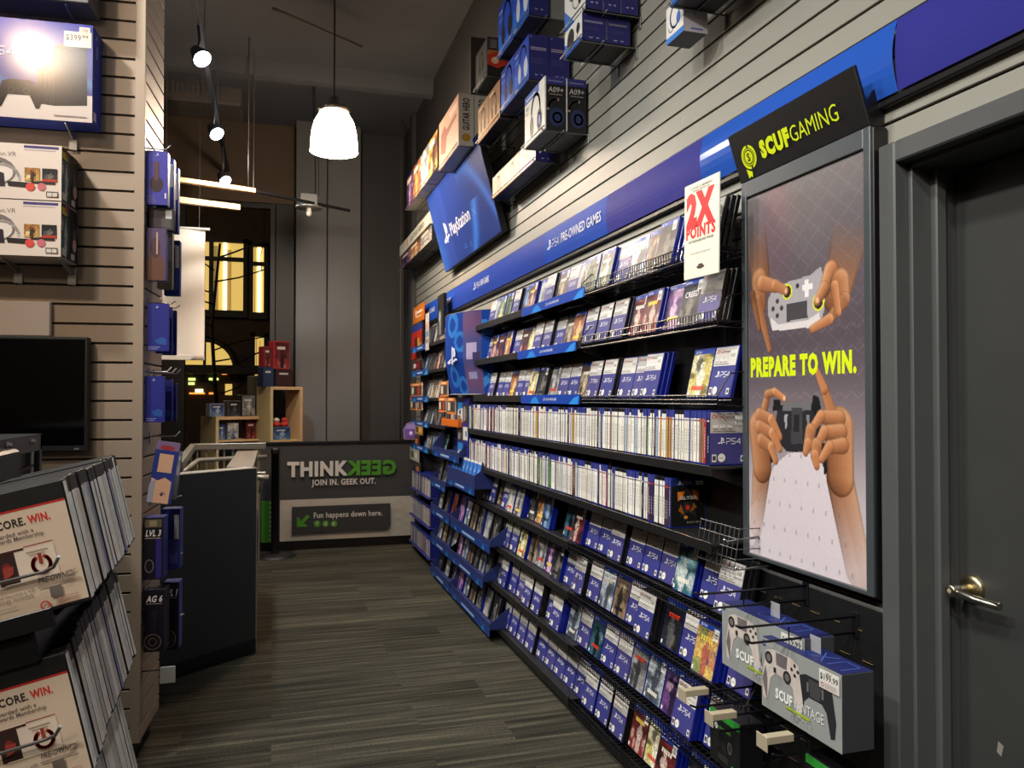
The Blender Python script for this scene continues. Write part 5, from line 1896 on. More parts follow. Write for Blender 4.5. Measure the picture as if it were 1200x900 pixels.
rf = random.Random(8)
pals = ['dark', 'dark', 'brown', 'grey', 'red', 'teal', 'blue', 'dark', 'city']
for row in (1, 2, 3, 4, 5):
    z = ROWZ[row] if row < 4 else {4: 1.225, 5: 1.0}[row]
    y0, y1 = YX(522, XFR), YX(497, XFR)
    yy = y0 + .07
    while yy < y1:
        rest_case(yy, z, None, art_=(rf.choice(pals), rf.randint(0, 400)), shc=rf.choice([(20, 20, 22), (20, 20, 22), (20, 34, 130)]))
        yy += CW + .004
    xl = 1.306
    ya, yb = YX(522, xl), YX(482, xl)
    c = (ya + yb) / 2
    nm = {1: 'top', 2: 'second', 3: 'third', 4: 'fourth', 5: 'fifth'}[row]
    t = thing('display_shelf', f'short black shelf of the far bay with blue strip, {nm} from the top', 'shelf', (xl, c, z), 'short shelves of the far bay')
    MB().box((0, ya - c, -.010), (XW - xl - .002, yb - c, -.0015), bev=.002).box((-.004, ya - c, -.022), (0, yb - c, .006), bev=.001).build('shelf_board', BLACKM, t)
    p = PR()
    L_ = YX(483, xl) - YX(503, xl)
    p.rect(0, 0, L_, .052, (28, 72, 146)).poly([(L_ * .08, 0), (L_ * .25, 0), (L_ * .2, .044)], (52, 150, 214)).poly([(L_ * .76, 0), (L_ * .95, 0), (L_ * .9, .046)], (52, 150, 214)).rect(L_ * .36, .018, L_ * .66, .034, (170, 190, 224))
    p.build('shelf_strip', GLOSS, t, frame((-.0065, YX(483, xl) - c, -.032), (0, -1, 0), Z3))
# upright divider of the bay
for px, lab in ((495, 'thin grey upright between the two columns of the far bay'), (523, 'black upright at the near side of the far bay')):
    y = YX(px, 1.36)
    tag(MB().box((1.34, y - .012, .05), (XW - .001, y + .012, 2.0), bev=.003).build('shelf_upright', BLACKM if px == 523 else mat('grey_upright', (120, 120, 118), .4, .4)), lab, 'upright')
# tall dark pack and pale card by the top shelf
q0 = YX(520, 1.34); q1 = YX(512, 1.34)
t = thing('hanging_pack', 'tall black hanging pack beside the bowed blue stand', 'pack', FR(1.34, (q0 + q1) / 2, P(516, 400, X=1.34).z))
hz = P(516, 366, X=1.34).z - P(516, 400, X=1.34).z + .05
MB().box((-.12, 0, -.03), (.12, hz + .1, 0), bev=.003).build('pack_body', BLACKP, t)
PR().rect(-.08, hz * .1, .06, hz * .9, (60, 62, 66)).ell(-.02, hz * .7, .04, .05, (150, 150, 150)).rect(-.05, hz * .2, .03, hz * .55, (110, 112, 116)).build('pack_print', GLOSS, t, Matrix.Translation((0, 0, .0005)))
yc = YX(500.5, 1.29)
t = thing('shelf_talker', 'tall pale card standing out between the columns of the far bay', 'card', FR(1.29, yc, P(502, 410, X=1.29).z))
hz = P(501, 367, X=1.29).z - P(502, 410, X=1.29).z
MB().box((-.08, 0, -.002), (.08, hz, 0), bev=.0005).build('card_body', WHITE, t)
PR().rect(-.078, 0, .078, hz, (186, 182, 174)).rect(-.07, hz * .55, .07, hz * .75, (196, 150, 140)).rect(-.07, hz * .36, .07, hz * .52, (110, 130, 160)).rect(-.07, hz * .2, .07, hz * .3, (150, 120, 110)).build('card_print', PAPER, t, Matrix.Translation((0, 0, .0005)))
# red picture board at the far top
yn, yf = YX(494.5, 1.35), YX(482, 1.35)
zb_ = P(488, 421, X=1.35).z
hz = P(488, 380, X=1.35).z - zb_
t = thing('picture_board', 'bright red picture board with dark figure at the far end of the game wall', 'poster', FR(1.35, (yn + yf) / 2, zb_))
w = yf - yn
MB().box((-w / 2, 0, -.02), (w / 2, hz, 0), bev=.002).build('board_body', BLACKP, t)
a = np.zeros((20, 14, 3)) + np.array([190, 44, 30.])
yy_, xx_ = np.mgrid[0:20, 0:14]
a[yy_ < 4] = [44, 60, 140]
a[(np.hypot((xx_ - 8) / 3.2, (yy_ - 12) / 5) < 1)] = [226, 150, 40]
a[(np.hypot((xx_ - 6) / 1.6, (yy_ - 11) / 4.5) < 1)] = [50, 26, 24]
PR().grid(a, -w / 2 + .004, .004, w / 2 - .004, hz - .004).build('board_print', GLOSS, t, Matrix.Translation((0, 0, .0005)))


def pack(name, label, cat, X, px, py0, py1, wpx, top, bodyc, group, mid=None):
    yn, yf = YX(px + wpx / 2, X), YX(px - wpx / 2, X)
    z0, z1 = P(px, py1, X=X).z, P(px, py0, X=X).z
    w, h = yf - yn, z1 - z0
    t = thing(name, label, cat, FR(X, (yn + yf) / 2, z0), group)
    MB().box((-w / 2, 0, -.012), (w / 2, h, -.0006), bev=.0015).build('pack_card', WHITE if top else BLACKP, t)
    p = PR(.0001)
    p.rect(-w / 2, 0, w / 2, h, bodyc)
    if top:
        p.rect(-w / 2, h * .78, w / 2, h, top).rect(-w / 2, 0, w / 2, h * .12, top).rect(-w * .3, h * .84, w * .3, h * .92, (250, 214, 170))
    if mid:
        for i, c in enumerate(mid):
            x0 = -w * .38 + w * .76 * i / len(mid)
            p.rect(x0, h * .2, x0 + w * .76 / len(mid) * .8, h * .7, c)
    p.build('pack_print', GLOSS, t, Matrix.Translation((0, 0, 0)))
    return t


OR = (222, 122, 40)
G1 = 'orange topped card packs of the far bay'
k = 0
for px, py0, py1, wpx, where in ((520, 447, 465, 8, 'upper one beside the bowed blue stand'), (518, 466, 483, 8, 'lower left of the pair under the bowed blue stand'), (528.5, 466, 485, 9.5, 'lower right of the pair under the bowed blue stand'),
                                 (487.5, 449, 465, 13, 'widest one in the far column'), (484, 466, 480.5, 6.5, 'left of the small pair in the far column'), (491.5, 466, 481, 5, 'right of the small pair in the far column')):
    pack('card_pack', f'orange topped card pack, {where}', 'pack', 1.30, px, py0, py1, wpx, OR, (84, 70, 58), G1, [(214, 206, 190), (60, 56, 54), (196, 60, 50)][: 2 + k % 2])
    k += 1
pack('card_pack', 'golden yellow pack beside the purple hanging tag', 'pack', 1.30, 491, 497, 509, 9, None, (190, 140, 44), 'small packs in the far column', [(90, 70, 40), (230, 190, 90)])
pack('card_pack', 'brown pack with an orange label below the golden pack', 'pack', 1.30, 487, 510, 522, 9, None, (70, 52, 40), 'small packs in the far column', [(60, 48, 40), (206, 110, 50)])
pack('card_pack', 'white and grey pack in the far column below the blue strips', 'pack', 1.30, 486, 525, 540, 11, None, (176, 170, 156), 'small packs in the far column', [(96, 90, 80), (214, 208, 196)])
pack('card_pack', 'dark pack with orange corner above the lowest spine rows', 'pack', 1.30, 488, 542, 556, 10, None, (58, 54, 56), 'small packs in the far column', [(44, 44, 50), (206, 110, 60)])
pack('card_pack', 'black pack with white lines under the red picture board', 'pack', 1.30, 488, 423, 433, 9, None, (96, 30, 32), 'small packs in the far column', [(210, 206, 200), (150, 30, 34)])
# purple round tag at the very end
q = P(481.5, 505, X=1.27)
t = thing('hanging_tag', 'round topped purple tag sticking out at the far end of game wall', 'tag', frame((1.27, q.y, P(482, 515, X=1.27).z), Vector((.75, -.66, 0)), Z3))
prf = [(-.075, 0), (.075, 0), (.085, .09), (.05, .15), (0, .165), (-.05, .15), (-.085, .09)]
MB().prism(prf, -.003, 0).build('tag_body', WHITE, t)
PR().poly([(x * .95, y * .97 + .003) for x, y in prf], (104, 80, 160)).poly([(-.06, .1), (.06, .1), (.04, .145), (-.04, .145)], (150, 130, 196)).ell(.0, .06, .018, .018, (220, 214, 230)).rect(-.06, .006, .06, .02, (96, 60, 120)).build('tag_print', GLOSS, t, Matrix.Translation((0, 0, .0005)))

# bowed blue stand
q0, q1 = YX(561, 1.30), YX(524, 1.30)
zt, zb_ = P(540, 366, X=1.24).z, P(540, 462, X=1.24).z
t = thing('bowed_stand', 'bowed blue and clear standing display with white emblem between shelf bays', 'display', (0, 0, 0))
# plan outline of the bowed sheet, near end to far end
pl_ = [(1.42, q0 - .02), (1.30, q0 + .10), (1.23, q0 + .28), (1.20, q0 + .46), (1.215, q0 + .66), (1.27, q0 + .86), (1.36, q0 + 1.0)]
cat_ = []
for i in range(len(pl_) - 1):          # smooth it
    for j in range(14):
        u = j / 14
        a, b_, c, d_ = pl_[max(i - 1, 0)], pl_[i], pl_[i + 1], pl_[min(i + 2, len(pl_) - 1)]
        cat_.append(tuple(.5 * ((2 * b_[m]) + (-a[m] + c[m]) * u + (2 * a[m] - 5 * b_[m] + 4 * c[m] - d_[m]) * u * u + (-a[m] + 3 * b_[m] - 3 * c[m] + d_[m]) * u ** 3) for m in (0, 1)))
cat_.append(pl_[-1])
n = len(cat_)
rows_ = 60
mb = PR()
for i in range(n - 1):
    for j in range(rows_):
        u = min(1, (i + .5) / (n - 1) * 1.42)   # 0 near .. the far end turns away
        v = (j + .5) / rows_
        if u < .17:
            c = np.array([26, 66, 150.]) + (np.array([30, 60, 50]) if abs(v - .75 - .3 * u) < .09 or abs(v - .3 + u) < .06 else 0)
        elif u < .41:
            c = np.array([84, 76, 124.]) + np.array([20, 0, -10]) * math.sin(v * 9)
            if .22 < u < .36 and .42 < v < .62: c = np.array([168, 160, 196.])
            if .19 < u < .27 and (.30 < v < .5): c = np.array([66, 60, 100.])
            if .24 < u < .36 and .18 < v < .26: c = np.array([140, 140, 180.])
        else:
            c = np.array([28, 62, 146.])
            for (uu, vv, r_) in ((.62, .86, .16), (.46, .64, .13), (.66, .22, .14), (.48, .10, .12)):
                dd = math.hypot((u - uu) * 1.2, v - vv)
                if r_ * .55 < dd < r_: c = np.array([44, 110, 190.])
        z0, z1 = zb_ + (zt - zb_) * j / rows_, zb_ + (zt - zb_) * (j + 1) / rows_
        taper = lambda z, x: x + .05 * (1 - min(1, (z - zb_) / .25)) * (1.42 - x) / .2 if z < zb_ + .25 else x
        a, b_ = cat_[i], cat_[i + 1]
        mb.face([(taper(z0, b_[0]), b_[1], z0), (taper(z0, a[0]), a[1], z0), (taper(z1, a[0]), a[1], z1), (taper(z1, b_[0]), b_[1], z1)], 0, tuple(c), smooth=True)
mb.build('bowed_sheet', BANN, t)
mb = MB()
for z in (zb_, zt):
    pts = [(min(x + (.002 if z == zt else .03), 1.435), y, z) for x, y in cat_]
    mb.tube(pts, .004, 5)
mb.build('sheet_edge', CLEAR, t)
MB().box((1.40, q0 - .02, zb_), (XW - .001, q0 + .98, zt), bev=.002).build('stand_back', NAVY, t)
i_ = int(n * .40)
a, b_ = Vector((*cat_[i_], 0)), Vector((*cat_[i_ - 3], 0))
ex = (b_ - a).normalized()
zz = zb_ + (zt - zb_) * .36
em = PR(); em.shapes_logo(0, 0, .13, (206, 212, 230))
em.build('white_emblem', GLOSS, t, frame(Vector((a.x, a.y, zz)) + ex.cross(Z3) * .012, ex, Z3))

# deep blue panel with information cards, between far bay and spine rows
yn, yf = YX(549, 1.30), YX(536, 1.30)
t = thing('info_panel', 'deep blue panel holding white instruction cards at far end of spine rows', 'panel', FR(1.30, yf, P(545, 552, X=1.30).z))
w = yf - yn
h = P(545, 466, X=1.30).z - P(545, 552, X=1.30).z
MB().box((0, 0, -.02), (w, h, 0), bev=.003).build('panel_board', mat('deep_blue_card', (34, 40, 120), .4), t)
for (u0, v0, u1, v1, kind) in ((.06, .66, .50, .93, 0), (.54, .66, .94, .90, 1), (.06, .40, .48, .63, 1), (.54, .42, .94, .60, 2), (.06, .06, .52, .37, 0)):
    p = PR()
    W_, H_ = w * (u1 - u0), h * (v1 - v0)
    p.rect(0, 0, W_, H_, (206, 208, 204) if kind != 1 else (60, 54, 50))
    if kind == 0:
        p.poly([(0, H_), (W_, H_), (W_, H_ * .74), (0, H_ * .62)], (40, 130, 206)).ell(W_ * .45, H_ * .52, W_ * .2, H_ * .13, (60, 64, 72)).rect(W_ * .2, H_ * .26, W_ * .8, H_ * .3, (150, 154, 160)).rect(W_ * .2, H_ * .18, W_ * .8, H_ * .21, (150, 154, 160))
    elif kind == 1:
        p.rect(W_ * .1, H_ * .1, W_ * .5, H_ * .9, (150, 140, 128)).ell(W_ * .7, H_ * .5, W_ * .16, H_ * .3, (110, 96, 86))
    else:
        p.rect(W_ * .5, H_ * .3, W_ * .8, H_ * .7, (70, 100, 140))
    p.build('info_card', GLOSS, t, Matrix.Translation((w * u0, h * v0, .001)))

# orange open tray and the blue trays
t, yn, yf = tray('small orange open tray below the orange card packs', 536.5, 517.5, P(527, 499, X=1.27).z, lip=.05, back=.10, deep=.12, strip=False, body=MATS['orange_card'])
for i in range(5):
    yy = yn + (yf - yn) * (i + .6) / 5.4
    tag(MB().box((1.285, yy - .018, 0), (1.31, yy + .018, .085), bev=.002).build('small_pack', [mat('tan_card', (150, 124, 92), .5), GREYB, CREAMB, mat('brown_card', (92, 60, 44), .5), GREYB][i], None, Matrix.Translation((0, 0, P(527, 499, X=1.27).z + .001))),
        f'small pack in the orange tray, {ordn(i + 1)} from its near side', 'pack', 'small packs in the orange tray')
t, yn, yf = tray('blue card tray with orange packs stuck to its sloping back', 538, 507, P(522, 531, X=1.25).z, X=1.25, lip=.03, back=.24, deep=.15)
for i, (f_, w_, h_) in enumerate(((.30, .10, .17), (.80, .05, .11))):
    yy = yf - (yf - yn) * (.42 + f_ * .5)
    M = FR(1.345, yy, P(522, 531, X=1.25).z + .03, math.radians(14))
    t = thing('card_pack', 'tall orange framed pack leaning in the blue tray' if i == 0 else 'narrow orange pack at the near side of the blue tray', 'pack', M, 'orange packs in the blue tray')
    MB().box((-w_ / 2, 0, -.01), (w_ / 2, h_, 0), bev=.001).build('pack_card', mat('orange_pack', (214, 112, 36), .4), t)
    PR().rect(-w_ * .36, h_ * .16, w_ * .36, h_ * .72, (150, 110, 84)).ell(0, h_ * .44, w_ * .2, h_ * .16, (200, 60, 44)).rect(-w_ * .3, h_ * .8, w_ * .3, h_ * .9, (250, 200, 150)).build('pack_print', GLOSS, t, Matrix.Translation((0, 0, .0005)))
for i in range(3):
    rest_case(YX(507, 1.33) + .02 + .14 * i, P(515, 530, X=1.33).z, None, art_=(rf.choice(['white', 'blue', 'brown']), i + 3), shc=(20, 34, 140))
# gift card tray
zc6 = P(540, 566, X=1.235).z
t, yn, yf = tray('big blue tray with two rows of blue gift cards', 556, 524, zc6, X=1.235, lip=.085, back=.20, deep=.17)
n1 = 8
for r_, (x_, z_, hh, c1_, c2_) in enumerate(((1.265, .045, .125, (52, 110, 196), (206, 208, 210)), (1.36, .10, .15, (30, 60, 140), (150, 180, 220)))):
    for i in range(n1):
        yy = yn + (yf - yn) * (i + .5) / n1
        p = PR()
        w_ = (yf - yn) / n1 - .012
        M = FR(x_, yy, zc6 + z_, math.radians(10))
        t = thing('gift_card', f'{"pale topped blue" if r_ == 0 else "dark blue"} gift card, {ordn(i + 1)} from the near side, {"front" if r_ == 0 else "back"} row of tray', 'gift card', M, 'gift cards in the blue tray')
        MB().box((-w_ / 2, 0, -.012), (w_ / 2, hh, -.0005), bev=.001).build('card_body', NAVY, t)
        p.rect(-w_ / 2, 0, w_ / 2, hh, c1_).rect(-w_ / 2, hh * .86, w_ / 2, hh, c2_).poly([(-w_ * .2, hh * .2), (w_ * .1, hh * .7), (w_ * .3, hh * .6)], (90, 150, 220)).shapes_logo(0, hh * .4, .02, (220, 224, 236))
        p.build('card_print', GLOSS, t)
# trays of the low rows
lowpals = ['dark', 'brown', 'teal', 'grey', 'white', 'red', 'dark', 'purple']
for (pn, pf, py, X, nm, n_) in ((522, 505, 566, 1.26, 'narrow blue tray beside the gift card tray, fifth level', 3),
                                (527, 505, 598, 1.25, 'blue tray of dark games under the gift cards, far half', 3), (574, 528, 618, 1.25, 'long blue tray with four dark games under the gift cards', 6),
                                (527, 505, 628, 1.25, 'blue tray with green and brown games, third level from the floor', 4), (566, 527, 650, 1.25, 'long blue tray of dark blue games, third level from the floor', 6),
                                (528, 505, 664, 1.24, 'lowest blue tray at its far end, with brown games', 3), (574, 527, 706, 1.24, 'lowest long blue tray with dark games near the carpet', 6)):
    if X == 1.24: z = .075
    elif py in (628, 650): z = .315
    elif py in (598, 618): z = .56
    else: z = P((pn + pf) / 2, py, X=X).z
    t, yn, yf = tray(nm, pn, pf, z, X=X, lip=.035, back=.15, deep=.16)
    for i in range(n_):
        yy = yn + .02 + (yf - yn - .03) * (i + .5) / n_
        rest_case(yy, z + .003, None, X=X + .05, art_=(lowpals[(i * 3 + pn + py) % 8], i + pn), shc=(16, 16, 18) if (i + pn) % 3 else (20, 34, 130))
# far spine rows
for (pn, pf, z) in ((505, 483, .60), (505, 482, .345), (505, 481.5, .085)):
    y, ye = YX(pn, 1.29), YX(pf, 1.29)
    t = thing('display_shelf', f'short dark blue shelf of spines at the far end, {"upper" if z > .5 else "middle" if z > .2 else "lowest"} one', 'shelf', (1.27, (y + ye) / 2, z), 'short spine shelves at the far end')
    MB().box((0, (y - ye) / 2, -.012), (XW - 1.27 - .014, (ye - y) / 2, -.0015), bev=.002).build('shelf_board', mat('deep_blue_card', (34, 40, 120), .4), t)
    y += .02
    while y < ye - .02:
        i = rf.choice([0, 1, 2, 3, 4, 5, 6, 8, 9, 11, 12, 14])
        spine_geo(REST, i, FR(1.287 + rf.uniform(-.002, .003), y, z, 0, -math.radians(2)))
        y += SPW + .002
o = REST.build('game_cases_far', GLOSS)
tag(o, 'packed small game cases and spines filling the far stretch of the game wall', 'game cases', None, 'stuff')
# ================================================================== left pier: boxes on its front
NF = LF.cross(Z3)                 # out of the front, towards the camera


def PF(px, py, out=0.0):
    """point on the pier front (local x to the right, y up), pushed out by `out`"""
    q = P(px, py, pt=LC + NF * out, n=NF)
    l_ = MFRONT.inverted() @ q
    return l_.x, l_.y


def on_front(x, y, z):
    return MFRONT @ Matrix.Translation((x, y, z))


# big console box
x1, y1 = PF(109, 30, .125)
_, y0 = PF(109, 144, .125)
W_, H_ = .47, y1 - y0
D_ = .12
t = thing('console_box', 'big blue and white console box with price card 399.99 on the left slatwall', 'box', on_front(x1 - W_ / 2, y0, .125))
MB().box((-W_ / 2, 0, -D_), (W_ / 2, H_, -.0008), bev=.003).build('box_body', mat('royal_blue_card', (40, 62, 160), .4), t)
nx, ny = 60, 44
yy, xx = np.mgrid[0:ny, 0:nx]
v = 1 - (yy + .5) / ny
u = (xx + .5) / nx
im = np.zeros((ny, nx, 3)) + np.array([206, 196, 190.])
top = v > .27
im[top] = (np.array([62, 62, 128.]) + (v[top] - .3)[:, None] * np.array([-26, -4, 56.]))
sw = np.exp(-((v - (.34 + .08 * np.sin(u * 9))) / .07) ** 2)[..., None] * top[..., None]
im = im * (1 - sw * .6) + np.array([90, 150, 196.]) * sw * .6
p = PR(.00015)
p.grid(im, -W_ / 2, 0, W_ / 2, H_)


def loc(px, py):
    a, b = PF(px, py, .126)
    return a - (x1 - W_ / 2), b - y0


p.poly([loc(*q) for q in ((43, 58), (64, 66), (64, 124), (43, 121))], (40, 40, 44))
p.poly([loc(*q) for q in ((48, 62), (50, 62.5), (50, 121), (48, 121))], (20, 20, 22)).poly([loc(*q) for q in ((55, 63), (57, 63.5), (57, 122), (55, 122))], (20, 20, 22))
p.poly([loc(*q) for q in ((64, 52), (102, 56), (102, 124), (64, 124))], (34, 34, 38)).poly([loc(*q) for q in ((64, 52), (82, 50), (102, 56), (82, 58))], (58, 58, 60))
cx, cy = loc(22, 108)
s_ = .115
p.poly([(cx - .5 * s_, cy + .34 * s_), (cx - .3 * s_, cy + .42 * s_), (cx + .3 * s_, cy + .42 * s_), (cx + .5 * s_, cy + .34 * s_), (cx + .66 * s_, cy - .35 * s_), (cx + .6 * s_, cy - .5 * s_), (cx + .5 * s_, cy - .5 * s_),
        (cx + .32 * s_, cy - .08 * s_), (cx - .32 * s_, cy - .08 * s_), (cx - .5 * s_, cy - .5 * s_), (cx - .6 * s_, cy - .5 * s_), (cx - .66 * s_, cy - .35 * s_)], (36, 34, 38))
for a in (-.22, .22):
    p.ell(cx + a * s_, cy + .06 * s_, .1 * s_, .1 * s_, (58, 56, 58)).ell(cx + a * s_, cy + .06 * s_, .06 * s_, .06 * s_, (28, 28, 30))
p.rect(cx - .16 * s_, cy + .2 * s_, cx + .16 * s_, cy + .38 * s_, (24, 24, 26))
ax_, ay_ = loc(-14, 62)
p.ps4(ax_, ay_, .030, (226, 220, 226), w=.09, wide=.95)
a, b = loc(75, 54); c, d_ = loc(107.5, 39)
p.rect(a, b, c, d_, (222, 212, 198))
p.text('$399', a + (c - a) * .06, b + (d_ - b) * .42, (d_ - b) * .38, (50, 44, 40), w=(c - a) * .56, bold=.03)
p.text('99', a + (c - a) * .66, b + (d_ - b) * .60, (d_ - b) * .20, (50, 44, 40), w=(c - a) * .22, bold=.03)
a, b = loc(93, 39.5); c, d_ = loc(106, 33)
p.rect(a, b, c, d_, (216, 206, 192)).text('1TB', (a + c) / 2, b + (d_ - b) * .3, (d_ - b) * .4, (70, 60, 54), anchor='c')
p.rect(W_ * .22, H_ * .045, W_ * .46, H_ * .055, (150, 140, 140))
p.build('box_front', printmat('printed_shiny_box', .16, .3), t)
p = PR(.00015)
p.rect(.002, .002, D_ - .002, H_ - .002, (48, 66, 176)).rect(D_ * .1, H_ * .04, D_ * .4, H_ * .13, (206, 210, 226))
p.shapes_logo(D_ * .4, H_ * .9, .02, (200, 206, 230)).rect(D_ * .35, H_ * .7, D_ * .5, H_ * .84, (150, 164, 220))
p.build('box_side', GLOSS, t, frame((W_ / 2 + .0006, 0, 0), (0, 0, -1), (0, 1, 0)))


def bracket(label, px, py, out, y_under):
    x, _ = PF(px, py, out)
    t = thing('shelf_bracket', label, 'bracket', on_front(x, y_under, 0), 'slatwall brackets under the boxes')
    mb = MB()
    mb.prism([(0, -.012), (out * .96, -.002), (out * .96, -.006), (.01, -.045), (0, -.045)], -.0022, .0022, frame((0, -.001, 0), (0, 0, 1), (0, 1, 0)))
    mb.box((-.008, -.085, 0), (.008, -.008, .003), bev=.001)
    mb.build('bracket_arm', STEEL, t)
    MB().box((-.0145, -.078, .02), (.0145, -.040, .0225), bev=.001).build('bracket_tag', WHITE, t)
    return t


bracket('bracket with clear tag under the big console box', 76, 150, .12, y0)
# two white headset bundles
xv, yv1 = PF(72.5, 170, .20)
_, yv0 = PF(72, 301, .20)
hv = (yv1 - yv0) / 2
for i, nm in enumerate(('upper', 'lower')):
    yb_ = yv0 + hv * (1 - i)
    Wv, Dv = .40, .095
    for k in (1, 0):
        t = thing('visor_bundle_box', f'{nm} white visor bundle box on the left slatwall, {"front" if k == 0 else "rear"} of the pair', 'box', on_front(xv - Wv / 2, yb_, .20 - k * (Dv + .003)), 'white visor bundle boxes')
        h_ = hv - .004
        MB().box((-Wv / 2, 0, -Dv), (Wv / 2, h_, -.0008), bev=.002).build('box_body', mat('pale_card', (206, 196, 188), .45), t)
        if k == 0:
            p = PR(.00015)
            p.rect(-Wv / 2, 0, Wv / 2, h_, (222, 210, 200))
            R = Wv / 2
            p.rect(R - .126, h_ * .925, R - .010, h_ * .975, (70, 62, 120)).rect(R - .126, h_ * .885, R - .02, h_ * .90, (160, 150, 160))
            p.text('PlayStation.VR', R - .150, h_ * .76, .017, (120, 108, 112), anchor='r')
            # visor: band, front, strap
            cx, cy = R - .235, h_ * .36
            p.ell(cx, cy + .025, .085, .055, (120, 112, 110)).ell(cx + .005, cy + .02, .07, .042, (226, 220, 214)).ell(cx - .01, cy + .052, .05, .016, (50, 46, 50))
            p.poly([(cx - .09, cy + .02), (cx + .01, cy + .03), (cx + .045, cy + .018), (cx + .05, cy - .03), (cx - .09, cy - .036)], (40, 38, 46)).poly([(cx - .09, cy + .02), (cx + .01, cy + .028), (cx + .01, cy + .018), (cx - .09, cy + .010)], (196, 192, 192))
            p.arc(cx + .035, cy + .0, .06, .05, .010, (200, 194, 192), 0, PI * .6, 12)
            p.poly([(cx + .055, cy - .01), (cx + .14, cy - .012), (cx + .15, cy - .032), (cx + .06, cy - .028)], (36, 34, 38)).poly([(R - .1, h_ * .34), (R - .02, h_ * .345), (R - .02, h_ * .28), (R - .1, h_ * .29)], (42, 38, 40))
            p.ell(R - .103, h_ * .225, .0155, .0155, (214, 76, 66), 16).ell(R - .065, h_ * .235, .0145, .0145, (200, 110, 120), 16)
            for q, pal in ((R - .122, 'gold'), (R - .064, 'dark')):
                p.grid(art_arr(pal, 17, 8, 9), q, h_ * .33, q + .050, h_ * .57)
            p.rect(R - .064, h_ * .33, R - .014, h_ * .38, (176, 60, 44))
            p.rect(R - .050, h_ * .055, R - .010, h_ * .155, (70, 66, 64)).rect(R - .047, h_ * .065, R - .031, h_ * .135, (210, 204, 196)).rect(R - .029, h_ * .065, R - .013, h_ * .135, (210, 204, 196))
            p.build('box_front', GLOSS, t)
        p = PR(.00015)
        p.grid(art_arr('dark' if k else 'teal', 5 + k, 8, 12), .001, .001, Dv - .001, h_ - .001)
        if k == 0:
            p.rect(.004, h_ * .80, Dv * .7, h_ * .93, (176, 186, 50)).ell(Dv * .6, h_ * .92, .016, .014, (180, 40, 40), 14).rect(.01, h_ * .05, Dv * .6, h_ * .18, (206, 206, 200))
        else:
            p.ell(Dv * .6, h_ * .34, .022, .024, (206, 170, 160), 14).rect(Dv * .15, h_ * .05, Dv * .6, h_ * .16, (200, 200, 196))
        p.build('box_side', GLOSS, t, frame((Wv / 2 + .0006, 0, 0), (0, 0, -1), (0, 1, 0)))
bracket('bracket with clear tag under the right end of the white visor boxes', 67, 310, .19, yv0)
bracket('bracket with clear tag under the white visor boxes at the picture edge', 0, 310, .19, yv0)
# something grey higher up, only its underside shows
xq, yq = PF(104, 4, .16)
t = thing('product_box', 'grey underside of a box at the very top edge above the console box', 'box', on_front(xq - .22, yq, .16))
MB().box((-.22, 0, -.155), (.22, .30, 0), bev=.003).build('box_body', GREYB, t)
PR().rect(-.21, .01, .21, .29, (120, 130, 160)).build('box_front', GLOSS, t, Matrix.Translation((0, 0, .0005)))
bracket('bracket with clear tag at the very top edge over the console box', 76, 8, .15, yq)

# blank pale card and the screen
xa, ya = PF(58.5, 353.5, .03)
_, yb_ = PF(58.5, 394, .03)
t = thing('blank_card', 'blank pale pinkish card on the left slatwall above the black screen', 'card', on_front(xa - .24, yb_, .0))
MB().box((-.24, 0, .002), (.24, ya - yb_, .03), bev=.003).build('card_board', mat('pale_card', (206, 196, 188), .45), t)
xa, ya = PF(103, 395, .06)
_, yb_ = PF(103, 529, .06)
t = thing('screen', 'switched-off black flat screen hung on the left slatwall', 'screen', on_front(xa - .40, yb_, .0))
hs = ya - yb_
MB().box((-.40, 0, .015), (.40, hs, .058), bev=.004).box((-.2, hs * .3, .001), (.2, hs * .7, .016), bev=.002).build('screen_body', mat('matt_black_plastic', (14, 14, 15), .5), t)
MB().box((-.39, .024, .056), (.39, hs - .010, .0586)).build('screen_glass', mat('black_glass', (6, 6, 7), .10), t)
PR().rect(.355, .007, .372, .014, (110, 108, 104)).build('screen_mark', PAPER, t, Matrix.Translation((0, 0, .0588)))

# metal rack end seen below the screen
XK = -.75
yfar = YX(50, XK)
zt = P(50, 508, X=XK).z
t = thing('metal_rack', 'dark grey metal rack end with bolts below the black screen', 'rack', (XK, yfar, 0))
GM = mat('grey_rack_metal', (92, 96, 98), .4, .4)
mb = MB()
mb.box((-.02, -.9, zt - .055), (0, 0, zt), bev=.002).box((-.02, -.022, .02), (0, 0, zt), bev=.002)
mb.box((-.35, -.9, zt - .004), (0, 0, zt), bev=.001)
mb.box((-.02, -.9, .02), (0, -.86, zt), bev=.002)
mb.build('rack_frame', GM, t)
MB().box((-.35, -.89, .02), (-.03, -.01, zt - .006), bev=.002).build('rack_inside', BLACKP, t)
mb = MB()
for y in (-.16, -.29, -.42):
    mb.box((-.028, y - .02, .3), (-.022, y + .02, zt - .06), bev=.001)
mb.tube([(-.018, -.9, zt - .135), (-.018, -.03, zt - .105)], .004, 6)
mb.build('rack_slats', mat('dark_grey_metal', (58, 60, 60), .45, .3), t)
for px, py in ((36.5, 517.5), (8, 522), (-8, 526)):
    q = P(px, py, X=XK)
    MB().lathe([(.0, .014), (.006, .014), (.008, .009), (.008, .004), (.012, .004), (.012, 0)], 14, frame((0, q.y - yfar, q.z), (0, 1, 0), (0, 0, 1))).build('rack_bolt', STEEL, t)
MB().box((-.06, .004, zt - .13), (-.03, .03, zt - .06), bev=.004).build('rack_clip', WHITE, t)

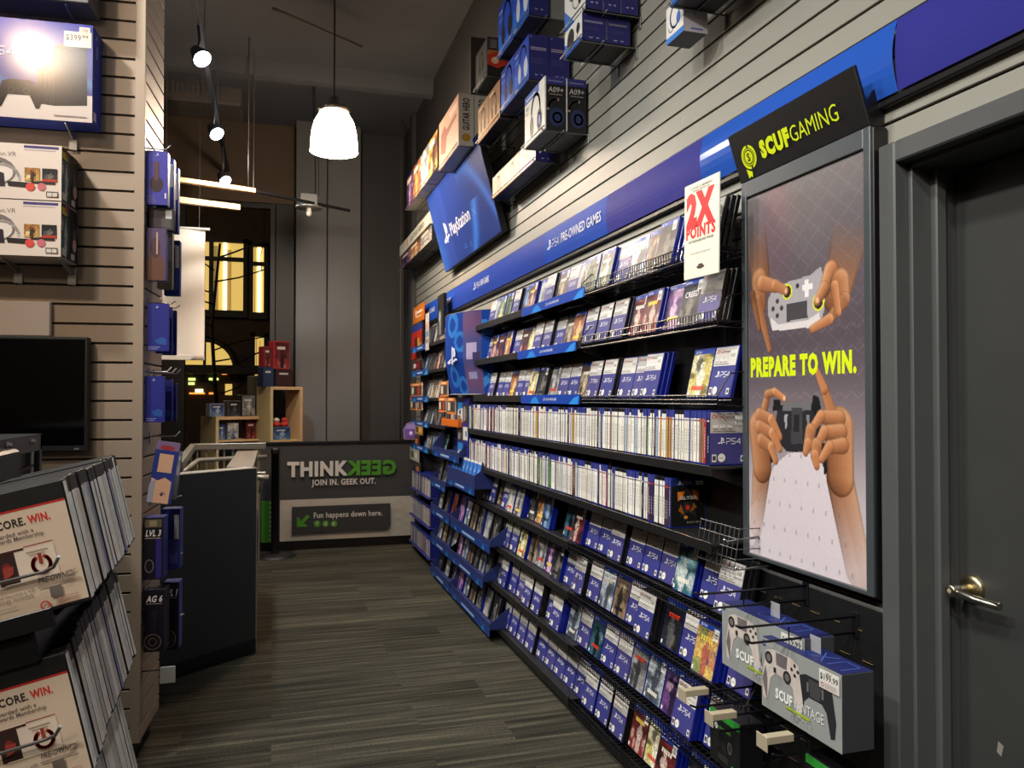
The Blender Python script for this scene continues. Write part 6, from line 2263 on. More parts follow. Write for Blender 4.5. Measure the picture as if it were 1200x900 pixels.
# ------------------------------------------------------------------ tilted pockets of cases in the left foreground
TA = math.radians(13)
YN = 1.21
ex, ey = Vector((math.cos(TA), 0, math.sin(TA))), Vector((-math.sin(TA), 0, math.cos(TA)))
near = [P(108, 705, Y=YN), P(110, 897, Y=YN)]
near.append(near[1] + (near[1] - near[0]) * 1.0)
far1 = P(158, 633, Z=near[0].z)
sdir = (far1 - near[0])
SL = sdir.length
sdir.normalize()
BW, BH, BT = .160, .171, .0198
EDGE = [((216, 216, 210), (22, 20, 20)), ((196, 196, 192), (26, 24, 24)), ((214, 212, 206), (30, 26, 24)), ((188, 186, 180), (20, 20, 20)), ((218, 216, 210), (206, 204, 196)), ((176, 172, 172), (24, 22, 22)), ((200, 190, 186), (40, 30, 28)), ((120, 122, 150), (24, 22, 24))]
EDW = ['pale grey', 'grey', 'white', 'dull grey', 'all white', 'dark grey', 'pinkish', 'bluish']
BM_ = []
for i, (c, tcol) in enumerate(EDGE):
    rg2 = random.Random(i)
    mb = MB()
    mb.box((-BW, 0, -BT), (0, BH, 0), 0, (20, 19, 19), bev=.0014)
    def q(y0, y1, z0, z1, col, dx=.0003):
        mb.face([(dx, y0, -z1), (dx, y0, -z0), (dx, y1, -z0), (dx, y1, -z1)][::-1], 0, col, out=Vector((-BW / 2, BH / 2, -BT / 2)))
    q(.004, BH * .87, .0018, BT - .0018, c)
    q(BH * .87, BH - .003, .0018, BT - .0018, tcol)
    dkc = tuple(int(v_ * .8) for v_ in c)
    q(.004, BH * .86, BT * .44, BT * .54, dkc, .0005)
    y = BH * .1
    while y < BH * .8:
        l_ = rg2.uniform(.006, .02)
        q(y, y + l_, BT * .62, BT * .74, tuple(int(v_ * rg2.uniform(.75, 1.05)) for v_ in c), .0006)
        y += l_ + rg2.uniform(.002, .014)
    BM_.append(mb.mesh('game_case', PAPER))


def pocket_cover():
    p = PR(.00015)
    W, H = BW - .004, BH - .004
    p.rect(0, 0, W, H, (26, 24, 23))
    p.rect(0, .004, W, H * .86, (206, 184, 160)).rect(0, H * .845, W, H * .862, (176, 40, 34))
    R = W
    p.text('PLAY. SCORE.', R - .052, H * .725, .0105, (52, 46, 44), w=.076, bold=.05, anchor='r')
    p.text('WIN.', R - .022, H * .725, .0105, (196, 56, 44), w=.027, bold=.06, anchor='r')
    p.text('Get Rewarded with a', R - .045, H * .655, .0055, (96, 84, 76), w=.070, anchor='r', bold=.01)
    p.text('PowerUp Rewards Membership', R - .034, H * .615, .0055, (96, 84, 76), w=.095, anchor='r', bold=.01)
    p.rect(R - .092, H * .275, R - .026, H * .555, (218, 200, 180)).rect(R - .098, H * .285, R - .074, H * .54, (52, 34, 32)).rect(R - .098, H * .53, R - .062, H * .548, (70, 36, 32)).rect(R - .062, H * .548, R - .026, H * .556, (150, 60, 50))
    p.ell(R - .086, H * .40, .006, .010, (120, 40, 36)).poly([(R - .092, H * .33), (R - .08, H * .36), (R - .078, H * .42), (R - .09, H * .43)], (150, 60, 50))
    p.arc(R - .045, H * .385, .0105, .0115, .0045, (150, 50, 40), PI * .68, PI * 2.32, 20).rect(R - .0472, H * .39, R - .0428, H * .475, (150, 50, 40))
    p.rect(R - .06, H * .495, R - .034, H * .505, (160, 140, 124)).rect(R - .057, H * .475, R - .038, H * .483, (170, 150, 130))
    p.text('Upgrade and become a VIP', R - .060, H * .185, .0048, (110, 96, 86), w=.070, anchor='r')
    p.text('best savings included', R - .064, H * .150, .0048, (110, 96, 86), w=.060, anchor='r')
    p.text('PRE-OWNED', R - .010, H * .235, .0075, (72, 62, 58), w=.044, anchor='r', bold=.03, slant=.15)
    p.rect(R - .056, H * .20, R - .012, H * .212, (150, 132, 118))
    p.rect(R - .043, H * .10, R - .028, H * .19, (110, 100, 92))
    for i in range(4):
        p.rect(R - .040 + .001 * i, H * (.03 + .018 * i), R - .010, H * (.037 + .018 * i), (176, 130, 112))
    p.arc(R - .052, H * .055, .0052, .0052, .002, (190, 70, 56), n=14)
    p.rect(R - .120, H * .10, R - .085, H * .107, (170, 150, 134))
    p.poly([(R - .028, H * .22), (R - .004, H * .30), (R - .012, H * .25)], (170, 150, 130))
    return p.mesh('case_cover', PAPER)


PCOV = pocket_cover()
rl_ = random.Random(9)
NC = 24
for r_ in range(3):
    base = near[r_]
    rn = ['upper', 'middle', 'lowest'][r_]
    grp = f'cases in the {rn} foreground pocket'
    n = NC
    off = 0 if r_ == 0 else (.0 if r_ == 1 else 0)
    for i in range(n):
        step = SL / n
        o = base + sdir * (i * step) + ex * rl_.uniform(-.002, .002) + ey * (rl_.uniform(0, .004))
        if r_ == 1 and i < 5: o = o - ey * .012 * (1 - i / 5)
        M = frame(o, ex, ey)
        k = rl_.choice([0, 0, 1, 1, 2, 2, 3, 3, 5, 5, 4, 6, 7])
        if i == 0: k = 4
        if i == 0:
            t = thing('game_case', f'front game case of the {rn} foreground pocket, cream cover with red words', 'game case', M, grp)
            a = bpy.data.objects.new('case_shell', BM_[k]); COL.objects.link(a); a.parent = t
            b_ = bpy.data.objects.new('case_cover', PCOV); COL.objects.link(b_); b_.parent = t
            b_.matrix_basis = Matrix.Translation((-BW + .002, .002, .0002))
        else:
            if r_ == 2 and i < 10: continue
            a = bpy.data.objects.new('game_case', BM_[k]); COL.objects.link(a); a.matrix_basis = M
            tag(a, f'{EDW[k]} edged game case, {ordn(i + 1)} back in the {rn} foreground pocket', 'game case', grp)
    # pocket
    t = thing('wire_pocket', f'black tilted pocket rack holding the {rn} foreground cases', 'rack', frame(base, ex, ey), 'tilted case pockets in the foreground')
    L_ = SL + .03
    mb = MB()
    mb.box((-BW - .05, -.016, -L_), (-.045, -.004, .012), bev=.002)
    mb.box((-BW - .05, -.016, .012), (-.045, .010, .016), bev=.001)
    mb.box((-BW - .05, -.06, -L_), (-.075, -.016, .006), bev=.004)
    mb.box((-BW - .012, -.016, -L_), (-BW - .006, BH * .8, .0), bev=.002)
    mb.build('pocket_tray', BLACKP, t)
    MB().tube([(-BW - .05, BH * .34, .010), (-.045, BH * .34, .012), (-.030, BH * .36, .018), (-.018, BH * .44, .030)], .0024, 7).build('pocket_wire', STEEL, t)
# the post that carries the pockets
pp = near[1] - ex * (BW + .10)
tag(MB().box((pp.x - .06, YN - .02, 0), (pp.x + .0, YN + SL + .1, 1.35), bev=.006).build('rack_post', BLACKP), 'black upright board behind the tilted foreground pockets', 'post')

# ------------------------------------------------------------------ packs on hooks on the side of the pier
BOXB = mat('blue_violet_card', (48, 56, 140), .35)


def hpack(name, label, px0, px1, py0, py1, Y, th, printer, group, body=BOXB, roll=0.0, cat='pack'):
    a, c = P(px0, py1, Y=Y), P(px1, py0, Y=Y)
    w, h = c.x - a.x, c.z - a.z
    M = frame((a.x + w / 2, Y, a.z), LF, Z3)
    if roll: M = M @ Matrix.Rotation(roll, 4, 'Z')
    t = thing(name, label, cat, M, group)
    MB().box((-w / 2, 0, -th), (w / 2, h, -.0006), bev=.003).build('pack_body', body, t)
    p = PR(.00012)
    printer(p, w, h)
    p.build('pack_print', GLOSS, t, Matrix.Translation((-w / 2, 0, 0)))
    return t


def sidehook(label, Y, z, ln_, up=.02):
    x = (MSIDE @ Vector(((Y - LC.y) / LD.y, 0, 0))).x
    t = thing('peg_hook', label, 'hook', (x, Y, z), 'peg hooks on the side of the pier')
    MB().box((0, -.012, -.03), (.004, .012, .02), bev=.001).tube([(.002, 0, 0), (ln_, 0, 0), (ln_ + .018, 0, up)], .0028, 6).build('hook_wire', STEEL, t)


def pr_head(p, w, h):
    p.rect(0, 0, w, h, (58, 58, 150))
    p.shapes_logo(w * .52, h * .91, h * .05, (206, 206, 226))
    p.rect(w * .36, h * .5, w * .60, h * .80, (66, 44, 52)).ell(w * .48, h * .38, w * .31, h * .15, (50, 34, 42), 18).rect(w * .40, h * .46, w * .56, h * .8, (84, 56, 62))
    for i in range(4):
        p.rect(w * .06, h * (.05 + .035 * i), w * (.5 - .05 * i), h * (.06 + .035 * i), (120, 112, 160))
    p.rect(w * .86, h * .12, w * .94, h * .22, (196, 196, 206))


def pr_blue(p, w, h):
    p.rect(0, 0, w, h, (40, 46, 132)).shapes_logo(w * .45, h * .90, h * .05, (206, 206, 226))
    p.poly([(w * .35, h * .22), (w * .7, h * .30), (w * .92, h * .24), (w * .88, h * .12), (w * .5, h * .14)], (44, 84, 160)).rect(w * .06, h * .07, w * .6, h * .09, (120, 130, 180)).rect(w * .06, h * .03, w * .5, h * .05, (120, 130, 180))


def pr_brown(p, w, h):
    p.rect(0, 0, w, h, (80, 66, 100)).poly([(0, 0), (w * .9, 0), (w * .95, h * .3), (w * .7, h * .52), (w * .1, h * .5), (0, h * .3)], (96, 64, 54))
    p.ell(w * .45, h * .62, w * .26, h * .2, (70, 50, 60)).rect(w * .5, h * .5, w * .58, h * .92, (180, 150, 130))


def pr_edge(c):
    def f(p, w, h):
        p.rect(0, 0, w, h, c)
        p.rect(w * .1, h * .1, w * .9, h * .5, tuple(min(255, v_ + 26) for v_ in c)).rect(w * .7, h * .5, w * .95, h * .9, (200, 200, 206))
    return f


def pr_tag(p, w, h):
    p.rect(0, 0, w, h, (40, 54, 120)).rect(0, h * .86, w, h, (120, 96, 130)).ell(w * .5, h * .90, w * .3, h * .04, (150, 50, 60))
    p.rect(w * .22, h * .50, w * .82, h * .80, (206, 162, 132))
    p.poly([(w * .04, 0), (w * .9, 0), (w * .9, h * .36), (w * .6, h * .42), (w * .3, h * .36), (w * .04, h * .40)], (206, 160, 130)).poly([(0, 0), (w * .24, 0), (w * .24, h * .38), (0, h * .30)], (150, 150, 160))
    p.stroke([(w * .5, h * .14), (w * .6, h * .18), (w * .7, h * .15)], .003, (40, 46, 80)).ell(w * .58, h * .14, .005, .005, (40, 46, 80), 8)


def pr_named(txt, kind):
    def f(p, w, h):
        p.rect(0, 0, w, h, (30, 26, 44)).rect(0, 0, w * .9, h * .98, (24, 20, 30))
        if kind == 0:
            p.rect(w * .06, h * .84, w * .9, h * .97, (96, 84, 62)).rect(w * .3, h * .86, w * .66, h * .95, (140, 126, 100))
        p.text(txt, w * .10, h * .70 if kind == 0 else h * .80, h * .10, (216, 206, 200), w=w * .74, bold=.04, slant=.18)
        p.rect(w * .08, h * .66 if kind == 0 else h * .765, w * .86, h * (.675 if kind == 0 else .775), (150, 130, 126))
        if kind == 0:
            p.arc(w * .3, h * .22, w * .2, h * .10, .004, (120, 110, 108)).rect(w * .62, h * .02, w * .9, h * .66, (48, 40, 110))
        else:
            p.arc(w * .42, h * .16, w * .38, h * .12, .004, (120, 104, 86)).arc(w * .42, h * .16, w * .18, h * .06, .004, (110, 96, 80)).rect(w * .3, h * .3, w * .6, h * .66, (34, 30, 44))
    return f


GH = 'headset packs hooked on the side of the pier'
GBk = 'blue packs hooked on the side of the pier'
hpack('headset_pack', 'blue violet headset pack with dark headset picture, topmost on the pier side', 170.5, 197, 178, 239, 3.47, .045, pr_head, GH)
hpack('headset_pack', 'blue headset pack half hidden behind the topmost front one', 184, 204, 186, 252, 3.57, .045, pr_edge((44, 60, 150)), GH)
hpack('headset_pack', 'blue headset pack third back in the topmost row', 192, 209, 196, 272, 3.68, .045, pr_edge((40, 70, 160)), GH)
hpack('clear_pack', 'empty looking clear grey pack under the topmost headset pack', 173, 203, 244, 268, 3.50, .05, pr_edge((58, 54, 56)), None, mat('smoky_shelf', (34, 34, 38), .25))
hpack('headset_pack', 'violet and brown headset pack in the second row on the pier side', 171, 195, 268, 328, 3.47, .04, pr_brown, GH)
hpack('headset_pack', 'cream edged pack behind the violet and brown headset pack', 184, 202, 272, 338, 3.57, .04, pr_edge((150, 140, 110)), GH, mat('olive_card', (120, 116, 90), .5))
hpack('headset_pack', 'navy edged pack third back in the second row', 192, 211, 282, 346, 3.68, .04, pr_edge((40, 60, 130)), GH)
for r_, (y0_, y1_, nm) in enumerate(((356, 411, 'third'), (441, 495, 'fourth'))):
    d0 = (172, 198) if r_ == 0 else (169, 193)
    hpack('accessory_pack', f'navy blue pack with white emblem, front of the {nm} row on the pier side', d0[0], d0[1], y0_, y1_, 3.47, .02, pr_blue, GBk)
    hpack('accessory_pack', f'navy blue pack second back in the {nm} row on the pier side', 182, 202, y0_ + 4, y1_ + 3 - 4 * r_, 3.56, .02, pr_blue, GBk)
    hpack('accessory_pack', f'navy blue pack third back in the {nm} row on the pier side', 189, 207, y0_ + 8, y1_ + 5 - 6 * r_, 3.66, .02, pr_blue, GBk)
hpack('tag_pack', 'blue hang tag pack with two peach patches, fifth row on pier side', 171, 200, 517, 590, 3.46, .012, pr_tag, None, mat('grey_blue_card', (96, 100, 128), .4), roll=math.radians(-9))
hpack('tag_pack', 'pale grey hang tag pack behind the one with peach patches', 186, 207, 528, 585, 3.56, .012, pr_edge((130, 132, 140)), None, mat('grey_blue_card', (96, 100, 128), .4), roll=math.radians(-7))
hpack('headset_box', 'dark headset box with white italic words LVL 3 on pier side'.replace('words LVL 3', 'lettering and small cup picture'), 167.5, 192, 606, 680, 3.46, .09, pr_named('LVL 3', 0), GH, cat='box')
hpack('headset_box', 'blue box behind the dark one with italic lettering, sixth row', 188, 211, 596, 668, 3.60, .08, pr_edge((40, 46, 110)), GH, cat='box')
hpack('headset_box', 'black headset box with round cup picture, lowest row on pier side', 168, 194, 690, 765, 3.46, .09, pr_named('AG 6', 1), GH, BLACKP, cat='box')
hpack('headset_box', 'navy box behind the black one with round cup picture, lowest row', 190, 210, 682, 762, 3.60, .08, pr_named('LVL 1', 1), GH, cat='box')
for i, (px, py, Y, e) in enumerate(((200, 176, 3.47, .02), (204, 196, 3.57, .01), (208, 214, 3.68, .01), (207, 290, 3.68, .01), (206, 356, 3.55, .012), (211, 361, 3.66, .012), (201, 436, 3.48, .02), (207, 437, 3.57, .02), (212, 438, 3.67, .02), (211, 511, 3.60, .02), (213, 582, 3.62, .004), (214, 650, 3.63, .006), (216, 721, 3.63, .006))):
    q = P(px, py, Y=Y)
    x = (MSIDE @ Vector(((Y - LC.y) / LD.y, 0, 0))).x
    sidehook(f'steel peg hook on the pier side, {ordn(i + 1)} counted from the top', Y, q.z, q.x - x - .018, e)
q = P(197, 790, Y=3.47)
x = (MSIDE @ Vector(((3.47 - LC.y) / LD.y, 0, 0))).x
t = thing('price_tag_hook', 'lowest hook on the pier side with a pale grey tag holder', 'hook', (x, 3.47, q.z + .02))
MB().tube([(0, 0, 0), (q.x - x, 0, .0)], .003, 6).box((0, -.012, -.03), (.004, .012, .02), bev=.001).build('hook_wire', WIRE, t)
MB().box((q.x - x - .03, -.006, -.055), (q.x - x + .028, 0, .012), bev=.004).build('tag_holder', mat('grey_tag', (150, 150, 146), .3), t)
# ================================================================== stair guard in the middle distance
a, c = P(205, 795, Z=0), P(299.5, 765, Z=0)
zt = 1.055
c_ = Vector((c.x, c.y, 0)); a_ = Vector((a.x, a.y, 0))
ex = (c_ - a_).normalized()
a2 = a_ - ex * .5
t = thing('stair_guard', 'charcoal half wall round the stairwell with thin silver edges', 'half wall', frame(a2, ex, Z3))
W_ = (c_ - a2).length
PANEL = mat('charcoal_panel', (44, 46, 46), .55, noise=(4, .05))
SILV = mat('silver_trim', (176, 172, 162), .35, .7)
MB().box((0, .085, -.10), (W_, zt - .006, 0), bev=.002).build('guard_panel', PANEL, t)
MB().box((0, zt - .006, -.10), (W_ + .003, zt, .003), bev=.001).box((W_ - .002, .0, -.016), (W_ + .004, zt - .006, .003), bev=.001).build('edge_trim', SILV, t)
MB().box((0, 0, -.10), (W_, .085, .004), bev=.002).build('base_strip', BLACKP, t)
# return running away from the camera, with tan cap
M = t.matrix_basis
q1 = c_ + Vector((-.02, .02, 0))
t2 = thing('stair_return_wall', 'charcoal return of the stair half wall with a tan flat cap', 'half wall', (q1.x, q1.y, 0))
MB().box((-.14, .10, 0), (-.004, 1.55, zt - .012), bev=.002).build('return_panel', PANEL, t2)
MB().box((-.15, .07, zt - .012), (0, 1.56, zt - .002), bev=.002).build('return_cap', mat('tan_cap', (104, 94, 78), .6), t2)

# railing behind
zr = 1.055
r0, r1, r2 = P(209, 541, Z=zr), P(226, 520, Z=zr), P(309, 518.8, Z=zr)
t = thing('stair_railing', 'pale grey stair railing with thin upright bars behind the half wall', 'railing', (r1.x, r1.y, 0))
o_ = Vector((r1.x, r1.y, 0))
RAIL = mat('pale_grey_rail', (158, 156, 146), .35, .5)
mb = MB()
pts = [r0 - o_, r1 - o_, r2 - o_]
def rbar(p, q, w, h_):
    d_ = (q - p).normalized(); Mx = frame(p, d_, Z3)
    mb.box((-.02, -h_, -w / 2), ((q - p).length + .02, 0, w / 2), M=Mx, bev=.004)
rbar(pts[0], pts[1], .05, .055); rbar(pts[1], pts[2], .05, .055)
mb.build('top_rail', RAIL, t)
for (p, q, n) in ((pts[0], pts[1], 3), (pts[1], pts[2], 8)):
    for i in range(n):
        s_ = p.lerp(q, (i + .5) / n)
        MB().box((s_.x - .008, s_.y - .008, .0), (s_.x + .008, s_.y + .008, zr - .05), bev=.002).build('railing_bar', RAIL, t)
zh = .93
h0, h1, h2 = P(211, 555, Z=zh), P(232, 539.5, Z=zh), P(312, 535, Z=zh)
mb = MB()
mb.tube([h0 - o_, h1 - o_, h2 - o_], .019, 10)
mb.build('hand_rail', mat('pale_round_rail', (184, 180, 166), .35, .4), t)
k1, k2 = P(303, 560, Y=6.5), P(315, 562, Y=6.5)
t = thing('stair_handrail', 'short end of a second pale handrail beside the half wall', 'handrail', (k1.x, 6.5, k1.z))
d0 = Vector((k2.x - k1.x, 0, 0))
MB().tube([Vector((-.5, .3, 0)), Vector((0, 0, 0)), d0], .022, 10).build('rail_bar', MATS['pale_round_rail'], t)
MB().box((-.05, .0, .02), (d0.x * .7, .03, .045), bev=.004).tube([(d0.x * .35, .01, -.0), (d0.x * .1, .06, -.12)], .010, 8).build('rail_bracket', MATS['pale_round_rail'], t)

# ------------------------------------------------------------------ barrier sign across the aisle end
YS = 7.9


def sg_(px, py): return P(px, py, Y=YS)


l0, l1 = sg_(303, 641), sg_(486, 632)
X0, X1 = l0.x, min(l1.x, 1.36)
ztop = sg_(400, 517).z
t = thing('barrier_sign', 'wide dark grey and white barrier sign with green and white lettering across aisle end', 'sign', (X0, YS, 0))
W_ = X1 - X0
MB().box((0, 0, 0), (W_, .05, .09), bev=.003).box((0, .0, .09), (W_, .05, ztop), bev=.003).box((-.005, -.012, ztop - .03), (W_, .06, ztop), bev=.003).build('sign_board', BLACKP, t)


def sl(px, py):
    q = sg_(px, py)
    return q.x - X0, q.z


pr = PR(.0004)
yb_ = sl(404, 630.8)[1]
ym = sl(404, 583.5)[1]
yt = sl(404, 519.5)[1]
pr.rect(.0, yb_, W_, yt, (66, 68, 70))
xa = sl(328, 600)[0]
pr.rect(xa, yb_, W_, ym, (186, 184, 176))
HEXC = (174, 172, 164)
for i in range(14):
    for j in range(5):
        cx, cy = xa + .07 + i * .105, yb_ + .04 + j * .09 + (.045 if i % 2 else 0)
        if cx < W_ - .05 and cy + .04 < ym and cy - .04 > yb_:
            pr.arc(cx, cy, .05, .05, .004, HEXC, n=6)
xg0, xg1 = sl(306.5, 600)[0], sl(319, 600)[0]
pr.rect(xa - .002, yb_, xa, yt, (40, 40, 42))
pr.rect(xg0, yb_, xg1, ym, (66, 140, 40))
n = 9
for i in range(n):
    z0, z1 = yb_ + (ym - yb_) * i / n, yb_ + (ym - yb_) * (i + 1) / n
    pr.poly([(xg1 + .002, z0), (xg1 + .002, z1), (xg1 - .028, (z0 + z1) / 2)], (190, 190, 180))
WHT = (214, 212, 206)
GRN = (78, 146, 46)
xa1, xb1 = sl(336.5, 555)[0], sl(408, 555)[0]
zb_, ztp = sl(372, 557)[1], sl(372, 541)[1]
pr.text('THINK', xa1, zb_, ztp - zb_, WHT, w=xb1 - xa1, bold=.08)
xa2, xb2 = sl(405, 555)[0], sl(464, 555)[0]
pr.text('GEEK', xa2, zb_, ztp - zb_, GRN, w=xb2 - xa2, bold=.08, flip=True)
xc0, xc1 = sl(365, 567)[0], sl(440, 567)[0]
zc0 = sl(402, 567.5)[1]
pr.text('JOIN IN. GEEK OUT.', xc0, zc0, (ztp - zb_) * .42, WHT, w=xc1 - xc0, bold=.045)
bx0, bx1 = sl(342, 600)[0], sl(457, 600)[0]
bz0, bz1 = sl(400, 622.5)[1], sl(400, 591.5)[1]
cc = .035
pr.poly([(bx0, bz0), (bx1 - cc, bz0), (bx1, bz0 + cc), (bx1, bz1), (bx0, bz1)], (58, 60, 62))
tx0, tx1 = sl(367.5, 603)[0], sl(447.5, 603)[0]
tz = sl(407, 605)[1]
pr.text('Fun happens down here.', tx0, tz, .052, WHT, w=tx1 - tx0, bold=.03)
for i, ch_ in enumerate('TGK'):
    q = sl(371.5 + 9.8 * i, 613.2)
    pr.ell(q[0], q[1], .032, .032, GRN, 20).text(ch_, q[0], q[1] - .015, .030, WHT, anchor='c', bold=.03)
ax_, az_ = sl(355.5, 609.5)
k = .060
pr.poly([(ax_ - k, az_ - k), (ax_ + k * .7, az_ - k), (ax_ + k * .35, az_ - k * .55), (ax_ - k * .1, az_ - k * .55), (ax_ + k, az_ + k * .55), (ax_ + k * .6, az_ + k * .95), (ax_ - k * .5, az_ - k * .15), (ax_ - k * .5, az_ + k * .3), (ax_ - k, az_ + k * .65)], GRN)
pr.build('sign_print', POSTER, t, frame((0, -.003, 0), (1, 0, 0), Z3))

# post with flat base in front of it
q = P(322, 652, Z=0)
t = thing('barrier_post', 'slim black barrier post on a flat round base before the sign', 'post', (q.x, q.y, 0))
MB().lathe([(0, .03), (.03, .03), (.10, .022), (.185, .012), (.19, 0)], 32).build('post_base', mat('black_rubber', (26, 26, 26), .5), t)
hp = P(322, 525, Y=q.y).z
MB().lathe([(.036, .02), (.036, hp - .05), (.040, hp - .05), (.040, hp), (0, hp)], 20).build('post_tube', mat('matt_black_plastic', (14, 14, 15), .5), t)
MB().box((-.025, -.06, hp - .05), (.03, -.03, hp - .008), bev=.003).build('belt_clip', BLACKP, t)

# ------------------------------------------------------------------ wooden cube shelves at the window
WOOD = mat('pale_birch', (206, 172, 128), .5, noise=(9, .06))
WOODS = mat('birch_veneer', (196, 178, 132), .5, noise=(9, .05))
ang = math.radians(28)
wx, wy = Vector((math.cos(ang), math.sin(ang), 0)), Vector((-math.sin(ang), math.cos(ang), 0))
YS2 = 8.42


def cube(label, pxl, pxr, pyt, depth, z0, div=False):
    a = P(pxl, pyt, Y=YS2)
    # far right end of the front, on the slanted front plane
    nrm = wx.cross(Z3)
    b_ = P(pxr, pyt, pt=a, n=nrm)
    w = (Vector((b_.x, b_.y, 0)) - Vector((a.x, a.y, 0))).length
    zt = a.z
    t = thing('cube_shelf', label, 'shelf unit', frame((a.x, a.y, z0), wx, Z3), 'pale wooden cube shelves')
    h = zt - z0
    th = .032
    MB().box((0, 0, -depth), (th, h, 0), bev=.002).build('side_board', WOODS, t)
    MB().box((w - th, 0, -depth), (w, h, 0), bev=.002).build('side_board', WOOD, t)
    MB().box((th, h - th, -depth), (w - th, h, 0), bev=.002).build('top_board', WOOD, t)
    MB().box((th, 0, -depth), (w - th, th, 0), bev=.002).build('bottom_board', WOOD, t)
    zs = P(pxl + 20, 516, Y=YS2).z - z0
    MB().box((th, zs - .02, -depth), (w - th, zs, -.004), bev=.002).build('shelf_board', WOOD, t)
    return t, a, w, zt, zs + z0


tA, aA, wA, zA, zsA = cube('low pale wooden cube shelf at the window, wider one', 253, 309, 488.5, .36, .3)
tB, aB, wB, zB, zsB = cube('tall pale wooden cube shelf at the window, right one', 317, 355, 453, .30, .3)


def on(tt, x, z, zin=-.06):
    return tt.matrix_basis @ Matrix.Translation((x, z - .3, zin))


def smallbox(name, label, M, w, h, d, col, pal=None, cat='box', group=None):
    t = thing(name, label, cat, M, group)
    MB().box((-w / 2, 0, -d), (w / 2, h, -.0006), bev=.003).build('box_body', mat('card_%d_%d_%d' % col, col, .5), t)
    p = PR(.0002)
    if pal:
        p.grid(art_arr(pal, 23, 8, 8), -w * .46, h * .04, w * .46, h * .96)
    else:
        p.rect(-w * .46, h * .04, w * .46, h * .96, tuple(min(255, v_ + 14) for v_ in col))
    p.rect(-w * .3, h * .7, w * .2, h * .8, (200, 196, 186))
    p.build('box_print', GLOSS, t)
    return t


smallbox('toy_box', 'small white and blue toy box on the low wooden shelf', on(tA, .05, zA + .001, -.08), .15, .13, .10, (150, 160, 172), 'blue')
smallbox('toy_box', 'grey boxed figure on the low wooden shelf', on(tA, .22, zA + .001, -.06), .13, .16, .12, (90, 90, 90), 'dark')
smallbox('toy_box', 'black boxed figure in the middle of the low wooden shelf', on(tA, .37, zA + .001, -.05), .15, .22, .12, (30, 30, 32), 'grey')
for i, (c, lb) in enumerate((((96, 86, 70), 'brown tall slim book standing on the low wooden shelf'), ((60, 58, 58), 'dark tall slim book standing between the two on the low shelf'), ((206, 202, 196), 'white tall slim book standing against the tall wooden shelf'))):
    smallbox('art_book', lb, on(tA, .49 + .045 * i, zA + .001, -.03), .04, .42 - .08 * i, .26, c, None, 'book', 'tall books on the low wooden shelf')
smallbox('toy_box', 'pale framed box inside the low wooden shelf', on(tA, .20, zsA + .001, -.04), .12, .17, .06, (120, 122, 120), 'white')
smallbox('toy_box', 'dark blue box at the left inside the low wooden shelf', on(tA, .09, zsA + .001, -.06), .08, .16, .08, (30, 40, 60), 'blue')
smallbox('toy_box', 'maroon box at the right inside the low wooden shelf', on(tA, .40, zsA + .001, -.05), .11, .19, .10, (74, 22, 34), 'red')
smallbox('toy_box', 'blue box with red picture at the bottom of tall wooden shelf', on(tB, .155, zsB + .001, -.05), .20, .13, .12, (80, 112, 140), 'blue')


def plush(label, M, s, body, face):
    t = thing('plush_toy', label, 'toy', M, 'red and white toys in the tall shelf')
    m = MB()
    m.lathe([(0, 0), (.6 * s, .05 * s), (.75 * s, .4 * s), (.6 * s, .8 * s), (.3 * s, .95 * s), (0, 1.0 * s)], 16, Matrix.Rotation(-PI / 2, 4, 'X') if False else frame((0, 0, 0), (1, 0, 0), (0, 0, -1)))
    m.build('toy_body', body, t)
    m = MB()
    m.lathe([(0, .85 * s), (.4 * s, .9 * s), (.6 * s, 1.2 * s), (.5 * s, 1.5 * s), (.25 * s, 1.65 * s), (0, 1.7 * s)], 16, frame((0, 0, 0), (1, 0, 0), (0, 0, -1)))
    m.build('toy_head', face, t)


RT, WT = mat('red_felt', (196, 52, 40), .8), mat('white_felt', (212, 206, 196), .8)
zz = zsB + .134
plush('red bodied toy standing left on the blue box in the tall shelf', on(tB, .12, zz, -.10), .055, RT, WT)
plush('red headed toy standing right on the blue box in the tall shelf', on(tB, .21, zz, -.10), .055, RT, RT)
plush('white toy sitting behind the red toys in the tall shelf', on(tB, .165, zz, -.17), .05, WT, WT)
smallbox('toy_box', 'dark blue box on top of the tall wooden shelf', on(tB, .02, zB + .001, -.08), .12, .20, .12, (28, 44, 72), None)
smallbox('toy_box', 'black and dark red box on top of the tall wooden shelf', on(tB, .20, zB + .001, -.08), .20, .18, .14, (40, 22, 24), None)
smallbox('game_set_box', 'bright red box with grey picture, highest on the tall shelf', on(tB, .17, zB + .184, -.08), .18, .29, .12, (176, 40, 50), 'red')
smallbox('game_set_box', 'narrow red box beside the bright red one on the tall shelf', on(tB, .02, zB + .204, -.10), .08, .21, .12, (150, 30, 40), 'red')
# ledge the shelves stand on
tag(MB().box((aA.x - .6, YS2 - .25, 0), (.22, YB - .02, .296), bev=.004).build('window_ledge', DARKW), 'low dark ledge in the shop window under the wooden shelves', 'ledge')

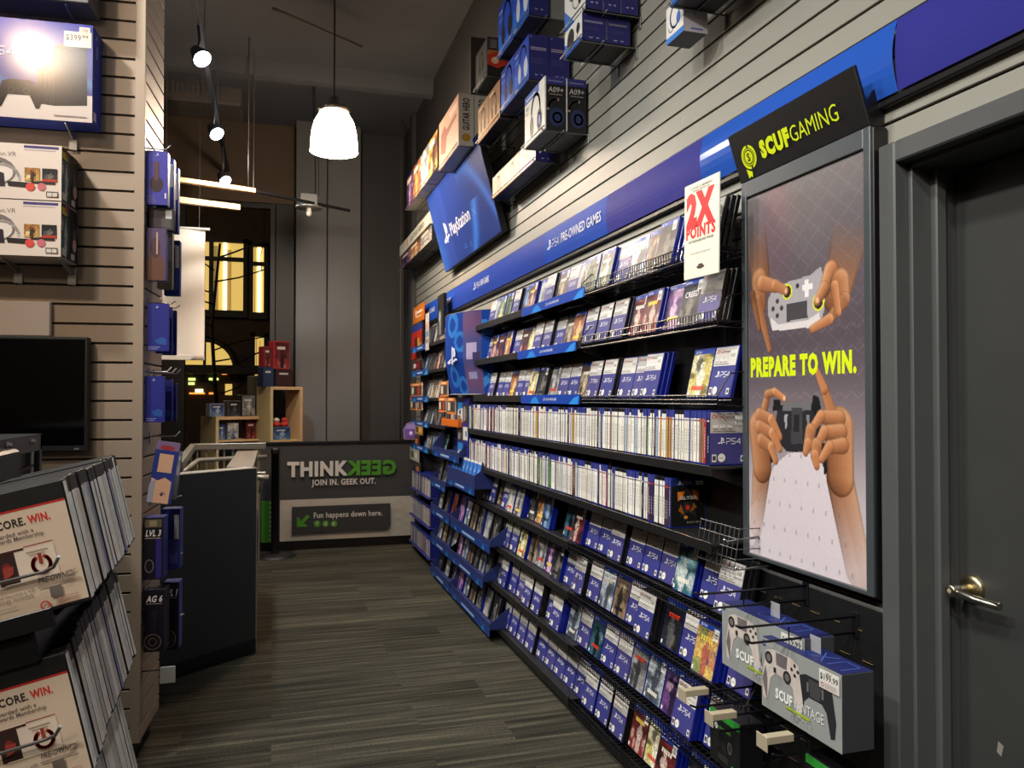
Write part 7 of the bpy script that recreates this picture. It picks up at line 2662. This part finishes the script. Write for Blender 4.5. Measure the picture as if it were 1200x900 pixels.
# ------------------------------------------------------------------ white paper banner before the window
YB2 = 7.7
a, c = P(186, 420, Y=YB2), P(240.5, 269, Y=YB2)
t = thing('paper_banner', 'blank white hanging paper banner in front of the shop window', 'banner', (a.x, YB2, a.z))
w, h = c.x - a.x, c.z - a.z
mb = MB()
nx, ny = 10, 24
def bx(u, v):
    return Vector((w * u, .012 * math.sin(u * 5 + v * 2) + .02 * math.sin(v * 7) * u - .03 * max(0, .12 - v) * 4 * u, h * v - .012 * u * (1 - v)))
for j in range(ny + 1):
    for i in range(nx + 1):
        mb.v.append(tuple(bx(i / nx, j / ny)))
for j in range(ny):
    for i in range(nx):
        a0 = j * (nx + 1) + i
        mb.f.append((a0, a0 + 1, a0 + nx + 2, a0 + nx + 1)); mb.m.append(0); mb.c.append((255, 255, 255)); mb.sm.append(True)
o = mb.build('banner_sheet', mat('white_paper', (222, 214, 202), .7), t)
sd = o.modifiers.new('thick', 'SOLIDIFY'); sd.thickness = .002
MB().tube([(-.04, 0, h + .004), (w + .04, 0, h + .004)], .012, 8).build('banner_rod', WHITE, t)
MB().box((0, -.014, -.012), (w, .014, .035), bev=.003).build('bottom_hem', MATS['white_paper'], t)
MB().tube([(.05, 0, h + .01), (.05, 0, CEIL - a.z)], .002, 5).tube([(w - .05, 0, h + .01), (w - .05, 0, CEIL - a.z)], .002, 5).build('banner_cord', STEEL, t)
# ================================================================== light
def spot(name, loc, aim, power, size=70, blend=.6, col=(1, 1, 1), rad=.08):
    l_ = bpy.data.lights.new(name, 'SPOT')
    l_.energy = power; l_.spot_size = math.radians(size); l_.spot_blend = blend; l_.color = col; l_.shadow_soft_size = rad
    o = bpy.data.objects.new(name, l_); COL.objects.link(o)
    o.location = loc
    o.rotation_euler = (Vector(aim) - Vector(loc)).to_track_quat('-Z', 'Y').to_euler()
    return o


def point(name, loc, power, col=(1, 1, 1), rad=.1):
    l_ = bpy.data.lights.new(name, 'POINT')
    l_.energy = power; l_.color = col; l_.shadow_soft_size = rad
    o = bpy.data.objects.new(name, l_); COL.objects.link(o)
    o.location = loc
    return o


COOL = (.95, .98, 1.0)
NEUT = (1.0, .965, .91)
WRM = (1.0, .86, .70)
# heads of the visible track
for i, (q, aim) in enumerate(spots):
    spot(f'track_spot_light_{i}', q + aim * .03, q + aim * 3, (36, 60, 60)[i], 80, .8, COOL, .05)
# more heads of the same track, over and behind the camera, washing the right wall
for i, y in enumerate((-.8, .5, 1.8, 3.1, 4.5)):
    spot(f'wall_wash_light_{i}', (XTk, y, ZTk - .15), (1.45, y + .9, .30), (190, 165, 150, 160, 170)[i], 76, 1.0, NEUT, .10)
for i, y in enumerate((-.9, .7, 2.3)):  # lower-angle lamps added off the track to brighten the low shelves
    spot(f'side_fill_light_{i}', (-1.75, y, 3.85), (1.45, y + 1.5, 1.15), 240, 92, 1.0, NEUT, .10)
# warm bell pendant in view, and an unseen warm fill added behind the camera
point('pendant_light', (lp.x, lp.y, lp.z - .06), 100, WRM, .14)
point('foreground_fill_light', (-1.6, -1.6, 3.4), 75, (1.0, .80, .60), .17)
# warm head aimed at the upper pier; its shine shows on the big box
pq = P(40, 62, pt=LC + NF * .125, n=NF)
dq = (pq - CAM).normalized()
rq = dq - NF * (2 * dq.dot(NF))
sl_ = pq + rq * 3.3
spot('pier_spot_light', sl_, (-1.15, 3.4, 2.75), 150, 42, .5, (1.0, .70, .45), .07)
# lamp added out of view at upper right to brighten the foreground cases
spot('left_fill_light', (.35, 1.0, 3.9), (-.30, 1.44, 1.0), 110, 32, .8, NEUT, .08)
spot('sign_fill_light', spots[1][0] + Vector((.05, 0, -.02)), spots[1][0] + Vector((.25, .18, -1)), 120, 130, .6, NEUT, .06)  # extra flood added at the middle head to brighten the barrier sign
point('facade_fill_light', (-5.5, 17, 6), 500, (1.0, .72, .42), .3)  # unseen light added outside to brighten the facade
w = bpy.data.worlds.new('night')
SC.world = w
w.use_nodes = True
w.node_tree.nodes['Background'].inputs[0].default_value = (.05, .06, .09, 1)
w.node_tree.nodes['Background'].inputs[1].default_value = .3

# ================================================================== camera
cd = bpy.data.cameras.new('camera')
cd.sensor_width = 36
cd.lens = F / 1200 * 36
cd.clip_start = .05
cam = bpy.data.objects.new('camera', cd)
COL.objects.link(cam)
cam.location = CAM
cam.rotation_euler = (PI / 2 + PITCH, 0, -YAW)
SC.camera = cam
vs = SC.view_settings
vs.view_transform = 'Standard'
vs.look = 'None'
vs.gamma = 1
vs.use_curve_mapping = False
vs.exposure = 0.0
